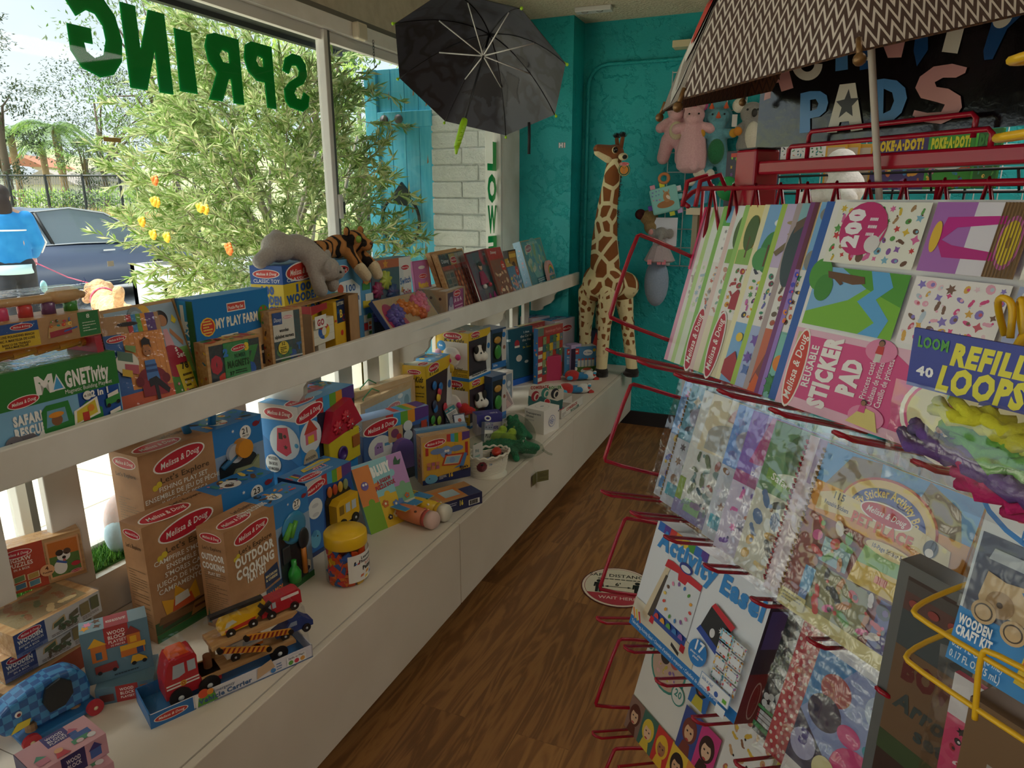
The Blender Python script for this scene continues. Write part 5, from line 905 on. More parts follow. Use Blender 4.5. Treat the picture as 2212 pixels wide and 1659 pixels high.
f = Face(mb,(0,0,0),(w,0,0),(0,0,.036)); f.r(0,0,24,100,'#2f70b2').md(11.5,50,9.5,0,'#c23a34',sq=.28).p([(25,0),(25,100),(34,100),(36,0)],'#e9e6e4').p([(26,6),(27,70),(36,90),(38,6)],'#5a9a3a').e(30,92,3,'#d8502a').e(34,88,2,'#e08a2a').t('Emergency',42,66,22,'#5a6a80',w=13,bold=.01).t('Vehicle Carrier',43,24,34,'#3f5f8a',w=32,bold=.04).t('6',73,20,50,'#3a7ab8',bold=.05).lines(75,20,80,80,3,'#4a6a9a',.4).p([(62,20),(63,100),(72,130),(74,60)],'#c0a080').r(82,14,95,84,'#e3e0de').t('Skills at Play!',88.5,62,16,'#3a4a5a',w=11).e(84.5,36,1.6,'#5a9a3a').e(88.5,36,1.6,'#c83a4a').e(92.5,36,1.6,'#d89a4a').lines(26,2,60,16,1,'#8a90a0',.5); mb.obj('card_tray',t_)
RED = M('#b8202c',.28); GL = M('#9aa6b2',.2)
cb = MB(); cb.prism([(.045,.03),(.045,.075),(.055,.115),(.062,.128),(.115,.128),(.12,.12),(.12,.055),(.17,.055),(.17,.03)],.03,.09,RED,'y'); cb.prism([(.062,.128),(.068,.138),(.10,.138),(.108,.128)],.04,.08,M('#e2622a',.3),'y'); cb.obj('truck_cab',t_)
mb = MB(); f = Face(mb,(.045,.0295,.03),(.08,0,0),(0,0,.1)); f.p([(22,50),(28,84),(58,84),(58,56),(40,50)],'#a9b3bc').r(66,56,88,84,'#a9b3bc').r(4,26,94,30,'#eae4dc').r(4,34,94,38,'#eae4dc').e(50,32,9,'#d8a82a').e(50,32,5,'#b8202c').e(50,32,3,'#d8a82a'); f = Face(mb,(.0545,.09,.075),(0,-.06,0),(.004,0,.04)); f.r(8,10,47,90,'#a9b3bc').r(53,10,92,90,'#a9b3bc'); mb.obj('truck_windows',t_)
for x in(.075,.14):
 for y in(.032,.088):mb = MB(); wheel(mb,(x,y,.028),.025,.016,(0,-1 if y<.06 else 1,0)); mb.obj('wheel',t_)
for y in(.034,.086):mb = MB(); wheel(mb,(w-.075,y,.03),.022,.014,(0,-1 if y<.06 else 1,0)); mb.obj('wheel',t_)
mb = MB(); mb.prism([(.125,.055),(w-.04,.055),(w-.03,.05),(w-.03,.042),(.14,.042),(.125,.048)],.028,.095,OAK,'y'); mb.cyl((.15,.06,.055),(.15,.06,.088),.010,noisy('#8a5a3a','#7a4e32',20),14); mb.obj('lower_deck',t_)
mb = MB(); mb.prism([(.155,.112),(w-.035,.118),(w-.02,.128),(w-.035,.130),(.18,.124),(.155,.122)],.026,.097,OAK,'y'); mb.obj('upper_deck',t_)
STR = []
for xa,za,xb,zb in((.17,.11,.285,.062),(w-.155,.115,w-.045,.085)):
 mb = MB(); dx,dz = xb-xa,zb-za; L_ = hypot(dx,dz); ux,uz = dx/L_,dz/L_; nx,nz = -uz*.007,ux*.007
 mb.prism([(xa-nx,za-nz),(xb-nx,zb-nz),(xb+nx,zb+nz),(xa+nx,za+nz)],.020,.026,M('#d8932e',.4),'y')
 for k in range(9):t = (k+.6)/10; x,z = xa+dx*t,za+dz*t; mb.prism([(x-nx*.9-.003,z-nz*.9),(x-nx*.9+.003,z-nz*.9),(x+nx*.9+.006,z+nz*.9),(x+nx*.9,z+nz*.9)],.0195,.020,M('#8a2a20',.4),'y')
 mb.cyl((xa,.026,za),(xa,.016,za),.007,M('#1c1b1c',.3),12); mb.cyl((xb,.026,zb),(xb,.016,zb),.007,M('#1c1b1c',.3),12); mb.obj('ramp_arm',t_)
mb = MB()
for x,z in((.165,.055),(w-.05,.05)):mb.box(x,.085,z,x+.012,.095,z+.068,OAK)
mb.obj('deck_post',t_)
def minicar(nm,x,z,prof,col,L_,tilt=.05,deco=()):
 c = MB(); c.X = Matrix.Translation((x,0,z))@Matrix.Rotation(-tilt,4,'Y'); c.prism([(p*L_,q)for p,q in prof],.042,.078,col,'y')
 for f_ in deco:c.prism([(p*L_,q)for p,q in f_[0]],.0415,.042,M(f_[1],.3),'y')
 o = c.obj(nm,t_)
 for px in(.22,.8):ww = MB(); ww.X = c.X; wheel(ww,(px*L_,.042,.008),.0115,.008,(0,-1,0)); wheel(ww,(px*L_,.078,.008),.0115,.008,(0,1,0)); ww.obj('car_wheel',o)
 return o
minicar('fire_engine',.285,.128,[(0,.008),(.02,.026),(.10,.046),(.92,.05),(1,.044),(1,.008)],M('#b3232f',.3),.105,.05,(([(.10,.024),(.14,.04),(.24,.04),(.24,.024)],'#a9b3bc'),([(.27,.024),(.27,.04),(.36,.04),(.36,.024)],'#a9b3bc'),([(.5,.036),(.5,.044),(.95,.044),(.95,.036)],'#e6dcd4')))
o = minicar('helicopter',.185,.124,[(0,.01),(.0,.024),(.1,.038),(.3,.046),(.55,.046),(.8,.036),(1.1,.046),(1.16,.058),(1.2,.05),(1.1,.03),(.8,.008),(.1,.008)],M('#e2b01f',.28),.095,.05,(([(.1,.024),(.16,.036),(.32,.04),(.42,.03)],'#c8c8b8'),([(.1,.010),(.1,.018),(.9,.024),(.85,.012)],'#c23a2a')))
mb = MB(); mb.prism([(-.01,0),(.12,.004),(.12,.012),(-.01,.008)],-.008,.008,M('#1f1f22',.4),'y'); mb.v = [p+V((.175,.06,.178))for p in mb.v]; mb.obj('rotor',o)
mb = MB()
for t in(0,pi/2):mb.prism([(.292+.02*cos(t+.7)-.005*sin(t+.7),.165+.02*sin(t+.7)+.005*cos(t+.7)),(.292-.02*cos(t+.7)-.005*sin(t+.7),.165-.02*sin(t+.7)+.005*cos(t+.7)),(.292-.02*cos(t+.7)+.005*sin(t+.7),.165-.02*sin(t+.7)-.005*cos(t+.7)),(.292+.02*cos(t+.7)+.005*sin(t+.7),.165+.02*sin(t+.7)-.005*cos(t+.7))],.036,.042,M('#1f1f22',.4),'y')
mb.obj('tail_rotor',o)
minicar('ambulance',.19,.056,[(0,.008),(.0,.02),(.08,.036),(.18,.044),(.96,.046),(1,.04),(1,.008)],M('#d8d2c8',.3),.09,0,(([(.1,.026),(.16,.038),(.28,.038),(.28,.026)],'#a9b3bc'),([(.44,.028),(.46,.04),(.92,.04),(.92,.028)],'#a9b3bc'),([(.6,.014),(.6,.02),(1,.022),(1,.014)],'#d8762a')))
minicar('police_car',.315,.056,[(0,.008),(.0,.018),(.2,.026),(.36,.042),(.72,.044),(.92,.026),(1,.022),(1,.008)],M('#2a3f78',.3),.10,0,(([(.3,.026),(.4,.038),(.56,.038),(.56,.026)],'#8a98b0'),))
FLM = film('blister_film',.015,'#ffffff',.05,.6,10,fres=.35); mb = MB(); q = [(.004,.006),(.02,.05),(.05,.142),(.12,.146),(.19,.165),(.20,.186),(.30,.192),(w-.05,.188),(w-.01,.15),(w-.004,.036),(w-.004,.006)]
K = len(q); vs = [(x,.004,z)for x,z in q]+[(x,d-.004,z)for x,z in q]; mb.add(vs,[(i,i+1,K+i+1,K+i)for i in range(K-1)],FLM,True); mb.add(vs,[tuple(range(K)),tuple(range(2*K-1,K-1,-1))],FLM); mb.obj('plastic_film',t_)
p = onz(752,1248,ZC); t_ = thing('block_jar','clear jar of orange and red pattern blocks with a yellow screw lid','jar',p,radians(34)); t_.scale = (1.36,1.36,1.36); R0 = .0485
mb = MB(); mb.lathe([(R0*.9,0),(R0,.006),(R0*1.02,.05),(R0,.085),(R0*.9,.097)],film('jar_plastic',.03,'#f8fafa',.05,0),32,cap=False); mb.lathe([(R0*.9,.0),(R0*.5,.002),(.001,.002)],film('jar_plastic',.03,'#f8fafa',.05,0),32,cap=False); mb.obj('jar_body',t_)
mb = MB(); mb.lathe([(R0*.98,.09),(R0*1.0,.092),(R0*1.0,.117),(R0*.94,.121),(R0*.72,.122),(R0*.70,.125),(R0*.2,.1255),(.0005,.1255)],M('#e2b41c',.35),36); mb.obj('lid',t_)
rr = random.Random(6); n_ = 0
for ring in range(7):
 for k in range(15):
  a = k*2*pi/15+ring*.2+rr.uniform(-.1,.1); z = .008+ring*.0125+rr.uniform(-.003,.003); mb = MB(); c = M(rr.choice(['#e2521c','#d8302a','#ee7a1c','#e8b01c','#e2521c','#2f5fae','#b8243a']),.4)
  if n_>=98:break
  n_+=1; mb.X = Matrix.Translation((cos(a)*R0*.80,sin(a)*R0*.80,z))@Matrix.Rotation(a,4,'Z')@Matrix.Rotation(rr.uniform(-1.2,1.2),4,'X')@Matrix.Rotation(pi/2+rr.uniform(-.3,.3),4,'Y')
  s_ = .0105; pts = rr.choice([[(-s_,-s_),(s_,-s_),(s_,s_),(-s_,s_)],[(-s_*1.5,-s_*.8),(s_*.7,-s_*.8),(s_*1.5,s_*.8),(-s_*.7,s_*.8)],[(-s_*1.6,-s_*.7),(s_*1.6,-s_*.7),(s_*.8,s_*.7),(-s_*.8,s_*.7)]]); mb.prism(pts,-.0025,.0025,c); mb.obj('pattern_block',t_)
mb = MB(); A0 = radians(-85); seg = 14; vs = []; R1 = R0*1.035
for i in range(seg+1):t = A0+radians(105)*i/seg; vs+=[(R1*cos(t),R1*sin(t),.012),(R1*cos(t),R1*sin(t),.078)]
mb.add(vs,[(2*i,2*i+2,2*i+3,2*i+1)for i in range(seg)],'#e3e0da',True)
def curl(f_pts,col,R2):
 mb.add([(R2*cos(A0+radians(105)*x/100),R2*sin(A0+radians(105)*x/100),.012+.066*z/100)for x,z in f_pts[0]],f_pts[1],col)
for txt,x0,z0,hh,ww,col,bd in(('Learning',34,80,11,44,'#1d1c22',.02),('Resources',34,66,11,48,'#1d1c22',.02),('Brights!',46,54,9,34,'#e09a8a',.03),('Pattern',38,38,14,50,'#1d1c22',.06)):
 vs,fs,tw = text2d(txt,bd); curl(([(x0+x/tw*ww,z0+y/.72*hh)for x,y in vs],fs),col,R1+.0004)
for x0,z0,s_,col in((14,62,16,'#2c2c30'),(16,64,6,'#3a6ab8'),(23,64,6,'#c83a3a'),(30,14,10,'#c86a4a'),(48,20,12,'#e09a3a'),(62,10,10,'#3a6ab8'),(44,4,10,'#e6c23a'),(70,26,8,'#c83a3a')):curl(([(x0,z0),(x0+s_,z0+2),(x0+s_*1.2,z0+s_),(x0+2,z0+s_*.9)],[(0,1,2,3)]),col,R1+.0005)
mb.obj('label',t_)
def rainbow(f,y0,y1,x0=30,x1=100):
 cs = ['#c23a3a','#3f9fd0','#6aa83a','#e0932a','#5a3a86','#5a3a86']
 for k,c in enumerate(cs):q = (x1-x0)/6; f.p([(x0+q*k,y0+(y1-y0)*.5*(abs(k-3)/6)),(x0+q*(k+1),y0+(y1-y0)*.5*(abs(k-2)/6)),(x0+q*(k+1),y1),(x0+q*k,y1)],c)
r,mb,F,w,h = box('shape_house_box','tall blue box with a red and yellow sorting house behind its window','toy box',(642.6,880),(763,830),.17,'#2a86cc',z=ZC,h=.46)
H0 = h*.38; f = Face(mb,(0,0,H0),(w,0,0),(0,0,h-H0)); g = Face(mb,(0,.17,H0),(0,-.17,0),(0,0,h-H0)); f.r(0,0,100,100,'#1d2438').r(0,78,30,100,'#cfc8c4').r(0,0,30,78,'#2f8ad0'); rainbow(f,76,100,30); f.md(18,87,24,.15)
f.e(17,56,18,'#dfe6ea',18).p([(8,48),(8,64),(17,76),(27,64),(27,48)],'#d8708a').p([(6,62),(17,80),(29,62)],'#c8483a').r(12,48,22,58,'#e6c23a').e(14,26,12,'#c8b89a').t('WOODEN',14,28,3.6,'#2c2c34',w=17,bold=.03)
g.r(0,0,100,100,'#2a8ad2').p([(0,0),(0,60),(100,20),(100,0)],'#2378bc').r(0,80,100,100,'#cfc8c4').md(50,89,38,0).e(60,52,38,'#d8e4ec',38).p([(38,40),(44,70),(70,72),(76,40),(62,34)],'#d83a58').r(46,56,56,64,'#3a2a1c').e(62,60,4,'#3a2a1c').star(62,46,6,'#3a2a1c').e(90,50,5,'#3f9fd0').e(26,22,20,'#dfe2e0').t('WOODEN',26,27,4,'#2c2c34',w=24,bold=.03).t('EN BOIS',26,20,4,'#2c2c34',w=22,bold=.03).t('DE MADERA',26,13,4,'#2c2c34',w=28,bold=.03)
t = F['top']; t.r(0,0,100,100,'#5f9ed0').md(20,26,22,0,sq=.45).e(46,34,16,'#a8cbe2',8).p([(40,50),(60,85),(90,60),(70,40)],'#c8707a').blobs(60,50,96,92,10,STK,2,(3,5),'se')
mb.obj('carton',r)
mb = MB(); z0 = H0+(h-H0)*.02; x0,x1 = w*.36,w*.94
mb.box(x0,-.03,z0,x1,-.0015,h*.66,M('#d8c22a',.35),.004); mb.obj('house_wall',r)
mb = MB(); mb.prism([(x0-.012,h*.64),(x0+.03,h*.88),(x1-.05,h*.93),(x1+.014,h*.70)],-.036,-.0015,M('#b8203a',.3),'y'); mb.obj('house_roof',r)
for x,z,R in((.50,.74,.024),(.66,.80,.022),(.74,.72,.02)):mb = MB(); gear(mb,(w*x,-.037,h*z),R,M('#c8283a',.3),th=.006); mb.ell((w*x,-.046,h*z),.004,M('#c9c9cc',.2,.8)); mb.obj('gear',r)
mb = MB(); mb.lathe([(.028,0),(.028,.006),(.018,.007),(.018,.003),(.001,.003)],M('#4a2a7a',.3),24,(w*.58,-.0305,h*.50),(0,-1,0)); mb.obj('house_door',r)
MB().box(w*.78,-.036,h*.5,w*.92,-.031,h*.6,M('#a8642a',.4),.002).obj('house_shutter',r)
r,mb,F,w,h = box('school_bus_box','blue box with a yellow toy school bus behind its window','toy box',(659,1045),(757,996),.12,'#27509a',z=ZC,bl=(674,1206))
f = F['front']; f.r(0,82,34,100,'#cfc8c4').p([(0,0),(0,82),(36,90),(30,0)],'#2f6fb8'); rainbow(f,82,100,34); f.md(19,89,22,.2).e(16,62,15,'#e3e6e6',16).e(16,66,7,'#c9ccd0',3).e(16,54,7,'#c9ccd0',3).p([(36,0),(36,60)]+[(66+30*cos(q),60+14*sin(q))for q in[pi-i*pi/10 for i in range(11)]]+[(96,0)],'#15181f').e(12,22,11,'#5fa8cc',14).e(10,30,5,'#3f86b4').e(16,25,1.4,'#15181f').r(0,0,100,6,'#22386a').l+=0
f.t("Blue's",84,24,5,'#6f8ab8',w=20,bold=.04).t('Clues',84,17,5,'#6f8ab8',w=18,bold=.04)
t = F['top']; t.r(0,0,100,100,'#3f86c0').md(24,24,24,0,sq=.4); rainbow(t,40,72,0,20); t.lines(36,14,70,40,5,'#e6eef4',.35).p([(30,56),(34,76),(80,86),(94,70),(90,58)],'#d8bf3a').r(40,62,80,72,'#8fa8b8').t("Blue's Clues",72,88,10,'#26335c',w=40,bold=.05).blobs(44,42,70,54,5,['#e6a0a8'],3,(2.5,3.5),'b'); mb.obj('carton',r)
mb = MB(); mb.prism([(w*.44,h*.30),(w*.44,h*.56),(w*.52,h*.62),(w*.94,h*.62),(w*.96,h*.34),(w*.9,h*.28)],-.035,-.002,M('#e0b01f',.3),'y'); mb.obj('toy_bus',r)
mb = MB()
for x in(.5,.64,.78):mb.box(w*x,-.0365,h*.42,w*(x+.10),-.0352,h*.54,'#8a6a1c' if x<.6 else '#b9c4cc')
mb.obj('bus_windows',r)
for x in(.56,.84):mb = MB(); wheel(mb,(w*x,-.034,h*.29),.018,.012,(0,-1,0)); mb.obj('bus_wheel',r)
for k,c in enumerate(('#c86a2a','#b8452a','#c9a23a','#8a9a6a')):MB().ell((w*(.46+.12*k),-.006,h*.74),(.012,.006,.02),M(c,.4)).obj('bus_passenger',r)
r,mb,F,w,h = box('mailbox_box','box with a purple toy mailbox in its window, behind the puzzle book','toy box',(782,911),(925,875),.085,'#3f66a8',z=ZC,h=.30)
f = F['front']; f.r(0,78,34,100,'#a8988e').r(0,0,34,78,'#44689c'); rainbow(f,80,100,34); f.md(26,86,26,.14).r(44,0,98,76,'#3a4048').e(24,56,18,'#dfe2e0',17).p([(15,48),(15,60),(20,65),(27,64),(28,50)],'#a88ac0')
f.e(24,56,18,'#dfe2e0',17).p([(15,48),(15,60),(20,65),(27,64),(28,50)],'#a88ac0').e(20,58,.9,'#222226').e(24,58,.9,'#222226').r(30,58,38,62,'#5a9ac0').p([(28,42),(36,50),(40,46),(32,40)],'#e6e6e0').r(36,60,58,82,'#c9a878').e(46,72,6,'#8a4a6a').e(52,66,4,'#c8483a').e(66,78,7,'#d8dcd8').e(66,64,7,'#d8dcd8').r(76,62,84,76,'#4a5470').r(87,64,96,80,'#b8402c').r(78,44,86,58,'#3f6aa8')
F['left'].r(0,78,100,100,'#8f7f78').r(0,0,100,78,'#3a5488').md(50,88,40,0,'#8a2a34').e(50,46,36,'#8a8a90',36); F['top'].r(0,0,100,100,'#8fa8cc'); rainbow(F['top'],0,100,50); mb.obj('carton',r)
mb = MB(); q = [(w*.40,h*.2),(w*.40,h*.48)]+[(w*.54+w*.14*cos(t),h*.48+w*.14*sin(t))for t in[pi-i*pi/10 for i in range(1,10)]]+[(w*.68,h*.48),(w*.68,h*.2)]; mb.prism(q,-.03,-.002,M('#8a6ab0',.35),'y'); mb.obj('toy_mailbox',r)
MB().box(w*.34,-.034,h*.1,w*.97,-.0335,h*.76,BUB).obj('plastic_window',r)
a,b,c,d_ = onz(802,1155.5,ZC),onz(907.4,1111,ZC),None,None
u = (b-a); w = u.length; yaw = atan2(u.y,u.x); n_ = V((sin(yaw),-cos(yaw),0)); best = None
for th in[radians(x)for x in range(0,40)]:
 for hh in[x/100 for x in range(14,30)]:
  e = a+V((0,0,hh*cos(th)))-n_*hh*sin(th)-EYEV; q = CX+FPX*e.dot(_rt)/e.dot(_fw),CY-FPX*e.dot(_up)/e.dot(_fw); s_ = (q[0]-757)**2+(q[1]-1011)**2
  if best is None or s_<best[0]:best = (s_,th,hh)
th,h = best[1],best[2]; r = thing('puzzle_book','square BLUEY jigsaw puzzle book leaning on the mailbox box','book',a,0,rot=(Matrix.Rotation(yaw,3,'Z')@Matrix.Rotation(-th,3,'X')).to_quaternion())
mb = MB(); mb.box(0,0,0,w,.016,h,'#8fc0d2'); mb.box(.002,.002,-.0005,w-.002,.014,h+.0005,'#e6e2d6'); f = Face(mb,(0,0,0),(w,0,0),(0,0,h)); f.r(0,0,33,40,'#7aa82c').r(33,0,68,46,'#d8b22a').r(68,0,100,52,'#7fae86').r(0,40,32,96,'#d8823a').r(32,46,68,100,'#8cc4cc').r(68,52,100,100,'#b98ac0').e(36,62,6,'#d8823a').e(18,42,6,'#7aa82c').e(50,46,6,'#d8b22a').e(70,74,6,'#8cc4cc').e(84,52,6,'#7fae86')
f.t('BLUEY',52,78,13,'#eef2ee',w=38,bold=.1,rot=.08).t('A JIGSAW',52,65,5.5,'#a8283a',w=28,bold=.06,rot=.08).t('PUZZLE BOOK',52,57,6,'#a8283a',w=40,bold=.06,rot=.08).p([(78,84),(80,90),(86,96),(88,88),(95,90),(90,82)],'#2f5a3a').e(14,68,7,'#6a5aa0').e(12,70,2,'#eee8e0').e(17,70,2,'#eee8e0').blobs(36,6,96,40,8,['#5a7ab0','#c86a2a','#2c2c3a','#e6d8b0'],9,(5,8),'f'); mb.obj('cover',r)
def cubebox(lb,tl,tr,z,hh,d,k):
 r,mb,F,w,h = box('cube_puzzle_box',lb,'puzzle',tl,tr,d,noisy('#c9a272','#b98f5f',10)if k else M('#6a9ac0',.4),z=z,h=hh,group='cube puzzle boxes'); return r,mb,F,w,h
r,mb,F,w,h = box('cube_puzzle_box','navy cube puzzle box lying flat under the upright one','puzzle',(941,1092),(1041.5,1062),.13,'#232a52',z=ZC,bl=(941,1118),group='cube puzzle boxes')
h = min(h,.052); F['front'].t('16',54,40,40,'#d8c24a',w=9,bold=.06).lines(10,30,44,80,3,'#b9bcd0',.4).r(70,16,94,60,'#e6e6e2').lines(72,18,92,58,1,'#222222',.9); F['top'].r(0,0,100,100,'#b98a58').r(20,14,70,80,'#c87a3a').r(30,24,62,70,'#a8c0c8').r(70,0,100,60,'#2c3a6a'); mb.obj('carton',r); zz = ZC+F['front'].H
r,mb,F,w,h = cubebox('pale blue cube puzzle box right behind the yellow one',(897.7,931),(1008,915),zz+.001,.208,.03,0); mb.obj('carton',r); wrap(r,w,.03,h)
r,mb,F,w,h = cubebox('cube puzzle box with a striped dog picture, standing by the white basket',(909,946),(1014,928),zz+.001,.200,.05,1)
f = F['front']; f.r(3,0,100,88,'#d8a83a'); rainbow(f,78,98,52); f.md(28,84,22,.1).r(8,60,14,76,'#b8302c').r(90,46,96,76,'#b8302c')
for x in(32,50,68):f.r(x,50,x+.5,78,'#a87a24')
f.e(50,62,12,'#7f9ac4',12).e(32,66,14,'#6f88b4',6).e(72,66,14,'#6f88b4',6).e(49,64,2.6,'#eee8e0').e(54,64,2.6,'#eee8e0').e(50,56,3,'#26304c').p([(40,34),(48,56),(88,54),(78,30)],'#b8402c').p([(44,36),(50,53),(83,51),(75,33)],'#d8b088').p([(46,38),(51,51),(80,49),(74,35)],'#8ab0c0').e(62,43,6,'#7f9ac4').p([(64,24),(78,30),(88,54),(94,52),(86,26)],'#4a7ab0')
for i in range(3):
 for j in range(2):f.r(10+i*9,30+j*8,17+i*9,37+j*8,'#c87a5a' if(i+j)%2 else '#a8607a')
f.p([(0,0),(0,10),(100,20),(100,0)],'#26305c').e(18,10,13,'#6aa8c8',9).e(16,16,4,'#6aa8c8').e(14,12,1.2,'#1c1c24').t('16',58,8,8,'#e0b83a',w=10,bold=.06).lines(34,6,50,14,3,'#e6e2dc',.4).t("Blue's",86,22,5,'#22263e',w=18,bold=.05).t('Clues',87,16,5,'#22263e',w=16,bold=.05); F['left'].blobs(6,10,94,90,7,['#b8302c','#d8a83a','#6a8a5a'],5,(14,20),'s'); mb.obj('carton',r); wrap(r,w,.05,h)
p = onz(905,1140,ZC); a,b = onz(968,1112,ZC+.03),onz(900,1092,ZC+.03)
ax = (a-b); ax.z = 0; yaw = atan2(ax.y,ax.x); t_ = thing('bottle_pack','carded pair of yellow and pink toddler bottles lying at the cabinet edge','bottles',V((b.x,b.y,ZC)),yaw)
for y,c1,c2,tip in((.0,'#d8b02a','#d8b02a','#d9d4c4'),(-.072,'#d07a52','#b8504a','#d8b8ae')):
 mb = MB(); mb.lathe([(.012,-.03),(.028,-.022),(.03,0),(.032,.05),(.031,.10)],M(c1,.35),24,(0,y,.034),(1,0,0)); mb.lathe([(.031,.1),(.032,.12)],M(c2,.35),24,(0,y,.034),(1,0,0)); ob = mb.obj('bottle',t_)
 mb = MB(); mb.lathe([(.0325,.118),(.033,.14),(.026,.15),(.001,.152)],M(tip,.4),24,(0,y,.034),(1,0,0)); mb.obj('bottle_cap',ob)
 mb = MB(); rr = random.Random(3)
 for k in range(7):q = rr.uniform(.4,2.4); mb.ell((.02+.013*k,y+.0305*cos(q),.034+.0305*sin(q)),(.006,.005,.005),M(rr.choice(['#3f7fb8','#c84a6a','#7a4a2c','#e9e4dc','#3a6a4a']if y==0 else['#b83a6a','#5a3a2c','#e0a07a']),.4),7,5)
 mb.obj('bottle_print',ob)
mb = MB(); f = Face(mb,(-.085,-.115,.062),(.13,0,0),(0,.165,0)); mb.box(-.085,-.115,.060,.045,.05,.062,'#d8b82a'); f.r(42,0,72,100,'#3f8ac0').r(72,0,100,100,'#3f8ac0').e(40,60,14,'#c83a8a',18).e(30,76,8,'#3f86b4').r(4,8,24,26,'#c8302c').t('playtex',14,14,5,'#f2eee8',w=16,bold=.03).lines(28,8,40,30,4,'#4a4420',.4).t('100%',10,30,5,'#2c2c1c',bold=.05).lines(48,20,68,90,1,'#e9e6d8',.5).t("Blue's Clues",36,90,6,'#26335c',w=26,bold=.05); mb.obj('card',t_)
#far half of the cabinets
YW = '#dcb424'
def ribbonbox(nm,lb,tl,tr,d,z,h,col,grp=None,cat='toy box'):return box(nm,lb,cat,tl,tr,d,col,z=z,h=h,group=grp)
for k,(tl,tr,lb)in enumerate((((767,849),(893,810),'wooden tray puzzle with a cord, leaning on the pickets'),((778,873),(896,819),'wooden tray puzzle with a pale blue lid, in front of the other tray'))):
 r,mb,F,w,h = box('tray_puzzle',lb,'puzzle',tl,tr,.05,noisy('#d2b48c','#c4a276',10),z=ZC,h=.355-.025*k,group='wooden tray puzzles'); f = F['front']; f.r(3,0,97,95,'#c9b08a').r(7,0,94,90,'#a8c8dc' if k else '#c9b79a')
 if k:f.md(55,74,15,.1,'#d88a90').e(82,76,5,'#7fa8bc',6).e(70,86,5,'#e6eef2',2.4).e(30,62,5,'#d87a6a').e(46,50,4,'#c89a8a').e(70,48,12,'#8ab46a',5).e(30,40,10,'#8ab46a',5)
 for q in range(6):F['left'].r(8+q*14,2,9+q*14,98,'#a88a60')
 mb.obj('wood_tray',r); MB().tube([(.04,-.003,h*.7),(.05,.02,h+.006),(w*.3,.03,h+.03),(w*.42,.03,h+.004)],.003,M('#3f8a5c',.6),6).obj('cord_handle',r); wrap(r,w,.05,h,.003)
def kids(lb,tl,tr,z,h,d,cow=False):
 r,mb,F,w,h = box('baby_toy_box',lb,'toy box',tl,tr,d,YW,z=z,h=h,group='yellow baby toy boxes'); f,g,t = F['front'],F['left'],F['top']
 f.r(0,0,100,84,'#3a2c34').r(0,0,100,12,'#e6e4de').r(0,0,100,5,'#2f7fc4').md(30,94,22,0).t("K's Kids",30,85,5,'#2c2c1c',w=40,sh=.3).p([(80,12),(76,40),(84,84),(100,90),(100,12)],'#cfd0cc').e(90,62,7,'#2a6fb0').r(0,84,60,100,YW).md(30,94,20,0).t("K's Kids",30,86,4.5,'#2c2c1c',w=36,sh=.3)
 g.md(50,92,30,0).t("K's Kids",54,80,7,'#2c2c1c',w=64,bold=.03,sh=.3).r(0,0,100,7,'#2f7fc4')
 if cow:g.r(20,24,96,80,'#e6ded0').lines(50,8,96,24,5,'#6a5a1c',.4); f.t('Musical',34,15,4.5,'#222222',w=40,bold=.04).t('Farmyard Cube',46,8.5,4.5,'#222222',w=70,bold=.03); g.t('with Play!',62,24,3.4,'#2c2c1c',w=38).e(14,70,14,'#2f8ac4').t('Baa',12,69,4,'#eef2f2',bold=.04)
 else:g.t('grow with Play!',62,73,3,'#2c2c1c',w=60).lines(16,22,92,68,12,'#6a5a1c',.3)
 t.r(0,0,100,100,'#8fa4ac' if cow else '#5a9ac8').r(0,0,30,100,'#c9c2b0').md(16,30,13,0,sq=.6).blobs(34,10,98,90,6,['#c86a8a','#d8c060','#d8e0e0'],3,(5,8),'e'); mb.obj('carton',r); return r,w,h
def cowtoy(r,w,h,d):
 mb = MB(); mb.ell((w*.40,-.010,h*.54),(.05,.018,.045),M('#e3ddd0',.8)); mb.ell((w*.5,-.025,h*.46),(.03,.02,.024),M('#d8b8a4',.8)); blobby(mb.obj('plush_cow',r),.006,3)
 mb = MB(); mb.ell((w*.22,-.016,h*.64),(.018,.01,.022),M('#26241f',.9)); mb.obj('cow_patch',r); MB().ell((w*.48,-.028,h*.66),(.018,.008,.024),M('#26241f',.9)).obj('cow_patch',r)
 for x in(.34,.46):MB().ell((w*x,-.028,h*.56),.005,M('#1c1a18',.3)).obj('eye',r)
 mb = MB(); mb.ell((-.012,d*.5,h*.52),(.014,.055,.05),M('#e9e2d8',.9)); mb.ell((-.02,d*.5,h*.44),(.014,.05,.04),M('#e6c8b4',.9)); blobby(mb.obj('plush_sheep',r),.006,3)
 for dy,dz,c,R in((.5,.44,'#d84a8a',.013),(.24,.52,'#d84a8a',.016),(.5,.28,'#d8b83a',.025),(.86,.58,'#d8a0b0',.02)):MB().ell((-.03,d*dy,h*dz),(.008,R,R),M(c,.6)).obj('plush_patch',r)
r,w,h = kids('yellow K\'s Kids baby toy box with coloured shapes, left of the farmyard cubes',(919,792),(974,764),ZC,.393,.12)
rr = random.Random(3)
for k in range(11):MB().ell((w*rr.uniform(.12,.7),-.008,h*(.12+.06*k)),(.022,.008,.022),M(rr.choice(['#3f8a3a','#2f6fb0','#e0702a','#c83a4a','#8aa83a','#3a3f5c','#e0b83a']),.4)).obj('soft_block',r)
for z,tl,tr,lb in((ZC,(1008,829),(1052,812),'lower farmyard cube box, under its twin'),(ZC+.251,(1012,721),(1059,706),'upper Musical Farmyard Cube box with plush cow and sheep')):
 r,w,h = kids(lb,(1012,721),(1059,706),ZC+.251,.25,.19,True)
 if z==ZC:r.location.z = ZC
 cowtoy(r,w,h,.19)
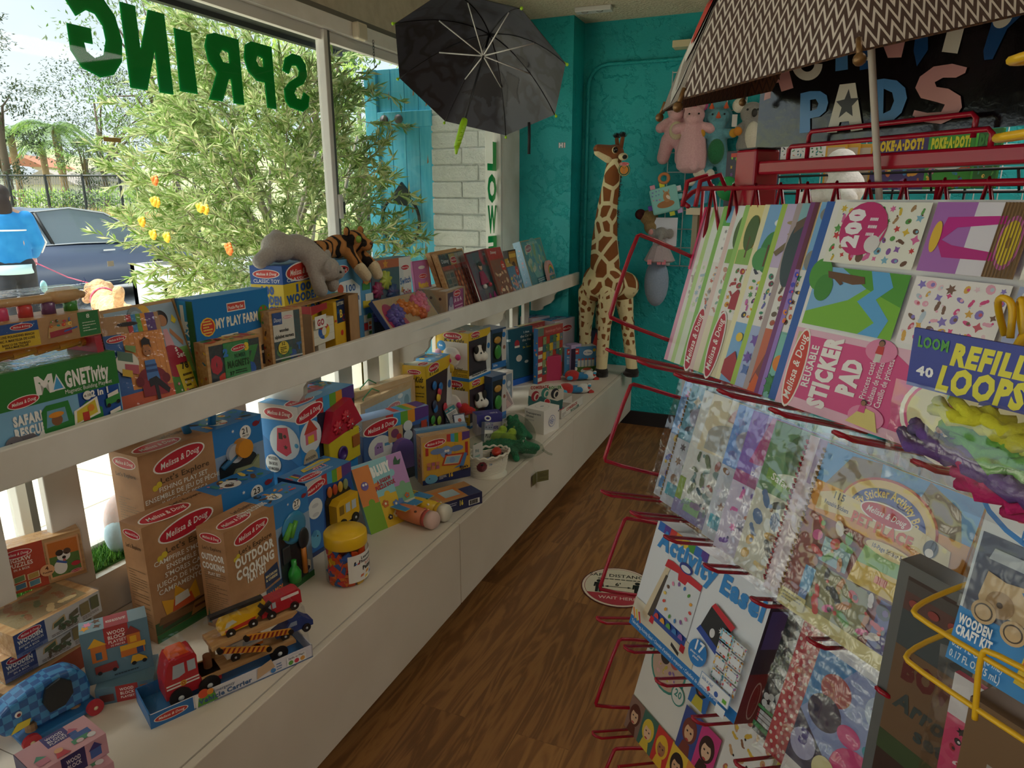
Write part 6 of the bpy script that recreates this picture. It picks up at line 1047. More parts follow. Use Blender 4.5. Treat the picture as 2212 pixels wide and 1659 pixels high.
for z,lb in((ZC,'lower dark window box behind the white carton'),(ZC+.251,'dark blue window box with a green toy, right of the upper farmyard cube')):
 r,mb,F,w,h = box('window_toy_box',lb,'toy box',(1062,713),(1093,706),.12,'#33486a',z=ZC+.251,h=.22 if z>ZC else .25,group='dark window boxes'); r.location.z = z
 f = F['front']; f.r(4,16,96,90,'#22282c').r(0,0,100,16,'#2f6fb4').t('Sile',24,6,6,'#e6eaf0',w=30).p([(70,16),(66,50),(78,96),(100,96),(100,16)],'#c9c2bc').e(84,82,12,'#2a6fb0').e(86,50,9,'#8a5a48'); F['top'].r(0,0,100,100,'#8a98b0'); mb.obj('carton',r)
 MB().ell((w*.36,-.006,h*.42),(.03,.01,.04),M('#3f8a3a',.3)).obj('toy',r); MB().ell((w*.36,-.004,h*.72),(.03,.008,.02),M('#b88a3a',.3)).obj('toy',r)
r,mb,F,w,h = box('storybook','tall dark teal picture book standing with fanned pages','book',(1097,714),(1150,703),.024,'#1f5468',z=ZC+.04,h=.32,lean=radians(3)); f = F['front']
f.t('I Am',74,88,4.2,'#dfe6e6',w=24).t('the Cat in',72,80,5,'#dfe6e6',w=46).t('the Hat',74,72,5,'#dfe6e6',w=36).t('by',72,65,2,'#dfe6e6').t('Dr. Seuss',74,58,4,'#d8c83a',w=34).e(34,70,10,'#a8323c').r(24,62,44,66,'#dcd6cc').e(40,40,12,'#c9c2b8',9).e(70,30,8,'#c9d4d4',4); F['left'].r(10,0,90,100,'#1a4658').t('The Cat',50,80,10,'#dfe6e6',w=60,rot=-pi/2); mb.obj('cover',r)
mb = MB()
for k in range(7):mb.add([(.004+.004*k,.022,h*.9),(.02+.005*k,.03+.004*k,h*1.02),(.03+w*.5,.024,h*1.0),(.03+w*.5,.022,h*.9)],[(0,1,2,3)],'#e0dacb')
mb.obj('pages',r)
r = thing('toy_carton','bright blue carton under the teal picture book','box',V((r.location.x,r.location.y,ZC)),radians(72)); MB().box(0,-.005,0,w,.09,.038,M('#1f5fc0',.3)).obj('carton',r)
for k,(tl,tr,zz,lb)in enumerate((((1120,706),(1177,693),ZC+.012,'picture puzzle with a red top band, behind the teal picture book'),((1162.5,711),(1216,698),ZC,'picture puzzle with a checked cover, right of the teal picture book'))):
 r,mb,F,w,h = box('picture_puzzle',lb,'puzzle',tl,tr,.035,'#c9b08a',z=zz,h=.36-.012*(1-k),group='picture puzzles'); f = F['front']; f.r(0,0,100,100,'#b03a3c').r(0,86,100,100,'#a84a44').t('Ravensburger Puzzle',60,90,5,'#d88a80',w=62).r(0,86,22,100,'#6a7a6a')
 for j in range(5):
  f.r(0,14*j+4,16,14*j+11,'#dcd2c0')
  for i in range(6):f.r(18+i*13.5,14+j*14,31+i*13.5,27.5+j*14,['#3f6a6a','#b8402c','#8a9a6a','#6a7a84','#d8b02a','#5a7a4a'][(i*5+j*2)%6])
 f.blobs(20,16,98,82,22,['#e6dcc6','#2c4a54','#d8b02a'],4,(2,3.2),'eb'); F['left'].r(0,0,100,100,'#2a6aa0').blobs(5,10,95,80,6,STK,4,(20,30),'e'); F['top'].r(0,0,100,100,'#cfc29a'); mb.obj('box',r)
a = onz(1195,862,ZC); t_ = thing('gift_box','plain deep pink carton between the picture puzzles and the baby bottle box','box',onz(1178,824,ZC),radians(42)); MB().box(0,0,0,.11,.10,.165,M('#b8325c',.45),.002).obj('carton',t_)
r,mb,F,w,h = box('bottle_box','blue and green playtex baby bottle box in front of the giraffe','toy box',(1219.5,751),(1288,747),.08,'#d8dfe4',z=ZC,bl=(1222,812)); f = F['front']; f.r(0,0,100,100,'#3f86b8').e(70,4,70,'#4a7a2c',24).r(8,74,46,94,'#c8302c').t('playtex',27,82,7,'#f2eee8',w=32,bold=.04).t('Nurser',20,62,6,'#e6eef2',w=24).lines(8,40,44,58,4,'#d8e6f0',.4).e(74,78,15,'#e6eaec',9).t('Dr. Seuss',74,76,5,'#2f6fb0',w=24,bold=.03).e(94,86,5,'#d8b83a').e(24,24,6,'#e6e2d8').e(36,22,6,'#e6e2d8')
for k in range(5):f.r(42+k*11,28,51+k*11,52,'#c9cfc4').r(43+k*11,52,50+k*11,58,'#b8402c')
f.e(72,14,20,'#d8d8cc',8).e(72,20,14,'#b8543c',4); f.p([(0,0),(100,0),(100,10),(60,8),(20,18),(0,8)],'#3f6a26'); F['left'].r(10,4,90,96,'#c9b8bc').t('playtex',50,50,6,'#b8302c',w=60,rot=-pi/2); mb.obj('carton',r); wrap(r,w,.08,h)
for k,(tl,tr,z,h,d,lb)in enumerate((((1151,688),(1198,680),ZC,.362,.12,'blue topped carton at the back, by the pilaster'),((1199,695),(1242,684),ZC,.362,.12,'blue topped carton beside the giraffe, left of its front leg'))):
 r,mb,F,w,h = box('shape_toy_box',lb,'toy box',tl,tr,d,'#c9c2d0',z=z,h=h,group='blue topped cartons'); F['top'].r(0,14,100,100,'#3f8ac4').md(20,18,18,0,'#d87a90',sq=.5).e(56,34,22,'#a8c8e0',9).blobs(10,50,96,94,6,['#c8607a','#8ac0e0','#3a5a9a'],2,(7,10),'e'); F['front'].md(60,82,26,0); mb.obj('carton',r)
r = thing('purple_box','small dark purple carton on end in front of the blue topped cartons','box',V((-1.40,4.33,ZC)),radians(60)); mb = MB(); mb.box(0,-.0,0,.09,.06,.21,M('#b8a8d0',.4)); f = Face(mb,(0,0,0),(.09,0,0),(0,0,.21)); f.r(0,0,100,88,'#2c1c3a'); f = Face(mb,(.09,0,0),(0,.06,0),(0,0,.21)); f.r(0,0,100,100,'#b08a6a').md(50,72,34,.3); mb.obj('carton',r)
r = thing('cone_toy_box','dark blue box with a red and yellow cone, behind the giraffe front leg','toy box',V((-1.35,4.50,ZC)),radians(50)); mb = MB(); mb.box(0,0,0,.16,.08,.28,M('#22304a',.4)); f = Face(mb,(0,0,0),(.16,0,0),(0,0,.28)); f.p([(24,50),(50,96),(76,50)],'#b8342c').r(20,36,80,50,'#d8b02a').e(60,26,12,'#c83a4a').e(34,24,12,'#d8b02a').e(34,24,7,'#22304a'); mb.obj('carton',r)
RD = plush('#c0302c','#b02a28',90,.4); BL = plush('#2f7fb0','#2a74a4',90,.4); WH = plush('#dcdcd6','#cfcfc8',120,.6)
for k,(px,py,lb)in enumerate(((1222,852,'red, blue and white plush doll lying nearest the roller display'),(1236,822,'red, blue and white plush doll lying by the baby bottle box'))):
 t_ = thing('plush_doll',lb,'plush toy',onz(px,py,ZC),radians(40-6*k),'plush dolls'); mb = MB(); mb.ell((0,0,.035),(.052,.045,.036),RD); blobby(mb.obj('torso',t_),.005,3)
 for y in(-.018,.02):MB().cap_((.045,y,.03),(.085,y*1.2,.028),.02,.018,BL).obj('leg',t_)
 MB().ell((.115,0,.03),(.042,.036,.03),WH).obj('head',t_); mb = MB()
 for q in range(9):a = q*.7; mb.ell((.15+.01*cos(a),.028*cos(a*1.3),.03+.022*sin(a)),(.012,.009,.009),M(['#3f9ac0','#c03a34','#dcdcd6'][q%3],.8),7,5)
 mb.obj('tuft',t_); mb = MB(); mb.box(.145,-.02,.002,.178,.02,.012,M('#c03a34',.8)); mb.obj('shoe',t_)
 for y in(-.05,.05):MB().ell((-.03,y,.03),(.02,.016,.014),M('#3f9ac0',.8)).obj('arm',t_)
a,b,c = onz(1133,882,ZC),onz(1212,906,ZC),onz(1258.7,873,ZC); u = c-b; w = u.length; yaw = atan2(u.y,u.x); d = min(.2,(b-a).length); t_ = thing('roller_display','open COMEBACK ROLLER display tray with upright card behind','display box',b,yaw); hh = .05
WHC = M('#d9d2c8',.5); mb = MB(); mb.box(0,0,0,w,d,.004,WHC); mb.box(0,0,0,w,.003,hh,WHC); mb.box(0,d-.003,0,w,d,hh+.01,WHC); mb.box(0,0,0,.003,d,hh,WHC); mb.box(w-.003,0,0,w,d,hh+.006,WHC); mb.box(0,d*.33,0,w,d*.35,hh*.9,WHC); mb.box(0,d*.66,0,w,d*.68,hh*.9,WHC); mb.box(w*.52,0,0,w*.53,d,hh*.9,WHC)
f = Face(mb,(0,0,0),(w,0,0),(0,0,hh)); f.t('COMEBACK',48,52,32,'#a8342c',w=50,bold=.06).t('ROLLER',62,10,28,'#2c5a4a',w=40,bold=.06).lines(4,14,22,60,3,'#6a6058',.4); f = Face(mb,(0,d,0),(0,-d,0),(0,0,hh)); f.e(84,50,10,'#2c2a2c').r(10,20,60,70,'#c9b8a8'); mb.obj('tray',t_)
rr = random.Random(5)
for i in range(3):
 for k in range(5):
  if i==0 and k>2:continue
  if i==1 and k==4:continue
  c = ['#a82a34','#2f6a68','#b8303a'][i if i else 2]; mb = MB(); p = V((.016+.0225*k,d*(.165+.33*i),.03)); mb.lathe([(.014,-.02),(.024,-.018),(.026,0),(.024,.018),(.014,.02)],M(c,.3),20,p,(1,.0,0))if False else mb.lathe([(.016,-.009),(.025,-.008),(.025,.008),(.016,.009)],M(c,.3),20,p,(1,0,0)); mb.obj('roller_toy',t_)
  MB().ell(p+V((0,-.012,.021)),(.006,.007,.005),M(rr.choice(['#d8b03a','#dcd6cc','#2f6fb0']),.4),7,5).obj('roller_print',t_)
bk = MB(); cw,ch = d*.98,.135; bk.prism([(0,0),(cw,0),(cw,ch*.78),(cw*.9,ch*.98),(cw*.72,ch*.92),(cw*.62,ch),(cw*.3,ch*.86),(cw*.1,ch*.9),(0,ch*.72)],0,.003,M('#d9d2c4',.5),'y'); f = Face(bk,(0,0,0),(cw,0,0),(0,0,ch)); f.p([(0,0),(100,0),(100,40),(84,30),(60,36),(40,46),(20,34),(0,42)],'#2f6a68').t('COMEBACK',32,74,12,'#a8342c',w=54,bold=.06,rot=.16).t('ROLLER',76,78,12,'#4a8a4a',w=36,bold=.06,rot=.16).t('rolls right back!',62,6,6,'#b8d0c8',w=54)
for x,y,c in((20,42,'#a82a34'),(48,58,'#3a8a7a'),(76,60,'#1c1c20')):f.e(x,y,11,c,15,-.3).e(x+4,y-2,7,'#dcd2c0',11,-.3).e(x+5,y-3,4,c,8,-.3)
f.e(56,24,9,'#dcd2c0').e(56,24,7.5,'#c0303a'); bk.X = None; o = bk.obj('header_card',t_); o.location = (.0,d,hh); o.rotation_euler = (radians(-14),0,radians(-90)+.15)
r,mb,F,w,h = box('rattle_box','white Transparent Winkel carton at the cabinet edge, by the green plush crocodiles','toy box',(1175,889),(1208,875),.118,'#e3ddd6',z=ZC,bl=(1176.5,940)); f,g = F['front'],F['left']
for k in range(7):a = k*.9; f.e(52,46,22,'#8a90b4',12+k*1.6,a,20); f.e(52,46,19.6,'#e3ddd6',9.6+k*1.6,a,20)
for k in range(4):f.e(50+8*cos(k*1.6),46+8*sin(k*1.6),9,'#7a80a8',5,k); f.e(50+8*cos(k*1.6),46+8*sin(k*1.6),6.4,'#c9c8d4',3,k)
f.e(94,78,3,'#3a3a4a'); g.t('Transparent',46,78,9,'#3a3f4e',w=78).t('Winkel',28,64,9,'#3a3f4e',w=40).lines(6,46,50,56,3,'#8a8a90',.35); F['top'].e(50,50,26,'#b8b4b0').e(50,50,24.5,'#e3ddd6').e(50,50,10,'#a8a8a8',6); mb.obj('carton',r)
def tilt(nm,lb,p,yaw,ry,rx,dims,col,cat='toy box',grp=None):
 q = Matrix.Rotation(yaw,3,'Z')@Matrix.Rotation(rx,3,'X')@Matrix.Rotation(ry,3,'Y'); t = thing(nm,lb,cat,p,0,grp,rot=q.to_quaternion()); mb = MB(); w,d,h = dims; mb.box(0,0,0,w,d,h,col); return t,mb,faces_of(mb,w,d,h)
WT = M('#ddd3cc',.45)
t_,mb,F = tilt('doll_carton','white window carton with two small dolls, tilted against the farmyard cubes',onz(1096,897,ZC)+V((-.02,0,.012)),radians(62),radians(-24),radians(-8),(.085,.05,.19),WT); f = F['front']; f.r(14,4,92,96,'#a89494').r(14,48,92,50,'#ddd3cc').e(50,84,16,'#d8b8a8').e(44,85,2,'#2c2422').e(56,85,2,'#2c2422').p([(30,54),(40,74),(62,74),(72,54)],'#8a6a6c').e(56,36,16,'#d8b8a8').e(50,36,2,'#2c2422').e(62,36,2,'#2c2422').p([(38,6),(46,26),(66,26),(78,6)],'#c8a8a4'); mb.obj('carton',t_)
r,mb,F,w,h = box('doll_carton','white upright window carton behind the tilted doll carton','toy box',(1088,806),(1108,799),.06,WT,z=ZC,h=.19); F['front'].r(20,12,90,92,'#8a98a8').e(56,62,18,'#d8dce0').e(56,40,14,'#b8c4d0'); mb.obj('carton',r); wrap(r,w,.06,h)
r,mb,F,w,h = box('petit_toy_box','purple topped Petit toy carton lying by the green plush crocodiles','toy box',(1030,898),(1085,892),.075,'#c9c2c8',z=ZC,h=.11); F['top'].r(0,0,100,100,'#4a4690').t('Petit',70,40,30,'#d8d4e6',w=30,bold=.03,rot=pi).e(14,40,14,'#2f3a7a'); F['front'].r(0,60,100,100,'#4a4690').r(0,0,100,60,'#bfb8bc').e(20,60,16,'#3a4486').t('Petit',66,28,18,'#4a4690',w=36,bold=.03); F['right'].r(0,0,100,100,'#5a8a4a'); mb.obj('carton',r)
t_,mb,F = tilt('rattle_pack','teal and white baby toy pack leaning near the strawberry plush',onz(985,938,ZC),radians(52),radians(-22),radians(-10),(.06,.045,.14),M('#d6d2cc',.45)); f = F['front']; f.r(0,84,100,100,'#3f8a92').t('Itsy',60,88,7,'#e6eef0',w=30,bold=.03).md(16,92,14,0,'#c8402c').r(30,10,92,50,'#4a4a50').e(60,30,22,'#c9c0b8').lines(14,56,90,80,5,'#4a5a60',.4); F['left'].r(0,0,100,100,'#3f7f88'); mb.obj('carton',t_)
t_,mb,F = tilt('domino_box','long slim white carton with a dark window, leaning behind the cube puzzle',onz(957,925,ZC),radians(70),radians(-14),radians(-10),(.04,.1,.24),M('#d9d3ca',.45)); F['front'].lines(20,8,84,92,5,'#6a8a5a',.1).e(50,80,16,'#4a8a9a'); F['left'].r(4,4,96,96,'#55564e').e(40,40,16,'#a8486a').e(60,62,12,'#d8882a'); F['top'].r(0,0,100,100,'#4a7a7c'); mb.obj('carton',t_)
SR = plush('#c22a20','#b02018',120,.4); t_ = thing('plush_strawberry','bright red plush strawberry with a green leaf among the small packs','plush toy',onz(1005,926,ZC)+V((0,0,.075)),radians(60)); mb = MB(); mb.cap_((0,0,.03),(.05,0,.012),.034,.016,SR); mb.obj('body',t_); mb = MB()
for k in range(5):leaf(mb,V((.05,0,.01)),V((.6,cos(k*1.26),sin(k*1.26))),.04,.02,M('#4a7a2c',.8))
mb.obj('leaves',t_)
for k in range(2):
 t_,mb,F = tilt('sock_card',['striped baby sock card leaning left of the strawberry plush','dotted baby sock card in clear film below the strawberry plush'][k],onz(968+20*k,940+12*k,ZC),radians(50),0,radians(-22),(.06,.012,.13),M('#3a4a6a',.4)); f = F['front']; f.r(6,50,94,96,'#c9d0dc').e(50,76,16,'#b8503a').lines(10,54,90,60,1,'#4a4a5a',.5).blobs(6,6,94,46,8,['#a8485a','#e0d8d4'],k,(7,10),'e'); mb.obj('card',t_); wrap(t_,.06,.012,.13)
t_,mb,F = tilt('plus_plus_tube','clear tube pack with a black and white PLUS label and a white hang loop',onz(1046,955,ZC),radians(60),radians(14),radians(-16),(.05,.03,.10),M('#8a90a0',.3)); f = F['front']; f.r(0,0,100,60,'#e3e1da').t('PLUS',50,24,16,'#1c1c1e',w=76,bold=.06).blobs(6,64,94,98,6,['#6a4a8a','#c9a8b8','#3a3a4a'],3,(9,12),'s'); mb.obj('tube',t_)
mb = MB(); mb.tube([(.025+.016*cos(a),.014,.118+.010*sin(a))for a in[i*.52 for i in range(12)]],.004,M('#e6e3dd'),7,True); mb.obj('hang_loop',t_)
LM = plush('#9ab83a','#8aa830',100,.4)
for k,(px,py)in enumerate(((1078,962),(1098,968))):
 t_ = thing('plush_pear',['lime green plush pear behind the crocodiles, left','lime green plush pear between the two crocodiles'][k],'plush toy',onz(px,py,ZC),radians(30),'plush pears'); mb = MB(); mb.ell((0,0,.04),(.042,.038,.036),LM); mb.ell((.02,.01,.075),(.022,.02,.022),LM); blobby(mb.obj('body',t_),.005,3); MB().tube([(.025,.012,.09),(.03,.014,.105)],.004,M('#6a7a2c')).obj('stem',t_)
def croc_mat():
 m,t,b = base('green_scaly_plush'); tc = t.nodes.new('ShaderNodeTexCoord'); v = t.nodes.new('ShaderNodeTexVoronoi'); v.inputs['Scale'].default_value = 170; t.links.new(tc.outputs['Object'],v.inputs['Vector']); r = ramp(t,v.outputs['Distance'],[(.0,'#35a86c'),(.6,'#16734a')]); t.links.new(r.outputs['Color'],b.inputs['Base Color']); b.inputs['Roughness'].default_value = .55; bump(t,b,v.outputs['Distance'],.5,.004); return m
CR = croc_mat(); NET = film('net_bag',.02,'#e8ece8',.2,1.0,240,fres=.3)
def croc(lb,p,yaw,s=1.,grp='green plush crocodiles'):
 t_ = thing('plush_crocodile',lb,'plush toy',p,yaw,grp); t_.scale = (s,s,s); mb = MB(); mb.ell((0,0,.05),(.075,.04,.038),CR); mb.ell((.075,0,.06),(.04,.034,.03),CR); mb.cap_((.09,0,.065),(.155,0,.058),.026,.017,CR); mb.cap_((.09,0,.042),(.145,0,.035),.02,.012,CR); mb.cap_((-.06,0,.045),(-.13,.02,.03),.03,.016,CR); mb.cap_((-.13,.02,.03),(-.17,.05,.025),.016,.007,CR)
 for x in(.05,-.045):
  for y in(-1,1):mb.cap_((x,y*.03,.04),(x+.02,y*.055,.014),.018,.016,CR)
 for k in range(7):mb.ell((-.09+.022*k,0,.083-.0012*(k-4)**2),(.012,.008,.010),CR,8,5)
 for y in(-1,1):mb.ell((.085,y*.016,.088),(.014,.012,.013),CR)
 blobby(mb.obj('body',t_),.0045,2)
 for y in(-1,1):MB().ell((.094,y*.019,.092),.006,M('#d8dcd0',.2)).obj('eye',t_); MB().ell((.0985,y*.020,.0925),.0035,M('#15181a',.2)).obj('pupil',t_)
 mb = MB()
 for k in range(5):
  for y in(-1,1):mb.lathe([(.003,0),(.0005,-.006)],M('#e9e6dc'),6,(.105+.01*k,y*(.018-.0015*k),.052))
 mb.obj('teeth',t_); mb = MB(); mb.ell((0,0,.052),(.195,.075,.06),NET,20,12); mb.tube([(.185,0,.05),(.21,.01,.03),(.23,0,.03)],.006,NET,6); mb.obj('net_bag',t_)
croc('green plush crocodile in a net, farther one beside the white Winkel carton',onz(1118,948,ZC),radians(128),1.0); croc('green plush crocodile in a net, nearer one beside the basket',onz(1092,985,ZC),radians(8),.95)
p = onz(1056,1022,ZC); t_ = thing('wicker_basket','oval white wicker basket of small toys near the cabinet edge','basket',p,radians(60)); mb = MB(); WK = M('#e2dccb',.6); A_,B_ = .098,.068
for j in range(13):
 k_ = .82+.18*(j/12)**.7; mb.tube([((A_*k_)*cos(a)*(1+.012*(1 if(i+j)%2 else-1)),(B_*k_)*sin(a)*(1+.012*(1 if(i+j)%2 else-1)),.004+.0068*j)for i,a in enumerate([q*pi/22 for q in range(44)])],.0036,WK,5,True)
mb.obj('wicker_side',t_); mb = MB(); mb.tube([(A_*1.01*cos(a),B_*1.01*sin(a),.095+.004*sin(a*16))for a in[q*pi/40 for q in range(80)]],.005,WK,6,True); mb.obj('rim',t_); MB().lathe([(.08,0),(.08,.003)],WK,24).obj('base',t_); t_.children[2].scale = (1,.7,1)
def inb(nm,lb,cat,x,y,z,yaw):q = Matrix.Rotation(radians(60),3,'Z')@V((x,y,0)); return thing(nm,lb,cat,V((p.x+q.x,p.y+q.y,ZC+z)),radians(60)+yaw)
t2 = inb('toy_card','white baby toy card standing in the wicker basket','toy pack',-.05,.01,.012,.3); mb = MB(); mb.box(-.03,0,0,.035,.004,.13,M('#d8d6ce')); f = Face(mb,(-.03,0,0),(.065,0,0),(0,0,.13)); f.t('Big',40,74,10,'#5a7a80',w=40).r(14,54,70,62,'#9cc0b8').e(70,40,5,'#c8a09a'); mb.obj('card',t2)
t2 = inb('plush_ladybird','dark red spotted plush ball in the wicker basket','plush toy',-.055,-.025,.045,0); MB().ell((0,0,.01),(.026,.024,.028),plush('#7a2c34','#6a2430')).obj('body',t2)
for a in(.5,1.6,2.8,4.2):MB().ell((.020*cos(a),.020*sin(a),.022),(.007,.007,.005),M('#1f1c1e')).obj('spot',t2)
t2 = inb('plush_cushion','small pale blue fabric toy in the wicker basket','toy',-.01,-.02,.05,.6); MB().ell((0,0,.01),(.034,.024,.02),plush('#8a9cb0','#7a8ca4')).obj('body',t2)
t2 = inb('toy_tractor','small red and black rubber toy car on top of the wicker basket','toy',.042,.0,.055,.9); mb = MB(); mb.ell((0,0,.035),(.036,.022,.018),M('#c2341c',.35)); mb.obj('car_top',t2); MB().ell((.0,0,.02),(.038,.024,.014),M('#1c1e22',.35)).obj('car_base',t2)
for x in(-.022,.022):
 for y in(-.024,.024):mb = MB(); wheel(mb,(x,y,.012),.012,.008,(0,1 if y>0 else-1,0),'#17181b','#2f8ac0'); mb.obj('wheel',t2)
def giraffe_mat(sc=11.,leg=False):
 m,t,b = base('giraffe_plush_legs' if leg else 'giraffe_plush'); tc = t.nodes.new('ShaderNodeTexCoord'); mp = t.nodes.new('ShaderNodeMapping'); mp.inputs['Scale'].default_value = (1,1,.8); t.links.new(tc.outputs['Object'],mp.inputs['Vector'])
 v = t.nodes.new('ShaderNodeTexVoronoi'); v.feature = 'DISTANCE_TO_EDGE'; v.inputs['Scale'].default_value = sc; v.inputs['Randomness'].default_value = .8; t.links.new(mp.outputs['Vector'],v.inputs['Vector'])
 r = ramp(t,v.outputs['Distance'],[(.10 if not leg else .2,'#e6d9a8'),(.125 if not leg else .235,'#8a5226')]); n = noise(t,200,3.); bump(t,b,n.outputs['Fac'],.35,.003)
 sp = t.nodes.new('ShaderNodeSeparateXYZ'); t.links.new(tc.outputs['Object'],sp.inputs['Vector']); ss = t.nodes.new('ShaderNodeMapRange'); ss.inputs['From Min'].default_value = .13; ss.inputs['From Max'].default_value = .22; t.links.new(sp.outputs['Z'],ss.inputs['Value'])
 mx = t.nodes.new('ShaderNodeMix'); mx.data_type = 'RGBA'; mx.inputs['A'].default_value = lin('#e6d9a8'); t.links.new(ss.outputs['Result'],mx.inputs['Factor']); t.links.new(r.outputs['Color'],mx.inputs['B']); t.links.new(mx.outputs['Result'],b.inputs['Base Color'])
 b.inputs['Roughness'].default_value = .95; return m
GM,GL_ = giraffe_mat(),giraffe_mat(24.,True); GC = plush('#e3d5a8','#d8c898'); GB = plush('#8a5226','#7a4620'); GK = plush('#17130f','#221c16')
gp = onz(1297,812,ZC); gd = radians(-128); Q_ = Matrix.Rotation(gd,3,'Z')
def gl(px,py,off=0.):q = onp(px,py,gp+V((off*.38,off*.92,0)),V((-.38,-.92,0)).normalized())-gp; return Q_.inverted()@q
t_ = thing('plush_giraffe','tall spotted plush giraffe standing at the end of the cabinets','plush toy',gp,gd)
H1 = gl(1318,315); mb = MB(); nk = [gl(1307,572,.03),gl(1306,520,.025),gl(1311,455,.02),gl(1320,395,.01),gl(1328,345,0)]
sc_ = [.098,.084,.066,.054,.046]
for(a,ra),(b,rb)in zip(zip(nk,sc_),zip(nk[1:],sc_[1:])):mb.cap_(a,b,ra,rb,GM)
ch,rp = gl(1300,610,.03),gl(1348,618,.17); mb.cap_(ch,rp,.112,.10,GM); mb.ell(gl(1285,612,.02),(.085,.085,.12),GM); mb.ell(gl(1322,610,.03),(.08,.08,.11),GM); blobby(mb.obj('body',t_),.009,5)
LG = [((1270,630,.04),(1265,700,.04),(1262,795,.04)),((1314,630,.0),(1306,700,.0),(1299,800,0)),((1347,640,.18),(1354,690,.17),(1366,775,.15)),((1306,650,.2),(1300,700,.2),(1292,785,.19))]
for a,b,c in LG:
 a,b,c = gl(*a),gl(*b),gl(*c); c.z = .05; mb = MB(); mb.cap_(a,b,.066,.046,GL_); mb.cap_(b,c,.044,.038,GL_); blobby(mb.obj('leg',t_),.008,3); mb = MB(); mb.lathe([(.046,-.0),(.048,.03),(.04,.055)],GK,16,(c.x,c.y,0)); mb.ell((c.x+.02,c.y,.02),(.045,.042,.02),GK); mb.obj('hoof',t_)
hd = gl(1328,332); nose = gl(1292,322,-.10); mb = MB(); mb.ell(hd,(.062,.055,.055),GB); mb.cap_(hd+V((.01,0,.0)),nose,.052,.030,GB); blobby(mb.obj('head',t_),.006,4)
mb = MB(); mb.cap_(hd.lerp(nose,.35)+V((0,0,-.032)),nose+V((0,0,-.018)),.036,.026,GC); blobby(mb.obj('muzzle',t_),.006,3)
side = (nose-hd).cross(V((0,0,1))).normalized()
for s_ in(-1,1):
 e = hd+side*s_*.05+V((0,0,-.005))-(nose-hd).normalized()*.02; mb = MB(); mb.ell(e+side*s_*.028+V((0,0,-.012)),(.03,.03,.022),GC); o = mb.obj('ear',t_); MB().ell(e+side*s_*.046+V((0,0,-.014)),(.018,.018,.014),GK).obj('ear_lining',o)
 h0 = hd-(nose-hd).normalized()*.03+side*s_*.022+V((0,0,.04)); h1 = h0+V((0,0,.055))+side*s_*.02; MB().cap_(h0,h1,.013,.012,GB).obj('horn',t_); mb = MB(); rr = random.Random(2)
 for k in range(60):leaf(mb,h1,V((rr.gauss(0,.6),rr.gauss(0,.6),1)),.042,.006,GK)
 mb.obj('horn_tuft',t_); ey = hd.lerp(nose,.22)+side*s_*.052+V((0,0,.012)); MB().ell(ey,(.018,.018,.02),GC).obj('eye_patch',t_); MB().ell(ey+side*s_*.008,(.0165,.0165,.018),M('#120d0a',.15)).obj('eye',t_)
mb = MB(); mb.tube([nose+V((0,0,-.01))+side*.02,nose+(nose-hd).normalized()*.028+V((0,0,-.014)),nose+V((0,0,-.01))-side*.02],.003,GK,6); mb.obj('mouth_stitch',t_)
mb = MB(); rr = random.Random(7); bx = Q_.inverted()@V((.55,.8,0))
for k in range(500):u = rr.random()**.9*3.9; i = min(3,int(u)); q = nk[i].lerp(nk[i+1],u-i)+bx.normalized()*(sc_[i]*.96); leaf(mb,q,bx+V((rr.gauss(0,.4),rr.gauss(0,.4),-.3+rr.gauss(0,.3))),.03,.008,M('#5a3418',.9))
mb.obj('mane',t_); a = gl(1350,628,.19); mb = MB(); mb.tube([a,a+V((-.06,0,-.1)),a+V((-.07,0,-.22))],.012,GB,7); mb.cap_(a+V((-.07,0,-.22)),a+V((-.07,0,-.36)),.02,.012,GK); mb.obj('tail',t_)
tg = gl(1348,367,-.07); mb = MB(); nv = Q_.inverted()@(EYEV-(gp+Q_@tg)).normalized(); mb.lathe([(.037,-.001),(.037,.001)],M('#2a5a3c',.4),30,tg,nv,False); R3 = frame_mat(nv,Q_.inverted()@_rt); u3,v3 = R3@V((1,0,0)),R3@V((0,1,0)); f = Face(mb,tg-u3*.037-v3*.037+nv*.0011,u3*.074,v3*.074)
f.e(50,50,46,'#dcc27a').e(50,50,43,'#2a5a3c').e(50,50,33,'#d88a2a').e(50,40,10,'#c98a44',20).e(50,62,12,'#c98a44',9).e(40,70,5,'#a8642c').e(60,70,5,'#a8642c').e(46,62,2,'#1c1410').e(55,62,2,'#1c1410').md(50,96,40,0); mb.obj('name_tag',t_)
#red wire rack (local x to the right, y into the rack, z up)
RO = V((-.0203,1.002,0)); RY = radians(-43.3); RM = Matrix.Translation(RO)@Matrix.Rotation(RY,4,'Z'); RI = RM.inverted()
RN = (RM.to_3x3()@V((0,-1,0)))
def rl(px,py,y):return RI@onp(px,py,RM@V((0,y,0)),RN)
RED_ = M('#a3122a',.25); YB_ = .11
rk = thing('wire_rack','red wire display rack standing on the floor, full of sticker pads','rack',RO,RY)
mb = MB(); mb.box(-.253,YB_,.0,-.205,YB_+.05,1.658,RED_,.004); mb.box(-.2525,YB_+.0005,1.6582,-.2055,YB_+.0495,1.6602,'#17100f'); mb.obj('post',rk); mb = MB(); mb.box(.36,YB_,0,.41,YB_+.05,1.658,RED_,.004); mb.obj('post',rk)
MB().box(-.205,YB_+.005,1.618,.36,YB_+.04,1.639,RED_,.004).obj('top_bar',rk)
for x in(-.28,.33):MB().tube([(x,-.12,.02),(x,.3,.02)],.014,RED_,8).obj('foot',rk)
MB().tube([(-.28,.15,.02),(.36,.15,.02)],.012,RED_,8).obj('foot_bar',rk)
mb = MB(); zt = 1.598; mb.tube([(-.32,YB_-.012,zt),(.42,YB_-.012,zt)],.0042,RED_,7)
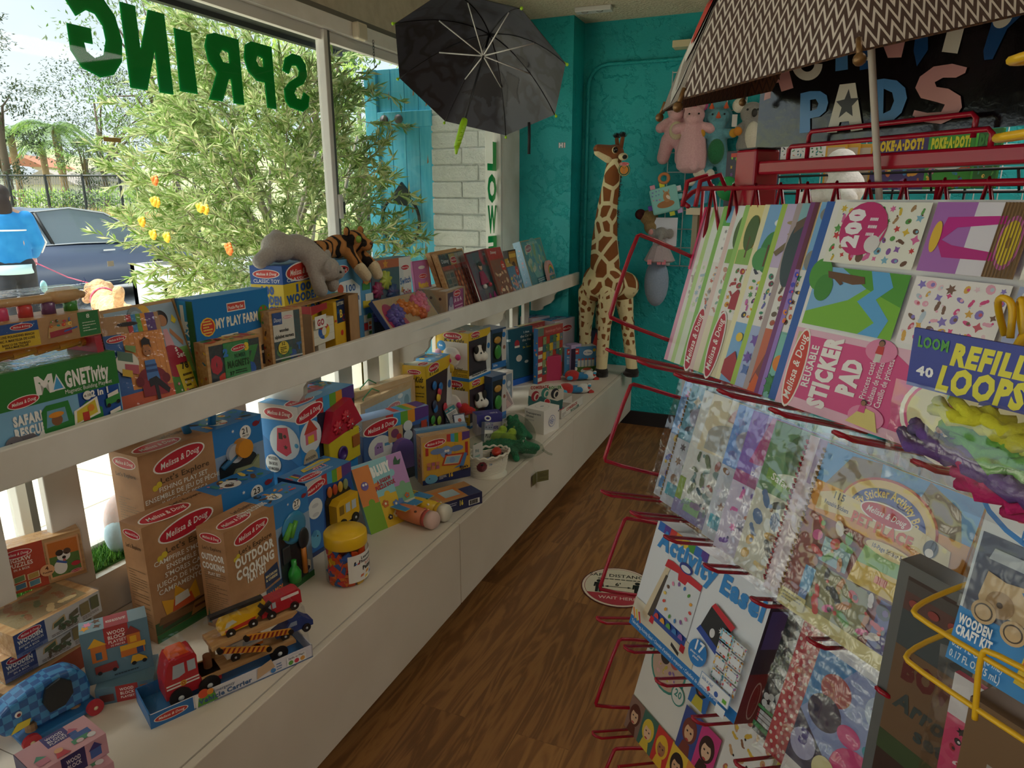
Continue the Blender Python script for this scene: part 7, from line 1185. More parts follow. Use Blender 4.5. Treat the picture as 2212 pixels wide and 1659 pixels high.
for k in range(13):x = -.29+.052*k; mb.tube([(x-.022,YB_-.005,1.51),(x,YB_-.012,zt+.004),(x+.022,YB_-.005,1.51)],.0036,RED_,6)
for x in(-.32,-.285):mb.tube([(x,YB_-.05,zt-.03),(x-.004,YB_-.04,zt+.012),(x+.012,YB_-.012,zt+.022),(x+.016,YB_+.0,zt-.004)],.0042,RED_,7)
mb.tube([(-.32,YB_-.012,zt),(-.334,YB_-.02,zt-.006),(-.334,YB_-.04,zt-.022),(-.31,YB_-.045,zt-.03)],.0042,RED_,7); mb.obj('trellis',rk)
mb = MB()
for y in(YB_+.02,):
 mb.tube([(-.12,y,1.639),(-.12,y,1.672),(-.115,y,1.677),(.125,y,1.677),(.13,y,1.672),(.13,y,1.65)],.0035,RED_,7); mb.tube([(-.145,y-.012,1.639),(-.145,y-.012,1.653),(-.14,y-.012,1.657),(.155,y-.012,1.657),(.16,y-.012,1.652),(.16,y-.012,1.637)],.0035,RED_,7)
mb.obj('sign_holder',rk)
CT,ST = cos(radians(15)),sin(radians(15))
def pk(x,bk,up,r):return V((x,bk*CT+up*ST,1.307-.267*r+up*CT-bk*ST))
mb = MB()
for x in(-.33,-.11,.11,.33):mb.tube([(x,YB_,.05),(x,YB_,1.6)],.003,RED_,6)
mb.obj('back_wires',rk)
for r in range(5):
 for x in(-.33,.325):MB().tube(rnd([pk(x,.06,.19,r),pk(x,-.07,.203,r),pk(x,-.08,.197,r),pk(x,-.092,.06,r),pk(x,-.087,.05,r),pk(x,.06,.035,r)],1),.0038,RED_,7).obj('side_guard',rk)
 for k in range(7):x = -.325+.098*k; MB().tube([pk(x,.08,-.008,r),pk(x,-.072,-.006,r),pk(x+.003,-.085,-.003,r),pk(x+.010,-.089,-.002,r),pk(x+.017,-.085,-.003,r),pk(x+.02,-.072,-.006,r),pk(x+.02,.08,-.008,r)],.0029,RED_,6).obj('pocket_finger',rk)
SKYC,GRN = '#7fb4e0','#6aa838'
def pocket_item(nm,lb,cat,x,bk,up,r,w,h,t,col,grp=None,roll=0.):
 q = Matrix.Rotation(RY,3,'Z')@Matrix.Rotation(radians(-15),3,'X')@Matrix.Rotation(roll,3,'Y'); tt = thing(nm,lb,cat,RM@pk(x,bk,up,r),0,grp,rot=q.to_quaternion())
 mb = MB(); mb.box(0,0,0,w,t,h,col); return tt,mb,Face(mb,(0,0,0),(w,0,0),(0,0,h))
PW,PH = .356,.28
PK2 = [(('#d9a0b8','#e4e0dc'),'pad with a pink spine and pale flower print, leftmost of the fanned row'),(('#b8d890','#e0e8e0'),'lime and pale blue pad, second from the left of the fanned row'),(('#8ac060','#eef0ec'),'green striped colouring pad with outline drawings'),(('#e0c8c4','#dfe6e2'),'pale pink pad with a farm print'),(('#9ac86a','#e6d890'),'green bound pad with a savanna scene and a red barn'),(('#e8e2b8','#7fb0de'),'pad with a blue sky and big green tree'),(('#a8c850','#c8b8d8'),'pad with a lilac sky, branches and a coral reef'),(('#b0a0a0','#8ab8c0'),'grey-green jungle and volcano pad'),(('#8a4a86','#e8c89a'),'purple bound pad with a castle and a pirate island'),(('#2f5fae','#e6e4e0'),'white pad with a wide blue spine behind the big pink pad')]
xs = [-.326,-.300,-.268,-.236,-.206,-.158,-.118,-.085,-.055,-.022]
for k,((c,lb),x)in enumerate(zip(PK2,xs)):
 t_,mb,f = pocket_item('sticker_pad',lb,'sticker pad',x,.045-.0045*k,.0005,0,PW,PH,.004,'#e9e7e2','sticker pads in the top row'); W = 30; P1,P2 = c; rr = random.Random(k)
 f.r(0,0,3,100,P1).r(3,34,40,66,'#e6e4e0').r(3,66,40,100,P2).r(3,0,40,34,['#e6dcd8','#d8e2d0','#d8e6ea','#e6ddc4','#d8cfae','#7fb0de','#a8b8e0','#c86a4a','#8fc8b8','#e6e4e0'][k])
 f.blobs(4,36,32,64,44,[['#b8b0a8','#d8c8c0'],['#c8d8b8','#a8c0d0'],['#d8b08a','#7a9ac0','#c86a5a'],['#c89a8a','#8ab0a0'],['#a83a3a','#5a8a4a','#d8a03a'],['#c86ab0','#e6c23a','#5a9a5a','#3a3a4a','#c85a4a'],['#7a3a4a','#3f8a6a','#d8a84a','#6a6ab0'],['#a8604a','#8a8a7a','#b84a3a','#6a5a4a'],['#6a4a34','#2c2c30','#c85a3a','#3f8a5a','#d8a84a'],['#c84a4a','#c8b04a','#7a9a6a']][k],k,(1.0,1.7),'eesb')
 if k in(0,1):f.blobs(4,2,30,98,16,['#d8c8cc','#c8d8c0','#b8484a' if k==0 else '#a8c8a0','#d0c4b4'],k+9,(1.4,2.6),'fe')
 if k==0:f.r(0,60,1.5,100,'#c81f5c')
 if k==2:f.r(3,88,40,100,'#5aa848').r(5,90,10,100,'#7ab0d8').r(12,88,15,100,'#3f8a3a').r(6,68,14,86,'#f0f0ee').blobs(5,40,14,88,16,['#9a9a9a','#d8d8d8'],3,(.8,1.4),'s')
 if k in(2,4):f.e(6.5,18,16,'#e6e4e0',4.4,pi/2).e(6.5,18,15,'#b8243a',3.6,pi/2).t('Melissa & Doug',7.6,18,4.2,'#f2eee8',w=24,rot=pi/2,sh=.25,bold=.012)
 if k in(3,4):f.p([(4,66),(4,74),(14,76),(14,66)],'#8ab858').e(9,84,4,'#4f6a34',8).r(8.6,70,9.4,82,'#6a5030').p([(8,40),(8,48),(11,52),(14,48),(14,40)],'#a8303a')
 if k==5:f.e(11,74,6,'#3f8a4a',9).e(7,70,5,'#4f9a54').e(14,90,5,'#e6eef2',2).r(9,66,10,78,'#6a4a2c').p([(3,4),(3,12),(8,18),(12,10),(12,0)],'#a83038').e(8,26,2,'#e6c23a')
 if k==6:f.p([(3,74),(20,92),(21,90),(5,72)],'#7a6a4a').e(9,90,3,'#a8946a',.8).e(11,84,3,'#a8946a',.8).blobs(3,4,16,32,5,['#7a58b0','#5a78b8','#c8a8d8'],5,(2,3),'s')
 if k==7:f.e(6,74,5,'#3a4a50',14).p([(3,90),(14,98),(14,95),(3,84)],'#6a5444').p([(3,4),(8,24),(12,12),(16,28),(18,4)],'#8a4a44').p([(3,0),(5,10),(12,4),(16,10),(18,0)],'#d8622a').e(13,72,4,'#8fb8c8',6)
 if k==8:
  f.r(0,0,2.4,100,'#7a3a78').r(2.4,0,4.6,66,'#9a7ac8').r(2.4,66,4.6,100,'#6a2a44').blobs(3,36,5,66,6,['#d83a6a','#e88a2a','#4a4ac0'],2,(1.1,1.4),'e').r(6,66,24,100,'#7fb4e0').p([(8,68),(10,90),(14,84),(18,96),(22,80),(21,68)],'#e0a838').p([(9,76),(13,92),(16,82),(17,74)],'#d8562a').r(20,68,24,98,'#d8d2b8').e(11,94,4,'#8a8a86',3).e(9,71,3,'#8a8a86',4)
  f.r(5.5,0,24,33,'#7fc0b4').e(9,18,3.4,'#e2862a').p([(14,22),(14,32),(20,33),(20,24)],'#2f2a2c').e(17,28,1.6,'#e6e2d8').p([(12,2),(16,16),(20,18),(20,4)],'#e0b078').p([(18,8),(17,20),(23,20),(24,10)],'#c8403a').r(19,10,20,19,'#eee8e0').blobs(6,2,12,12,3,['#3f8a4a','#2f7a44'],3,(2.4,3),'s')
 if k==9:f.r(0,0,4.2,100,'#2f5fae').r(4.2,0,9,100,'#dcdad6').blobs(4.5,4,8.5,96,14,['#c83a3a','#5a5a5a','#d8a84a','#6a8a4a','#c8c4be'],4,(.8,1.3),'es')
 mb.obj('pad',t_)
t_,mb,f = pocket_item('sticker_pad','big pink princess castle REUSABLE STICKER PAD in front of the fanned row','sticker pad',0,-.006,.0005,0,PW,PH,.006,'#eceae6','sticker pads in the top row')
f.r(0,0,100,38,'#e6b8cc').p([(1.5,6),(1.5,36),(7,36),(7,6)],'#c9c090').p([(7,5),(7,35),(44,35),(56,27),(58,18),(54,4)],'#d84a88').e(5.2,18.5,15.5,'#f0e8e0',4.2,pi/2).e(5.2,18.5,14.6,'#cf3a26',3.5,pi/2).t('Melissa & Doug',6.3,18.5,4.2,'#f6f0e8',w=25,rot=pi/2,sh=.25,bold=.015)
f.t('REUSABLE',13,21,4.2,'#f2ecea',w=16,rot=pi/2,bold=.03).t('STICKER',22,20,9,'#f2ecea',w=26,rot=pi/2,bold=.07).t('PAD',32.5,21,9,'#f2ecea',w=13,rot=pi/2,bold=.07)
for i,s_ in enumerate(('Princess castle','Château de princesse','Castillo de princesa')):f.t(s_,37.5+i*3.2,22,3,'#f6e6ee',w=14+3*(i>0),rot=pi/2,bold=.01)
def fig(f,x,y,s,c1,c2,sk='#9a6a4a',hr='#1f1714'):f.p([(x-1.2*s,y-4*s),(x-1.2*s,y),(x+1.2*s,y),(x+1.2*s,y-4*s)],c2); f.p([(x-1.5*s,y-.5*s),(x-1.2*s,y+3*s),(x+1.2*s,y+3*s),(x+1.5*s,y-.5*s)],c1); f.e(x,y+4.3*s,1.2*s,hr); f.e(x,y+4*s,1.*s,sk)
f.e(38,35,6,'#e68ab0',4).e(40,6,7,'#e68ab0',4); fig(f,37.6,34,1.,'#c8342c','#d8d4cc'); f.p([(33,2),(38,10),(43,9),(46,1)],'#e0cf7a'); fig(f,38,8,.9,'#d84a88','#e0cf7a')
f.e(78,16,27,'#f0ece4',16,0,34).e(78,16,25.5,'#d84a88',15,0,34).e(78,16,24.5,'#d8cfa0',14,0,34)
for i,(x,y,c1,c2)in enumerate(((66,27,'#3f7a6a','#8ac0b0'),(67,17,'#c83a3a','#e6b83a'),(66,6,'#3a3a7a','#d8a83a'),(76,24,'#3a4a8a','#e6e2d8'),(80,10,'#a83a5a','#d8c23a'),(90,20,'#4a8a8a','#c85a3a'))):fig(f,x,y,1.1,c1,c2)
f.r(3,40,41,68,SKYC).p([(3,40),(41,40),(41,66),(30,64),(20,54),(3,46)],'#7ab82c').p([(14,68),(41,68),(41,54),(26,60)],'#4f9a2a').p([(26,68),(29,60),(24,54),(33,46),(28,40),(36,40),(38,48),(31,56),(36,62),(33,68)],'#5aa8e0').e(5,64,5,'#4f9a34',6).e(8,58,4,'#3f8a2c',5).p([(8,66),(24,65),(25,62),(20,61),(9,63)],'#6a4422').p([(10,64),(15,60),(16,61),(12,65)],'#6a4422')
f.r(43,40,73,68,'#eae6e6').blobs(44,41,72,67,46,['#d84a88','#e6a8c0','#8a7ac8','#d8a84a','#b8c8d8','#c85a6a','#7a5a4a','#e6c8d4'],21,(1.0,1.9),'eesb').r(75,40,100,68,'#8ab4e6').r(75,40,84,68,'#a8b4d8').p([(80,40),(100,40),(100,50),(84,48)],'#9a9ac0').blobs(76,58,99,68,5,['#e6ecf4','#c86a7a','#5a9a4a'],4,(1.6,2.6),'e').r(86,54,98,56,'#d8d0a8')
f.r(5,70,41,98,'#e8e8dc').blobs(6,71,40,97,46,['#c83a3a','#5a9a4a','#d8b83a','#8a5aa8','#d86aa0','#6a4a34','#7ab0c8','#a8845a'],22,(1.0,1.9),'eesb').e(18,86,9.5,'#c42a70').p([(24,80),(27.4,87),(25,78)],'#c9c4c6').e(23.5,79.5,3,'#dcd8d8').t('200',17,86.5,7.6,'#f4eef2',w=14,rot=pi/2,bold=.08).lines(20,82,25,92,3,'#f0dce6',.4)
f.r(43,70,73,98,'#a86ab8').r(56,70,64,98,'#dcd8e4').r(64,70,73,98,'#8a6a44').p([(46,80),(48,92),(66,93),(66,90),(52,88)],'#c01f8a').p([(46,84),(50,76),(66,76),(66,79),(52,81)],'#b81f80').e(68.5,83,3.6,'#c86aa8',8).e(68.5,83,2.9,'#e2c832',6.6).e(68.5,83,.8,'#a8842a',1.6).e(46,84,1.6,'#e0b83a',5)
for i in range(9):f.r(64+i,70,64.3+i,98,'#6a4c2c')
f.r(75,70,100,98,'#eae8e2').blobs(76,71,99,88,26,['#c83a3a','#4f8a54','#8a5aa8','#d8b83a','#6a8a8a','#c86a9a','#5a4a44'],23,(1.0,2.),'eesb').blobs(75.5,88,79,98,5,['#7a8a7a','#8a8a8a'],3,(1.2,1.5),'s').r(80,90,100,100,'#7a8ab8').r(80.4,90.8,100,100,'#f0eeec').t('Skills',83,95,3,'#3f8ac0',w=7,rot=pi/2,bold=.03).t('at play!',85.6,95,2.6,'#3f8ac0',w=8,rot=pi/2).star(89,95,2.2,'#d83a3a',4,.7).t('Creativity',92,95,1.6,'#d83a3a',w=7,rot=pi/2).e(95.4,95,1.9,'#3f62b0'); mb.obj('pad',t_)
BAG = film('crinkled_bag',.12,'#ffffff',.10,.9,9,fres=.8)
def bag(t,w,h,d):
 mb = MB(); N,K = 9,7; vs = []; rr = random.Random(int(w*1e4));
 for i in range(N+1):
  for j in range(K+1):vs.append((-.012+(w+.024)*j/K,-.004-rr.uniform(0,.006),-.006+(h+.03)*i/N))
 mb.add(vs,[(i*(K+1)+j,i*(K+1)+j+1,(i+1)*(K+1)+j+1,(i+1)*(K+1)+j)for i in range(N)for j in range(K)],BAG,True); mb.add([(-.012,-.006,0),(-.012,d,0),(-.012,d,h),(-.012,-.006,h)],[(0,1,2,3)],BAG); return mb.obj('clear_bag',t)
BK = [(-.322,'#6aa0d8','ocean puffy sticker book in a bag, leftmost of the second row','o'),(-.285,'#5a9ab0','habitat puffy sticker book, second from the left of the second row','h'),(-.235,'#b8c8c0','DINO puffy sticker book in a crinkled bag','d'),(-.135,'#6a9ae0','blue puffy sticker book behind the princess book','b'),(-.09,'#8a6ac8','magenta and purple Princess puffy sticker book','p'),(-.03,'#5a8a5a','Safari puffy sticker book with gold animals','s'),(.045,'#8ab8c8','spiral bound sticker book with a purple handle','v'),(.085,'#d8942a','PET PLACE puffy sticker activity book, foremost of the second row','q')]
for k,(x,c,lb,kd)in enumerate(BK):
 w,h = .205,.225; t_,mb,f = pocket_item('sticker_book',lb,'sticker book',x,.035-.0125*k,.002,1,w,h,.004,c,'puffy sticker books in bags')
 pal = {'o':['#e0822a','#c84a9a','#3a5ab8','#e6c23a'],'h':['#3a3a44','#d8d0b8','#8a6a4a','#5a8a6a'],'d':['#7a9a98','#8a7a9a','#6a7a5a','#b8a0a8','#2f5a6a','#a84a3a'],'b':['#d8d8e8','#6a7ac0','#8a5a34'],'p':['#7a5ab0','#d86ab0','#3a3a7a','#c86a3a'],'s':['#c8a040','#8a5a2c','#4a4a44','#d8c080','#5a7aa8'],'v':['#c8b8c8'],'q':['#b8783a','#2c2c30','#d8d0c8','#c83a3a','#5a9a4a','#6a4a8a','#d85a9a']}[kd]
 if kd=='d':f.r(0,0,100,100,'#d8dcd8').r(0,0,8,30,'#8aa848').r(0,0,100,12,'#8a8ab8').p([(10,55),(12,100),(45,100),(40,72),(60,58)],'#d8cfae').e(62,84,26,'#c88a80',18,0,24,0,pi).e(62,84,18,'#dcd8cc',12,0,24,0,pi).e(44,70,26,'#a8aaa2',12).r(18,58,72,72,'#a8aaa2').t('DINO',60,60,7,'#d89a5a',w=28,bold=.03).r(14,6,34,16,'#8ab88a').blobs(10,10,72,56,22,pal,4,(3,6),'bbe')
 elif kd=='p':f.p([(10,66),(20,100),(60,100),(70,66)],'#b83a8a').p([(30,84),(40,98),(50,84)],'#d83a78').e(40,86,4,'#e0b83a',5).e(40,62,22,'#d8c8dc',9).t('Princess',30,56,5,'#f0e6f0',w=30).r(0,50,40,58,'#a84a8a').r(0,0,100,50,'#cfc8e0').blobs(4,4,96,50,26,pal,7,(3,5),'bse')
 elif kd=='s':f.e(36,84,20,'#3f6a3a',17).e(36,64,24,'#d8e0c8',8).p([(6,62),(46,52),(46,58),(6,70)],'#7aa83a').t('Safari',20,62,4.6,'#f0f0e6',w=20,rot=-.16).r(0,0,100,54,'#d0d0c0').blobs(3,3,97,54,30,pal,8,(4,7),'bbe')
 elif kd=='v':f.r(0,0,26,100,'#d8c8d0').r(8,72,26,100,'#7a3a80').e(17,78,6,'#d8c8d0',16)
 elif kd=='q':
  f.r(0,74,100,100,'#5a9ad0').p([(6,76),(20,98),(40,100),(44,78)],'#8a7a68').p([(64,78),(70,100),(90,92),(96,76)],'#8a7a68').r(0,0,100,78,'#d8942a').r(0,0,100,60,'#8a3a30').e(52,72,32,'#b8402c',24,0,28,0,pi).e(52,72,30.5,'#e0c070',22.5,0,28,0,pi).e(52,72,25,'#3f4a98',18,0,28,0,pi).e(52,72,15,'#5a4a6a',10,0,28,0,pi).t('Puffy Sticker Activity Book',52,84,4.6,'#e6c86a',w=54,bold=.03,arc=20).p([(6,62),(6,72),(18,77),(34,76),(52,80),(70,76),(92,72),(94,62),(70,66),(34,66)],'#e0cf98').t('115',20,72,4,'#4a4a6a',w=9,bold=.03).t('Reusable Stickers',20,67,2.6,'#4a4a6a',w=18).md(52,75,17,0).t('PET PLACE',52,64.5,6,'#d8562a',w=40,bold=.05).e(82,69,4,'#26262c',5).e(82,67,2.4,'#eee8e0')
  f.p([(42,34),(46,56),(84,58),(86,36)],'#8ab870').p([(42,34),(44,46),(86,48),(86,36)],'#d8b848').r(58,40,66,44,'#b8342c').r(72,50,80,56,'#5a3424').e(62,58,16,'#e0cf98',4).t('10-Page Sticker Book',62,57,2.4,'#4a4a6a',w=24).r(0,0,100,8,'#d8cf90').r(20,8,60,34,'#8a8a60').r(20,36,40,50,'#8ab0b8').r(66,8,100,34,'#4a4a8a').p([(76,36),(76,58),(98,54),(98,30)],'#c9b070').blobs(22,8,98,34,18,pal,11,(3.4,5.5),'bbe').blobs(12,36,42,60,8,pal,12,(3.5,5),'be').e(18,34,3.4,'#a8704a').p([(14,16),(14,30),(22,30),(22,16)],'#4a9ac8').p([(15,8),(15,16),(21,16),(21,8)],'#3f6aa8').r(2,3,22,11,'#c8bf80').lines(4,4,20,10,3,'#7a744a',.4)
 else:f.r(0,0,100,55,'#c8d0dc').blobs(3,3,60,96,26,pal,k,(3.5,6),'bes').r(4,8,22,18,'#2f8ad0' if k<1 else '#3fa8c0').e(22,76,14,'#9a9ab0',9)
 if kd in 'vqh':
  m3 = MB()
  for i in range(26):m3.tube([(.002,-.003,.012+i*h/28),(-.006,.002,.014+i*h/28),(.002,.007,.016+i*h/28)],.0016,M('#b8203a' if kd=='v' else '#b08a4a',.3,.4),4)
  m3.obj('spiral',t_)
 mb.obj('book',t_); bag(t_,w,h,.012)
t_,mb,f = pocket_item('easel_box','white take-along Activity Easel box with a blue bottom band','toy box',-.292,-.03,.004,2,.297,.215,.055,'#e2e6ea'); F = faces_of(mb,.297,.055,.215)
F['right'].r(0,0,100,100,'#3a2c40').r(0,0,100,40,'#7a1f2c').e(50,18,20,'#c8a8a4',60).e(50,18,17,'#8a1f2c',54).r(10,60,90,90,'#5a4a8a'); f.r(0,0,100,9,'#1f7ac4').t('Take-Along Activity Easel • Chevalet d’activités à emporter • Caballete de actividades portátil',44,3,3,'#e6eef4',w=84,bold=.01)
for k,c in enumerate(('#2f6fc0','#5a3a98','#c8302c','#e08a2a','#e6c23a','#4f9a3a','#2f6fc0','#5a3a98')):f.p([(2+6*k,92),(2+6*k,100),(8+6*k,100),(8+6*k,92)],c)
f.t('Activity Easel',53,80,15,'#2f8ad0',w=92,bold=.055).r(0,9,62,26,'#d8d0bc').p([(10,18),(20,74),(24,74),(15,16)],'#d8c8a8').p([(15,20),(21,62),(24,62),(22,20)],'#4a4038').p([(20,22),(24,72),(52,70),(52,20)],'#d8dce0').p([(18,68),(19,75),(24,76),(52,74),(52,69),(40,69),(39,65),(32,65),(31,70)],'#c82030').p([(20,20),(20.6,30),(52,28),(52,19)],'#2a4a9a').p([(18,16),(18.5,22),(22,22),(22,16)],'#c82030').p([(49,15),(49,21),(53,21),(53,15)],'#c82030').e(36,78,6,'#2a3a8a',3).e(36,77.4,4.4,'#e2e6ea',1.8)
for k in range(14):a = k*2*pi/14; f.e(37+12*cos(a),48+15*sin(a),1.4,STK[k%8],1.,a,8)
for k in range(5):f.e(24+k*6,24,2.2,STK[k],3,0,10,0,pi)
f.p([(60,46),(64,66),(82,60),(80,38)],'#1f1f24').p([(64,66),(66,70),(84,64),(82,59)],'#c82030').p([(58,42),(60,47),(80,39),(79,34)],'#2a4aa0').star(76,54,2.4,'#d8d8d8',8).e(70,48,2,'#d8d8d8',2.6).e(64,26,7.6,'#1f7ac4').t('17',64,27.5,8,'#eef2f6',w=8,bold=.04).t('pieces • pièces',64,23.6,2,'#eef2f6',w=11).t('piezas',64,21,2,'#eef2f6')
for i in range(2):
 for j in range(4):f.r(77+11*i,18+j*10.5,87+11*i,27+j*10.5,['#8ac4dc','#d0d4d6'][1 if(i or j<3)else 0]); f.blobs(77+11*i,18+j*10.5,87+11*i,27+j*10.5,10,STK,i*4+j,(.7,1.1),'e'); f.r(78.6+11*i,20+j*10.5,85.4+11*i,25.4+j*10.5,'#e2e6ea')
f.p([(46,20),(54,17),(54,14),(46,17)],'#1f1c20').r(74,10,98,20,'#8aa8c8').r(74.6,10,97.4,19.4,'#e8eaec').t('Skills at play!',80,15,2.4,'#2f6fb0',w=9).star(82,12,1.6,'#d83a3a',4,.7).e(88,13,1.5,'#3f62b0').r(93,11.6,96,14.6,'#6ab03a').r(90,1.4,97,8,'#e6eaec')
for k,c in enumerate(('#e0822a','#d8c23a','#c8302c')):f.p([(6+3*k,20),(10+3*k,12),(11+3*k,13),(7.4+3*k,21)],c)
mb.obj('carton',t_)
for x,bk,w,h,c,lb,kd in((.015,.0,.11,.24,'#2c3433','black and white velvet colouring pack with markers',0),(.055,-.016,.11,.245,'#b8303a','red polka dot colouring pack in a clear bag',1),(.105,-.034,.15,.265,'#4a8ac0','glossy 40 page colouring pack with purple paint swirls',2)):
 t_,mb,f = pocket_item('colouring_pack',lb,'activity pack',x,bk,.002,2,w,h,.005,c,'colouring packs')
 if kd==0:
  rr = random.Random(3)
  for i in range(9):f.p([(6+rr.uniform(0,20),20+i*9),(14+rr.uniform(0,24),28+i*9),(40,24+i*9),(30,16+i*9)],'#c9cfcc'); f.e(16+rr.uniform(0,20),24+i*9,5,'#2c3433')
  for i in range(5):f.e(14+7*cos(i*1.26),24+4*sin(i*1.26),5,'#d8dcda')
  f.r(0,4,40,7,'#3f9a5a').r(0,17,40,19,'#3f9a5a')
  for i in range(3):f.r(6,8+i*3,34,10.4+i*3,'#c8ccd0').r(3,8+i*3,6,10.4+i*3,'#a8303a')
 elif kd==1:
  for i in range(9):
   for j in range(22):f.e(4+i*11+(j%2)*5,3+j*4.5,2.6,'#e6d8c8',None,0,8); f.l-=1
  f.l+=1; f.e(14,92,12,'#c84a8a',7)
 else:
  f.r(0,76,100,100,'#dcdce0').t('Colorforms',52,88,6,'#9a9aa4',w=70,sh=.2).r(0,0,100,12,'#d8d4d0').t('The Classic',50,6,4,'#2c2c30',w=44,bold=.02).r(4,1,30,7,'#e9e6e2').t('WARNING',17,3,2,'#2c2c30').r(0,12,60,40,'#3a3450').p([(0,40),(40,76),(100,76),(100,30),(50,20)],'#8a9ac8').e(28,60,16,'#a83a3a',14).e(24,46,18,'#3a3048',16).e(66,28,24,'#d02a78',22).e(52,44,12,'#d84a8a',9).e(80,44,14,'#2f9aa8',7).e(72,64,15,'#b8c8dc').t('40',72,62,7,'#5a5a98',bold=.03).e(14,24,14,'#a8a8c8').t('3',14,24,8,'#3a2a80',bold=.06).e(40,20,12,'#d8d09a',12).e(60,12,14,'#2f8a90',5)
 mb.obj('card',t_); bag(t_,w,h,.008)
t_,mb,f = pocket_item('sticker_pad','fashion faces sticker pad with drawn portraits, in the fourth row','sticker pad',-.33,.0,.001,3,PW,PH,.006,'#e0dcd0','sticker pads in the lower row')
f.r(0,62,40,100,'#d8d8cc').e(16,92,20,'#4a9a88',7).e(20,66,15,'#3f8a7a').e(20,66,13.6,'#c8a890').e(16,70,4,'#3a2a24').e(24,72,4,'#b8544a').blobs(12,56,28,66,8,['#d8a8a0','#c8b04a','#8a6a9a'],4,(1.4,2),'e').e(33,54,5.4,'#3f8a7a').e(33,54,4.6,'#e0dcd0').t('20',33,53,5,'#3f8a7a',bold=.03).e(3,68,1.8,'#3f8a7a')
def portrait(f,x,y,w,h,bg,sk,hr):f.r(x,y,x+w,y+h,bg); f.e(x+w*.5,y+h*.55,w*.38,hr,w*.5); f.p([(x+w*.2,y),(x+w*.3,y+h*.26),(x+w*.7,y+h*.26),(x+w*.8,y)],hr if hr!='#1f1714' else '#c8b83a'); f.e(x+w*.5,y+h*.5,w*.24,sk,w*.32); f.e(x+w*.5,y+h*.72,w*.26,hr,w*.14); f.r(x+w*.36,y+h*.5,x+w*.44,y+h*.54,'#2a201c'); f.r(x+w*.56,y+h*.5,x+w*.64,y+h*.54,'#2a201c'); f.e(x+w*.5,y+h*.34,w*.09,'#b83a3a',w*.04)
for k,(bg,sk,hr)in enumerate((('#8a6a5a','#d8b08a','#5a2c1c'),('#3f6a5a','#e0b894','#d8b83a'),('#c8342c','#a8704a','#e0b030'),('#e0b83a','#d8a880','#2c1c18'),('#d8883a','#d8b08a','#8a3a1c'))):portrait(f,k*13.4,0,13.2,26,bg,sk,hr)
for k,(bg,sk,hr)in enumerate((('#3a4a8a','#d8a880','#7a3a2c'),('#c83a7a','#e0b894','#3a2018'),('#2f6ab0','#6a4430','#1f1714'))):portrait(f,42+(k%2)*14,26+(k//2)*30 if k<2 else 60,14,30,bg,sk,hr)
f.r(72,0,100,100,'#e0dcd4').blobs(73,2,99,98,40,['#2c2420','#c89a6a','#8a5a3a','#d8b03a','#b86a5a'],6,(1.6,2.8),'ebe'); mb.obj('pad',t_)
t_,mb,f = pocket_item('sticker_pad','yellow-green Make-a-Face sticker pad right of the portraits','sticker pad',.035,-.012,.001,3,.27,PH,.006,'#c9c02a','sticker pads in the lower row'); f.r(0,0,100,100,'#c2b82a').e(14,93,12,'#c8302c',5).t('Make',20,80,9,'#3f9ac0',w=30,bold=.07).t('-a-',12,70,8,'#3f9ac0',bold=.07).t('Face',20,59,9,'#3f9ac0',w=28,bold=.07).blobs(4,4,96,52,24,STK,5,(3,5),'be'); mb.obj('pad',t_)
t_ = thing('bow_set','dark boxed Bow & Arrow set with a grey edge, on the right side of the rack','toy',RM@V((.258,-.082,.80)),0,rot=(Matrix.Rotation(RY,3,'Z')@Matrix.Rotation(radians(1.5),3,'Y')).to_quaternion()); w,h = .15,.418
mb = MB(); mb.box(0,0,0,w,.03,h,'#5f605e'); f = Face(mb,(0,0,0),(w,0,0),(0,0,h)); f.r(8,2,100,97,'#3a2620').r(8,86,100,96,'#4a4440').r(8,88,100,93,'#5a3a34').r(8,78,100,88,'#3f4648').r(8,52,100,78,'#6a5038').r(8,46,100,52,'#3a4a2c').t('BOW',38,70,6,'#5a1f1c',w=44,bold=.07).t('&',70,71,5,'#5a1f1c').t('Arrow',40,61,5,'#3a4240',w=50,sh=.2,bold=.04).t('set',44,55.5,4,'#3a4240',w=22,bold=.04)
for k in range(6):f.e(16+14*k,90.5,4,'#8a3a34',3)
mb.obj('carton',t_); mb = MB(); mb.tube([(.10,-.008,.02),(.102,-.008,.2),(.105,-.01,.37)],.008,OAK,8); mb.tube([(.086,-.006,.02),(.104,-.006,.3)],.0014,M('#1c1818')); mb.obj('wooden_arrow',t_)
YEL = M('#e0b01c',.3); t_ = thing('yellow_rack','yellow wire display rack at the right edge, holding the race car kit','rack',RM@V((.40,-.19,0)),RY)
Y1,Y0 = 1.225,1.19
mb = MB()
for z in(1.218,1.262):mb.tube(rnd([(.16,.07,z),(-.022,.07,z),(-.03,.06,z-.003),(-.034,-.012,z-.012),(-.02,-.02,z-.014),(.16,-.02,z-.014)]),.0023,YEL,8)
mb.tube(rnd([(.035,-.02,1.195),(.03,-.021,1.25),(.036,-.021,1.258),(.16,-.021,1.258)]),.0023,YEL,8); mb.obj('pocket_wire',t_)
MB().tube([(.16,.07,.0),(.16,.07,1.95)],.009,YEL,8).obj('post',t_); MB().box(.05,-.06,0,.27,.2,.015,YEL,.004).obj('base',t_)
for px,py in((2166,128),(2136,296)):
 q = rl(px,py,-.17)-V((.40,-.19,0)); MB().tube(rnd([q+V((.16,.03,.012)),q+V((.008,.03,.002)),q+V((0,.02,0)),q+V((.002,.0,-.001)),q+V((.16,-.02,.008))]),.0034,YEL,8).obj('arm',t_)
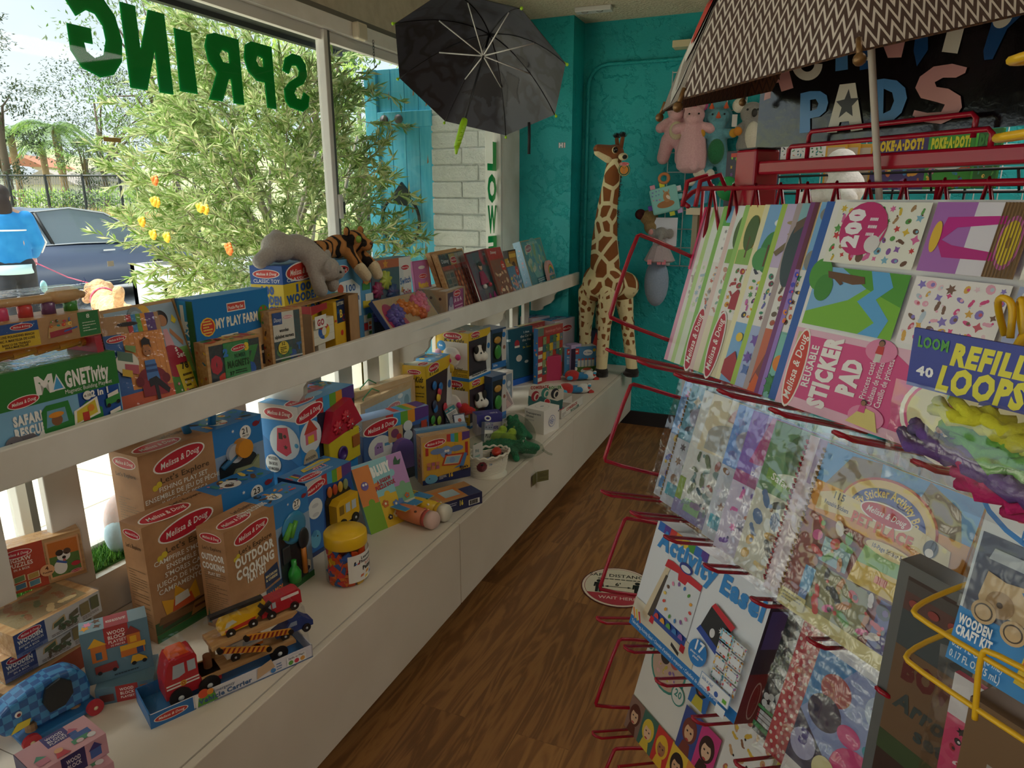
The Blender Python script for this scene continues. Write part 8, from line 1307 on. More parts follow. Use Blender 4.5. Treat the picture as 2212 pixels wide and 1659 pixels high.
mb = MB(); mb.tube(rnd([(.16,.03,1.487),(.012,.0,1.487),(.008,-.006,1.487),(.008,-.012,1.468)]),.0032,YEL,8); mb.tube(rnd([(-.03,.04,1.478),(-.034,.03,1.502),(-.026,.02,1.510),(-.016,.02,1.506),(-.014,.02,1.48)]),.0026,YEL,8); mb.tube(rnd([(-.016,.04,1.478),(-.019,.03,1.505),(-.010,.02,1.511),(-.002,.02,1.47)]),.0026,YEL,8); mb.obj('hook',t_)
t_ = thing('race_car_kit','wooden race car craft kit box in the yellow wire pocket','toy box',RM@V((.376,-.160,1.196)),0,rot=(Matrix.Rotation(RY,3,'Z')@Matrix.Rotation(radians(-8),3,'X')).to_quaternion()); w,h = .125,.165
mb = MB(); mb.box(0,0,0,w,.03,h,'#d0d6da'); f = Face(mb,(0,0,0),(w,0,0),(0,0,h)); f.r(0,0,100,30,'#2f8ad0').r(2,30,100,72,'#5a5e70').e(60,96,70,'#2f7fc8',36).e(60,98,68,'#dfe2e4',35).e(42,96,26,'#d89aa0',8).t('Melissa & Doug',42,94,4,'#f0e6e2',w=36,sh=.25).t('Created',40,83,8,'#d86a70',w=50,bold=.03).t('by me!',80,83,8,'#d86a70',w=30,bold=.03).t('RACE CAR',48,74,6,'#2f7fc8',w=48,bold=.01)
f.p([(10,60),(12,66),(40,66),(44,60)],'#b8bcbe').e(58,62,8,'#6a6e70').e(58,62,4.5,'#b8bcbe').star(42,68,4,'#d88a4a').p([(10,40),(12,54),(24,52),(40,54),(58,50),(74,42),(74,34),(12,36)],'#cfae80').p([(34,51),(44,52),(56,46),(40,45)],'#2f7ab8').e(24,40,9,'#a8845a').e(24,40,2,'#4a3424').e(16,33,8,'#c8aa80').e(16,33,6,'#4a3a2c').e(16,33,5,'#c8aa80').e(36,30,8,'#c8aa80').e(36,30,6,'#4a3a2c').e(36,30,5,'#c8aa80').t('WOODEN',14,22,5,'#eef2f4',w=22,bold=.05).t('CRAFT KIT',15,16,5,'#eef2f4',w=24,bold=.05).t('0.27 FL OZ (8 mL)',20,9,4,'#cfe2f0',w=34).t('0.17 FL OZ (5 mL)',20,3,4,'#cfe2f0',w=34).p([(44,8),(46,24),(70,30),(100,26),(100,6)],'#d8b82a').p([(46,18),(48,26),(76,29),(80,20)],'#d83a2a').e(62,8,8,'#1c1c20').e(62,8,4,'#b8bcbe'); mb.obj('carton',t_); MB().box(-.001,-.003,h*.3,w,-.002,h*.72,BUB).obj('plastic_window',t_)
t_ = thing('loop_bag','clear bag of yellow, green, purple and pink cotton loops under a blue REFILL LOOPS header','craft pack',RM@V((.338,-.21,1.355)),RY); w = .16
mb = MB(); mb.box(0,0,.082,w,.003,.128,'#2a3a98'); f = Face(mb,(0,0,.082),(w,0,0),(0,0,.046)); f.t('REFILL',37,52,34,'#d8d23a',w=34,bold=.06,sh=.15).t('LOOPS',35,6,40,'#d8d23a',w=40,bold=.06,sh=.15).t('40',9,22,16,'#e6e8ec',w=9,bold=.04).t('LOOM',11,70,18,'#4a9a3a',w=16,bold=.04).p([(58,2),(62,60),(100,70),(100,2)],'#7a3a8a')
for i in range(8):f.lines(61+i*5,4,64+i*5,60,8,'#c8c84a',.5)
mb.obj('header_card',t_)
for c,zc,ph,n_,xx in(('#c9c832',.066,0,26,.09),('#5aa038',.050,1,20,.10),('#63458c',.036,2,26,.07),('#c01a6a',.022,3,22,.11)):
 rr = random.Random(ph); mb = MB(); m_ = noisy(c,c,300,.6,.002,.95)
 for i in range(n_):x0 = xx+rr.uniform(-.05,.05); z0 = zc+rr.uniform(-.006,.008)-(x0-.08)*.12; L_ = rr.uniform(.018,.034); mb.tube([(x0-L_,rr.uniform(0,.012),z0+rr.uniform(-.006,.006)),(x0-L_*.3,-.004+rr.uniform(-.008,.006),z0+rr.uniform(-.005,.008)),(x0+L_*.4,-.005+rr.uniform(-.008,.006),z0+rr.uniform(-.006,.006)),(x0+L_,rr.uniform(0,.01),z0+rr.uniform(-.008,.004))],.0048,m_,7)
 tag(mb.obj('cotton_loops',t_),kind='stuff')
mb = MB(); N = 8; vs = []; rr = random.Random(4)
for i in range(N+1):
 for j in range(N+1):u,v = j/N,i/N; vs.append((-.006+(w+.01)*u,-.004-.016*sin(pi*u)*sin(pi*v)-rr.uniform(0,.003),-.0+.086*v))
mb.add(vs,[(i*(N+1)+j,i*(N+1)+j+1,(i+1)*(N+1)+j+1,(i+1)*(N+1)+j)for i in range(N)for j in range(N)],BAG,True); mb.obj('clear_bag',t_)
t_ = thing('stencil_card','red and yellow card behind the yellow hooks at the right edge','activity pack',RM@V((.375,-.115,1.47)),RY); mb = MB(); mb.box(0,0,0,.10,.004,.11,'#d8c84a'); f = Face(mb,(0,0,0),(.10,0,0),(0,0,.11)); f.r(0,0,22,96,'#c8342c').r(0,96,100,100,'#8ab838').e(30,80,7,'#4a5a9a').r(30,0,36,70,'#b8a8c8'); mb.obj('card',t_)
t_ = thing('striped_box','brown carton with blue, purple and red stripes at the lower right corner','box',RM@V((.402,-.16,1.05)),RY); mb = MB(); mb.box(0,0,0,.14,.08,.125,'#6f5438'); f = Face(mb,(0,0,0),(.14,0,0),(0,0,.125))
for k,c in enumerate(('#9a968e','#2f6fae','#4a2f86','#a8244c','#c85a4a')):f.r(16+9*k,0,25+9*k,60,c)
mb.obj('carton',t_); r = thing('toy_carton','tall plain carton under the striped one, at the lower right corner','box',RM@V((.402,-.16,0)),RY); MB().box(0,0,0,.14,.08,1.0495,M('#8a7258',.7)).obj('carton',r)
t_ = thing('foil_pack','pink and white glossy packet between the bow set and the brown carton','toy pack',RM@V((.372,-.135,1.02)),RY); mb = MB(); mb.box(0,0,0,.026,.006,.15,'#c8406a'); f = Face(mb,(0,0,0),(.026,0,0),(0,0,.15)); f.r(0,72,100,100,'#d8d4d4').blobs(5,4,95,70,8,['#e6d8d8','#a81f3a','#2c2c30'],3,(12,20),'se'); mb.obj('card',t_); bag(t_,.026,.15,.008)
#header sign, umbrellas, wall grid with plush, book rack
t_ = thing('header_sign','glossy black ACTIVITY PADS sign board above the red rack','sign',RM@V((0,.15,0)),RY)
def sgm():
 m,t,b = base('glossy_black_board'); b.inputs['Base Color'].default_value = lin('#0e0d10'); b.inputs['Roughness'].default_value = .16; b.inputs['Coat Weight'].default_value = .5; b.inputs['Coat Roughness'].default_value = .1; n = noise(t,9,3.); n2 = noise(t,90,3.); a = t.nodes.new('ShaderNodeMath'); a.operation = 'MULTIPLY_ADD'; a.inputs[1].default_value = .12; t.links.new(n2.outputs['Fac'],a.inputs[0]); t.links.new(n.outputs['Fac'],a.inputs[2]); bump(t,b,a.outputs[0],.35,.01); return m
x0,x1,z0,z1 = -.252,.44,1.661,1.93; mb = MB(); mb.box(x0,0,z0,x1,.008,z1,sgm()); f = Face(mb,(x0,0,z0),(x1-x0,0,0),(0,0,z1-z0))
def sg(px,py):q = rl(px,py,.15); return(q.x-x0)/(x1-x0)*100,(q.z-z0)/(z1-z0)*100
def sp(pts,c):f.p([sg(*p)for p in pts],c)
PK_,CRM_,LB,DB = M('#c08a86',.3),M('#cfc8b8',.3),M('#4a7eb0',.3),M('#123f70',.3)
sp([(1650,217),(1664,132),(1698,126),(1714,190),(1688,198),(1682,178),(1668,182),(1664,212)],PK_); f.star(*sg(1676,154),2.6,'#0e0d10')
def arc(cx,cy,ro,ri,a0,a1,c,sx=1.):sp([(cx+ro*sx*cos(radians(a)),cy+ro*sin(radians(a)))for a in range(a0,a1+1,12)]+[(cx+ri*sx*cos(radians(a)),cy+ri*sin(radians(a)))for a in range(a1,a0-1,-12)],c)
arc(1744,138,36,17,0,216,CRM_,.92)
sp([(1805,154),(1806,100),(1788,102),(1788,84),(1850,72),(1850,92),(1831,97),(1832,150)],LB); sp([(1858,150),(1860,100),(1888,80),(1888,128)],CRM_); sp([(1860,136),(1862,104),(1880,96),(1878,120)],DB); sp([(1858,152),(1858,134),(1889,128),(1888,146)],DB)
sp([(1896,66),(1912,62),(1930,92),(1946,54),(1966,48),(1948,124),(1919,125)],PK_)
sp([(1988,52),(2010,48),(2004,78),(1986,80)],LB); sp([(1986,62),(2009,58),(2008,64),(1986,68)],CRM_); sp([(1978,84),(2006,80),(2006,108),(1982,144),(1975,110)],DB)
sp([(2058,28),(2118,14),(2118,32),(2090,40),(2070,116),(2036,112)],CRM_); sp([(2150,30),(2212,0),(2212,30),(2178,62),(2146,128),(2128,130),(2126,110)],DB); f.e(*sg(2168,38),1.6,CRM_)
sp([(1729,288),(1731,202),(1752,197),(1752,286)],LB); sp([(1752,256),(1752,240),(1766,236),(1770,224),(1764,214),(1752,216),(1752,197),(1774,197),(1788,206),(1791,222),(1786,240),(1772,252)],LB)
sp([(1788,287),(1816,183),(1850,179),(1866,280),(1840,284),(1836,262),(1816,264),(1810,286)],CRM_); f.star(*sg(1832,226),3.0,'#3a3a40')
sp([(1882,268),(1886,174),(1912,170),(1910,264)],LB); sp([(1910,264),(1910,246),(1926,238),(1934,218),(1930,200),(1912,192),(1912,170),(1940,174),(1958,190),(1962,212),(1950,244),(1932,260)],LB)
PA = [(2092,146),(2060,138),(2020,144),(1990,166),(1980,190),(1992,212),(2024,220),(2044,226),(2036,242),(2006,244),(1978,238),(1974,250),(2000,264),(2036,268),(2066,254),(2081,232),(2078,208),(2052,192),(2026,188),(2022,178),(2040,168),(2068,168),(2088,158)]
cu_ = [sg(*p)for p in PA]; vs_,fs_ = letter_mesh([cu_],0,100,0,100,False); f.mb.add([f.P(*p)for p in vs_],fs_,PK_); f.l+=1; mb.obj('board',t_)
def umbrella(nm,lb,C,nrm,R,depth,u,ph,sgn,outm,inm,ribm,tipm,shaftm,handm,L_):
 nrm = V(nrm).normalized(); u = V(u); u = (u-nrm*u.dot(nrm)).normalized(); v = nrm.cross(u)*sgn; t = thing(nm,lb,'umbrella',C); N = 8; up = -nrm*depth if sgn2<0 else nrm*depth
 def pt(a,q):
  e = u*cos(a)+v*sin(a); k = (a-ph)/(2*pi/N); fr = abs((k-math.floor(k))-.5)*2; sc = cos(pi/N)/cos((1-fr)*0+(abs((k-math.floor(k))-.5))*2*pi/N)
  return up*(1-q**1.9)+e*(R*q*sc)
 for inner,nm2,mt in((0,'canopy',outm),(1,'lining',inm)):
  mb = MB(); vs = []; A_,Q_n = 48,9; off = (up.normalized())*(.0 if inner==0 else-.002)
  for i in range(A_):
   for j in range(Q_n+1):vs.append(pt(ph+2*pi*i/A_,j/Q_n)+off)
  mb.add(vs,[(i*(Q_n+1)+j,i*(Q_n+1)+j+1,((i+1)%A_)*(Q_n+1)+j+1,((i+1)%A_)*(Q_n+1)+j)for i in range(A_)for j in range(Q_n)],mt,True); o = mb.obj(nm2,t)
  uv = o.data.uv_layers.new(name='panel')
  for p in o.data.polygons:
   for li in p.loop_indices:
    w_ = o.data.vertices[o.data.loops[li].vertex_index].co-off; i = p.index//Q_n; j = round((o.data.loops[li].vertex_index%(Q_n+1)))
    ii = (o.data.loops[li].vertex_index//(Q_n+1)); ii = ii if ii or i<A_-1 else A_; k6 = i//6; xx = (ii-k6*6)/6-.5; uv.data[li].uv = (xx*j/Q_n*.76+k6*1.0,j/Q_n)
 hub = up*.62
 for k in range(N):
  a = ph+2*pi*k/N; mb = MB(); mb.tube([pt(a,q/8)-up.normalized()*.004 for q in range(9)],.0022,ribm,6); o = mb.obj('rib',t); MB().tube([hub-up*.22,pt(a,.58)-up.normalized()*.006],.0028,M('#d3d2ce',.35),6).obj('stretcher',o); e = (pt(a,1)-pt(a,.9)).normalized(); mb = MB(); mb.tube([pt(a,1)-e*.012,pt(a,1)+e*.006],.003,tipm,7); mb.ell(pt(a,1)+e*.010,.0062,tipm,8,6); mb.obj('rib_tip',o)
 d = -up.normalized(); MB().tube([up*1.02,d*L_],.0045,shaftm,10).obj('shaft',t); mb = MB(); mb.tube([hub+d*.01,hub+d*.035*1.2],.010,M('#cfcecb',.4),12); mb.obj('runner',t); return t,up,d,pt
sgn2 = -1
NV = noisy('#2a2c36','#1e2028',5,.1,.003,.5)
dm,dt,db = base('dinosaur_lining'); n_ = noise(dt,9,2.); r_ = ramp(dt,n_.outputs['Fac'],[(.47,'#34363f'),(.50,'#25262d'),(.56,'#1f1d20'),(.6,'#34363f')]); dt.links.new(r_.outputs['Color'],db.inputs['Base Color']); db.inputs['Roughness'].default_value = .45
YG = M('#9ccf1f',.4)
t_,up,d,pt = umbrella('open_umbrella','black child umbrella with lime tips hung open from the ceiling by the window',V((-1.288,2.71,2.075)),(.035,-.608,-.793),.36,.2,(-.998,-.058,0),-.76,1,noisy('#2a2a22','#a8861c',6,.05,.002,.5,lo=.52,hi=.56),dm,M('#191a1d',.4),YG,M('#2a2b2e',.4),YG,.27)
mb = MB(); mb.tube([d*.25,d*.27,d*.38],[.012,.014,.011],YG,12)
for k in range(5):mb.ell(d*(.275+.02*k)+V((.006,-.006,-.004)),(.010,.010,.008),YG,8,6)
mb.tube([d*.38,d*.40+V((0,.004,-.012))],[.010,.004],YG,10); mb.obj('handle',t_)
MB().tube([pt(-.76+2.75,.98),pt(-.76+2.75,.98)+V((.005,-.01,-.06)),pt(-.76+2.75,.98)+V((.003,-.008,-.13))],.007,M('#1c1d20',.7),4).obj('closing_strap',t_)
MB().tube([up*1.0,V((0,0,ZT-2.075))],.0012,M('#c9c9c6'),5).obj('hanging_line',t_)
f_ = up.normalized(); q = V((-.998,-.058,0)); v_ = V((-.046,.792,-.609)); mb = MB(); zc_ = M('#1d1b1f',.5)
def flat(pts):
 n_ = len(pts); C_ = .005; xs_ = [p[0]for p in pts]; ys_ = [p[1]for p in pts]
 for i in range(int(min(xs_)/C_)-1,int(max(xs_)/C_)+2):
  for j in range(int(min(ys_)/C_)-1,int(max(ys_)/C_)+2):
   x,y = (i+.5)*C_,(j+.5)*C_; ins = False
   for k in range(n_):
    (xa,ya),(xb,yb) = pts[k],pts[k-1]
    if(ya>y)!=(yb>y)and x<(xb-xa)*(y-ya)/(yb-ya)+xa:ins = not ins
   if not ins:continue
   vs = []
   for X_,Y_ in((i,j),(i+1,j),(i+1,j+1),(i,j+1)):
    X_,Y_ = X_*C_,Y_*C_; a_ = atan2(Y_,X_); a_ = a_ if a_>=-.76 else a_+2*pi; k8 = (a_+.76)/(pi/4); sc_ = cos(pi/8)/cos(abs(k8-math.floor(k8)-.5)*pi/4); vs.append(pt(a_,min(1,hypot(X_,Y_)/(.36*sc_)))-f_*.004)
   mb.add(vs,[(0,1,2,3)],zc_)
for c in([(-.04,.20),(-.01,.15),(.06,.15),(.12,.19),(.17,.19),(.12,.21),(.07,.23),(.06,.26),(.045,.26),(.04,.23),(.0,.24),(-.01,.27),(-.025,.27),(-.03,.23)],[(-.10,.17),(-.04,.15),(-.03,.20),(-.05,.22),(-.09,.25),(-.08,.21)],[(.04,.06),(.09,.05),(.12,.09),(.09,.12),(.05,.11),(.03,.13),(.02,.10)],[(-.16,.1),(-.1,.08),(-.09,.12),(-.14,.13)]):flat(c)
mb.obj('dinosaur_print',t_)
def chev(c1,c2,n=9.):
 m,t,b = base('chevron_'+c1[1:]); uv = t.nodes.new('ShaderNodeUVMap'); uv.uv_map = 'panel'; s = t.nodes.new('ShaderNodeSeparateXYZ'); t.links.new(uv.outputs['UV'],s.inputs['Vector'])
 def mt(op,a,b_=None,c_=None):
  k = t.nodes.new('ShaderNodeMath'); k.operation = op
  for i,x in enumerate((a,b_,c_)):
   if x is None:continue
   if isinstance(x,(int,float)):k.inputs[i].default_value = x
   else:t.links.new(x,k.inputs[i])
  return k.outputs[0]
 tri = mt('PINGPONG',mt('MULTIPLY',s.outputs['X'],50.),1.); y = mt('FRACT',mt('MULTIPLY_ADD',s.outputs['Y'],28.,tri)); w = mt('GREATER_THAN',y,.62)
 mx = t.nodes.new('ShaderNodeMix'); mx.data_type = 'RGBA'; mx.inputs['A'].default_value = lin(c1); mx.inputs['B'].default_value = lin(c2); t.links.new(w,mx.inputs['Factor']); t.links.new(mx.outputs['Result'],b.inputs['Base Color']); b.inputs['Roughness'].default_value = .6; return m
sgn2 = 1; BZ = M('#7a5a34',.35,.5)
t_,up,d,pt = umbrella('open_umbrella','brown and cream zigzag child umbrella opened above the red rack',EYEV+(V((.051,1.123,1.761))-EYEV)*.93,(-.175,-.107,.979),.27,.24,(-.949,.285,-.139),1.7528,1,chev('#4a3630','#cfc6bd'),chev('#5a3a24','#3a2418'),M('#4a3626',.5),BZ,M('#d8d2c6',.4),None,.19)
f_ = up.normalized(); mb = MB()
def pan(a,q,o=.0025):return pt(a,q)+f_*o
k_ = 1.7528-2*pi/8*1.5
for(w_,q0,q1,c,o)in((.33,.50,1.0,'#c9c6c2',.002),(.26,.58,.90,'#e6e2de',.004),(.20,.62,.86,'#c02c2a',.006),(.16,.735,.75,'#5a1f1c',.008)):
 n = 12; vs = [pan(k_+w_*cos(2*pi*i/n)*1.0,(q0+q1)/2+(q1-q0)/2*sin(2*pi*i/n),o)for i in range(n)]; mb.add(vs,[tuple(range(n))],c)
mb.obj('mouth_print',t_); MB().cyl(d*.185,d*.215,.011,RED_,12).obj('shaft_socket',t_)
gx0,gx1,gz0,gz1 = ony(1440,400,YB-.03).x,1.4,1.15,2.36; t_ = thing('wall_grid','white wire grid panel on the teal back wall with plush on hooks','display panel',(gx0,YB-.03,gz0)); WR = M('#d8dad8',.35); mb = MB(); n = int((gx1-gx0)/.115)
for i in range(n+1):mb.tube([(i*.115,0,0),(i*.115,0,gz1-gz0)],.0035,WR,6)
for j in range(11):mb.tube([(0,-.005,j*.12),(n*.115,-.005,j*.12)],.0035,WR,6)
mb.obj('grid',t_); MB().box(.02,-.012,-.0,.045,.03,.03,WR).obj('wall_clip',t_); p = ony(1475,95,YB-.02)
t_ = thing('wall_ledge','small cream ledge end on the teal back wall above the grid','ledge',(p.x-.05,YB-.10,p.z)); MB().box(0,0,-.03,1.2,.10,.01,M('#d9cfa6',.5),.003).obj('board',t_)
def hung(nm,lb,px,py,y=.09):p = ony(px,py,YB-y); return thing(nm,lb,'plush toy',p,radians(8))
PKP = plush('#d8a6a8','#e2b6b6',110,.7);
for k,(px,py,s_)in enumerate(((1462,280,-1),(1497,290,1))):
 t_ = hung('plush_unicorn',['pink plush unicorn with a cream belly, hanging leftmost on the wall grid','pink plush unicorn blanket, hanging right of the cream bellied one'][k],px,py,.12+.05*k); mb = MB(); mb.ell((0,0,.11),(.065,.055,.06),PKP); mb.ell((-.005,-.04,.085),(.045,.035,.035),PKP)
 if k==0:mb.ell((0,0,-.02),(.075,.06,.09),PKP); mb.cap_((-.05,0,-.06),(-.075,-.01,-.17),.045,.04,PKP); mb.cap_((.04,0,-.06),(.035,-.01,-.18),.045,.04,PKP)
 else:mb.lathe([(.04,.09),(.07,.0),(.10,-.12),(.09,-.2),(.05,-.23)],PKP,14); mb.cap_((.03,-.06,-.15),(.02,-.09,-.2),.025,.022,PKP)
 for a in(-1,1):mb.cap_((a*.06,-.01,.04),(a*.10,-.02,.01 if k==0 else .03),.03,.032,PKP); mb.ell((a*.05,0,.165),(.018,.012,.022),PKP)
 blobby(mb.obj('body',t_),.007,3); MB().lathe([(.013,0),(.001,.05)],M('#c8747e',.4),10,(.0,-.03,.155)).obj('horn',t_)
 for a in(-1,1):MB().ell((a*.028,-.062,.112),.006,M('#1a1718',.2)).obj('eye',t_)
 if k==0:MB().ell((0,-.052,-.01),(.045,.02,.055),plush('#dccfa8','#d2c49c')).obj('belly',t_)
 MB().ell((-.07 if k==0 else .05,.03,-.08 if k==0 else .17),(.03,.02,.035),M('#d8609a',.9)).obj('mane',t_); MB().tube([(0,.0,.16),(0,.03,.21),(0,.08,.22)],.003,WR,5).obj('hang_loop',t_)
TQ = plush('#5f9aa4','#6aa6b0',110,.7); t_ = hung('plush_triceratops','turquoise plush triceratops with orange horns, hanging on the wall grid',1549,288,.13); mb = MB(); mb.ell((0,0,.09),(.07,.055,.06),TQ); mb.cap_((0,0,.03),(0,0,-.12),.05,.075,TQ); mb.ell((0,-.03,.05),(.05,.04,.035),TQ)
for a in(-1,1):mb.cap_((a*.045,-.01,.0),(a*.09,-.03,-.005),.028,.03,TQ); mb.cap_((a*.04,0,-.14),(a*.055,-.01,-.25),.04,.035,TQ)
blobby(mb.obj('body',t_),.007,3); mb = MB(); mb.prism([(-.075,.03),(-.085,.12),(-.05,.16),(-.02,.2),(0,.25),(.03,.19),(.06,.15),(.085,.11),(.075,.03)],.0,.03,TQ,'y'); mb.obj('frill',t_)
for x,z in((-.042,.14),(.042,.14),(0,.085)):MB().lathe([(.016,0),(.002,.035)],M('#d8643a',.7),10,(x,-.05 if z>.1 else-.065,z),(0,-.5,1)).obj('horn',t_)
for a in(-1,1):MB().ell((a*.095,-.055,-.005),(.026,.01,.026),M('#d29a2a',.8)).obj('paw_pad',t_); MB().ell((a*.035,-.052,.105),.006,M('#1c2628')).obj('eye',t_)
MB().ell((0,-.06,-.11),(.05,.03,.075),plush('#2a7a4a','#22683e')).obj('belly',t_); MB().box(.08,-.06,.03,.11,-.055,.10,M('#d0cfc6')).obj('paper_tag',t_)
GK_ = plush('#8d8a84','#9a968f',110,.7); CW = plush('#d9d2bc','#e2dcc8',110,.8); t_ = hung('plush_koala','grey plush koala with a white front, beside the sign board',1622,275,.13); mb = MB(); mb.ell((0,0,.08),(.07,.06,.065),GK_); mb.cap_((0,0,.0),(0,0,-.1),.055,.08,GK_); mb.cap_((-.05,0,0),(-.07,-.03,-.02),.03,.03,GK_); blobby(mb.obj('body',t_),.007,3)
for a in(-1,1):MB().ell((a*.075,0,.125),(.042,.025,.042),CW).obj('ear',t_); MB().ell((a*.03,-.056,.095),.006,M('#1a1718')).obj('eye',t_)
MB().ell((.01,-.065,.075),(.016,.016,.024),M('#37332f',.6)).obj('nose',t_); MB().ell((.01,-.055,-.06),(.045,.04,.09),CW).obj('chest',t_); MB().ell((-.075,-.05,-.025),(.025,.014,.026),M('#d2862a',.8)).obj('paw_pad',t_)
AQ = M('#8ecfc6',.8); t_ = hung('soft_book','aqua cloth book with an embroidered deer and coloured tabs',1436,432,.22); t_.rotation_euler = (0,radians(-14),radians(6)); mb = MB(); mb.box(-.085,-.02,-.08,.085,.02,.08,AQ,.012); f = Face(mb,(-.08,-.0202,-.075),(.16,0,0),(0,0,.15)); f.e(52,32,34,'#a8713c',14).e(60,60,13,'#b88450',20).e(62,72,10,'#b88450').p([(52,78),(50,92),(58,84)],'#b88450').p([(68,80),(74,92),(74,78)],'#b88450').e(66,58,6,'#e6dcc6',10,.6).e(64,74,1.4,'#2c2018').blobs(4,50,40,96,8,['#d88aa8','#7a8ac0'],3,(3,5),'s'); mb.obj('cover',t_)
for k,(x,z,c)in enumerate(((-.06,.09,'#e0a0b0'),(.0,.092,'#d8d83a'),(-.095,-.03,'#6a4aa8'),(.095,.0,'#8ad0d0'),(.03,-.09,'#d0d84a'),(.08,-.085,'#c8a8d8'),(.095,.05,'#e6e2e6'))):MB().box(x-.016,-.004,z-.016,x+.016,.004,z+.016,M(c,.7),.003).obj('tab',t_)
MB().tube([(.02+.03*cos(a),0,.13+.028*sin(a))for a in[i*.45 for i in range(14)]],.010,M('#c9824a',.5),7,True).obj('teether_ring',t_)
t_ = hung('plush_bird','brown corduroy plush with a plaid end, under the cloth book',1402,470,.16); mb = MB(); CD = noisy('#a58a5c','#8a7248',60,.6,.003,.9,stretch=(8,1,1)); mb.ell((0,0,0),(.06,.04,.05),CD); mb.ell((.02,.0,-.06),(.05,.03,.05),plush('#b8b0a4')); blobby(mb.obj('body',t_),.007,3); MB().ell((-.055,-.005,.02),(.036,.03,.034),noisy('#5a1f1c','#1f1414',40,.2,.002,.9)).obj('plaid_end',t_)
t_ = hung('plush_elephant','grey plush elephant comforter on a white card, beside the rack end',1427,515,.2); mb = MB(); mb.ell((0,0,.03),(.045,.04,.042),GK_); mb.cap_((0,-.035,.02),(-.005,-.05,-.03),.018,.013,GK_); mb.ell((-.055,0,.03),(.028,.014,.034),GK_); mb.ell((.055,0,.03),(.028,.014,.034),GK_); blobby(mb.obj('head',t_),.006,3); MB().box(-.05,.03,-.05,.10,.034,.13,M('#dfe2e8',.4)).obj('card',t_); mb = MB(); mb.lathe([(.02,0),(.06,-.06),(.10,-.14),(.085,-.15)],plush('#a89a9c','#b8a8a8'),10,smooth=False); mb.obj('blanket',t_)
for x,c in((-.07,'#d88a90'),(-.01,'#d87a86'),(.02,'#d87a86')):MB().box(x,-.09,-.16,x+.025,-.08,-.13,M(c)).obj('tab',t_)
MB().ell((-.062,-.014,.04),(.014,.006,.018),M('#d89a94',.9)).obj('ear_lining',t_)
t_ = hung('plush_whale','large smooth blue-grey plush hanging below the elephant comforter',1418,610,.14); mb = MB(); mb.ell((0,0,0),(.08,.06,.16),plush('#8d9fb4','#9aabc0',90,.3)); mb.obj('body',t_)
t_ = hung('plush_lamb','white plush lamb with a blue comforter, left of the red post',1520,395,.16); mb = MB(); mb.ell((-.03,0,.06),(.04,.035,.034),CW); mb.ell((.03,0,.05),(.035,.03,.035),CW); mb.cap_((-.06,-.01,.0),(-.09,-.02,-.005),.018,.016,CW); blobby(mb.obj('body',t_),.006,3); mb = MB(); mb.prism([(-.03,.03),(.05,.03),(.03,-.12),(-.09,-.15),(-.13,-.11)],-.03,.02,noisy('#3f88b0','#5a9ec4',20,.3,.004,.6),'y'); mb.obj('blanket',t_)
bp = ond(1930,400,2.35); t_ = thing('book_rack','black wire book rack behind the red rack','rack',V((bp.x,bp.y,0)),RY); BKW = M('#17171a',.5); mb = MB()
for x in(-.5,-.25,0,.25,.5):mb.tube([(x,.0,.0),(x,0,1.62)],.004,BKW,6); mb.tube([(x,0,1.62),(x,-.15,1.60),(x,-.17,1.66)],.004,BKW,6)
for y,z in((-.17,1.66),(-.15,1.60),(0,1.62),(0,1.50),(-.12,1.50)):mb.tube([(-.55,y,z),(.55,y,z)],.004,BKW,6)
mb.obj('wire_frame',t_); MB().box(-.55,-.14,1.44,.55,.0,1.45,BKW).obj('tray',t_)
BM = Matrix.Translation(V((bp.x,bp.y,0)))@Matrix.Rotation(RY,4,'Z'); BN = (BM.to_3x3()@V((0,-1,0)))
def bl(px,py,y):return BM.inverted()@onp(px,py,BM@V((0,y,0)),BN)
def bookb(lb,px0,px1,py,c,t,tc,k,sub=None):
 a,b = bl(px0,py,-.08),bl(px1,py,-.08); w = b.x-a.x; h = a.z-1.61+.0; tt = thing('board_book',lb,'book',BM@V((a.x,-.08-.012*k,1.61)),RY,'board books on the black rack'); mb = MB(); mb.box(0,0,0,w,.012,h,c,.002); f = Face(mb,(0,-.0001,0),(w,0,0),(0,0,h)); f.blobs(4,2,96,60,10,STK,k,(6,10),'eb')
 if sub:f.e(50,46,38,'#e6e4e0',14)
 f.t(t,50,74,17,tc,w=84,bold=.08)
 if sub:f.t(sub,50,62,8,'#222222',w=60)
 mb.obj('cover',tt)
bookb('purple POKE-A-DOT board book on the black rack',1888,2010,298,'#4a2f7a','POKE·A·DOT!','#e6c21f',0); bookb('green POKE-A-DOT farm animal board book on the black rack',2014,2116,290,'#3f9a34','POKE·A·DOT!','#d8d82a',1,'Farm Animal Families'); bookb('dark green board book, rightmost on the black rack',2128,2180,280,'#2c6a2c','DOT!','#3f8a3a',2)
for k in range(4):a = bl(1812+14*k,312,-.06); tt = thing('yellow_card',['foremost','second','third','rearmost'][k]+' of the four yellow rounded cards left of the umbrella shaft','card',BM@V((a.x,-.06-.03*(3-k)+.03,1.605)),RY+.5,'yellow cards on the black rack'); mb = MB(); mb.box(0,0,0,.07,.004,a.z-1.605,M('#c8962a',.4),.0015); f = Face(mb,(0,-.0001,0),(.07,0,0),(0,0,a.z-1.605)); f.r(10,8,90,92,'#b8aa98'); mb.obj('card',tt)
p = ond(1740,440,1.85); t_ = thing('play_table','pale display table behind the red rack','table',V((p.x,p.y,0)),RY); ht = 1.555; mb = MB(); mb.box(-.35,-.12,ht-.02,.3,.12,ht,M('#c9b89a',.5)); mb.obj('table_top',t_)
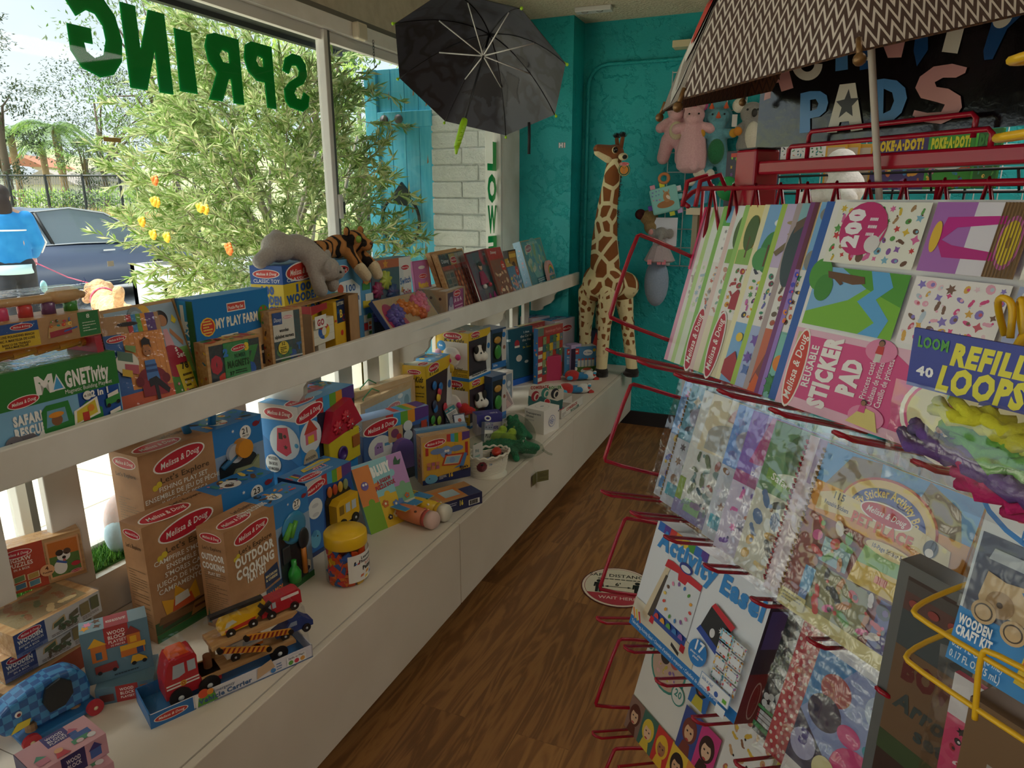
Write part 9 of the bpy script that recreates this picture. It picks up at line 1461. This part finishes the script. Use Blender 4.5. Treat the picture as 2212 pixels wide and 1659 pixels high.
for x in(-.33,.27):
 for y in(-.11,.09):MB().box(x,y,0,x+.025,y+.025,ht-.02,M('#8a7a60')).obj('leg',t_)
TM = Matrix.Translation(V((p.x,p.y,ht)))@Matrix.Rotation(RY,4,'Z')
t_ = thing('plush_bunny','white plush toy sitting behind the red trellis','plush toy',TM@V((.12,0,.001)),RY); mb = MB(); WP = plush('#d8d8d6','#e6e6e4'); mb.ell((0,0,.05),(.05,.045,.05),WP); mb.ell((-.01,-.01,.11),(.04,.036,.036),WP); mb.cap_((.03,-.03,.03),(.07,-.06,.025),.022,.02,WP); mb.cap_((-.04,-.03,.03),(-.07,-.06,.025),.022,.02,WP); blobby(mb.obj('body',t_),.006,3)
for k,(x,c,lb)in enumerate(((-.24,'#1f8a4a','green ball toy in a purple blister card behind the trellis'),(-.13,'#7a2aa0','purple ball toy in a blister card behind the trellis'))):t_ = thing('blister_toy',lb,'toy pack',TM@V((x,-.05,0)),RY,'blister toys'); mb = MB(); mb.box(-.05,.02,0,.05,.024,.16,'#2c1c3a'); f = Face(mb,(-.05,.0199,0),(.10,0,0),(0,0,.16)); f.blobs(6,50,94,96,8,['#8ac02a','#c8a02a','#7a3a8a'],k,(6,9),'es').r(20,90,70,97,'#c83a2a'); mb.obj('card',t_); MB().ell((0,-.01,.055),(.035,.03,.035),M(c,.15)).obj('ball',t_)
for k,(px,c,lb)in enumerate(((1700,'#e6e8e8','white spotted fabric toy, left behind the red bar'),(1750,'#dfe3e0','white dinosaur print fabric toy behind the red bar'))):a = ony(px,322,YB-.35); t_ = thing('fabric_toy',lb,'toy',a,0,'printed fabric toys'); mb = MB(); mb.box(-.07,0,-.06,.09,.05,.05,c,.02); f = Face(mb,(-.06,0,-.05),(.14,0,0),(0,0,.09)); f.blobs(4,6,96,94,16,['#3f8a9a','#26303a','#c86a3a','#4a8a5a'],k,(3,6),'eb'); mb.obj('body',t_); MB().tube([(0,.02,.05),(0,.15,.09),(0,.33,.09)],.003,WR,5).obj('hook',t_)
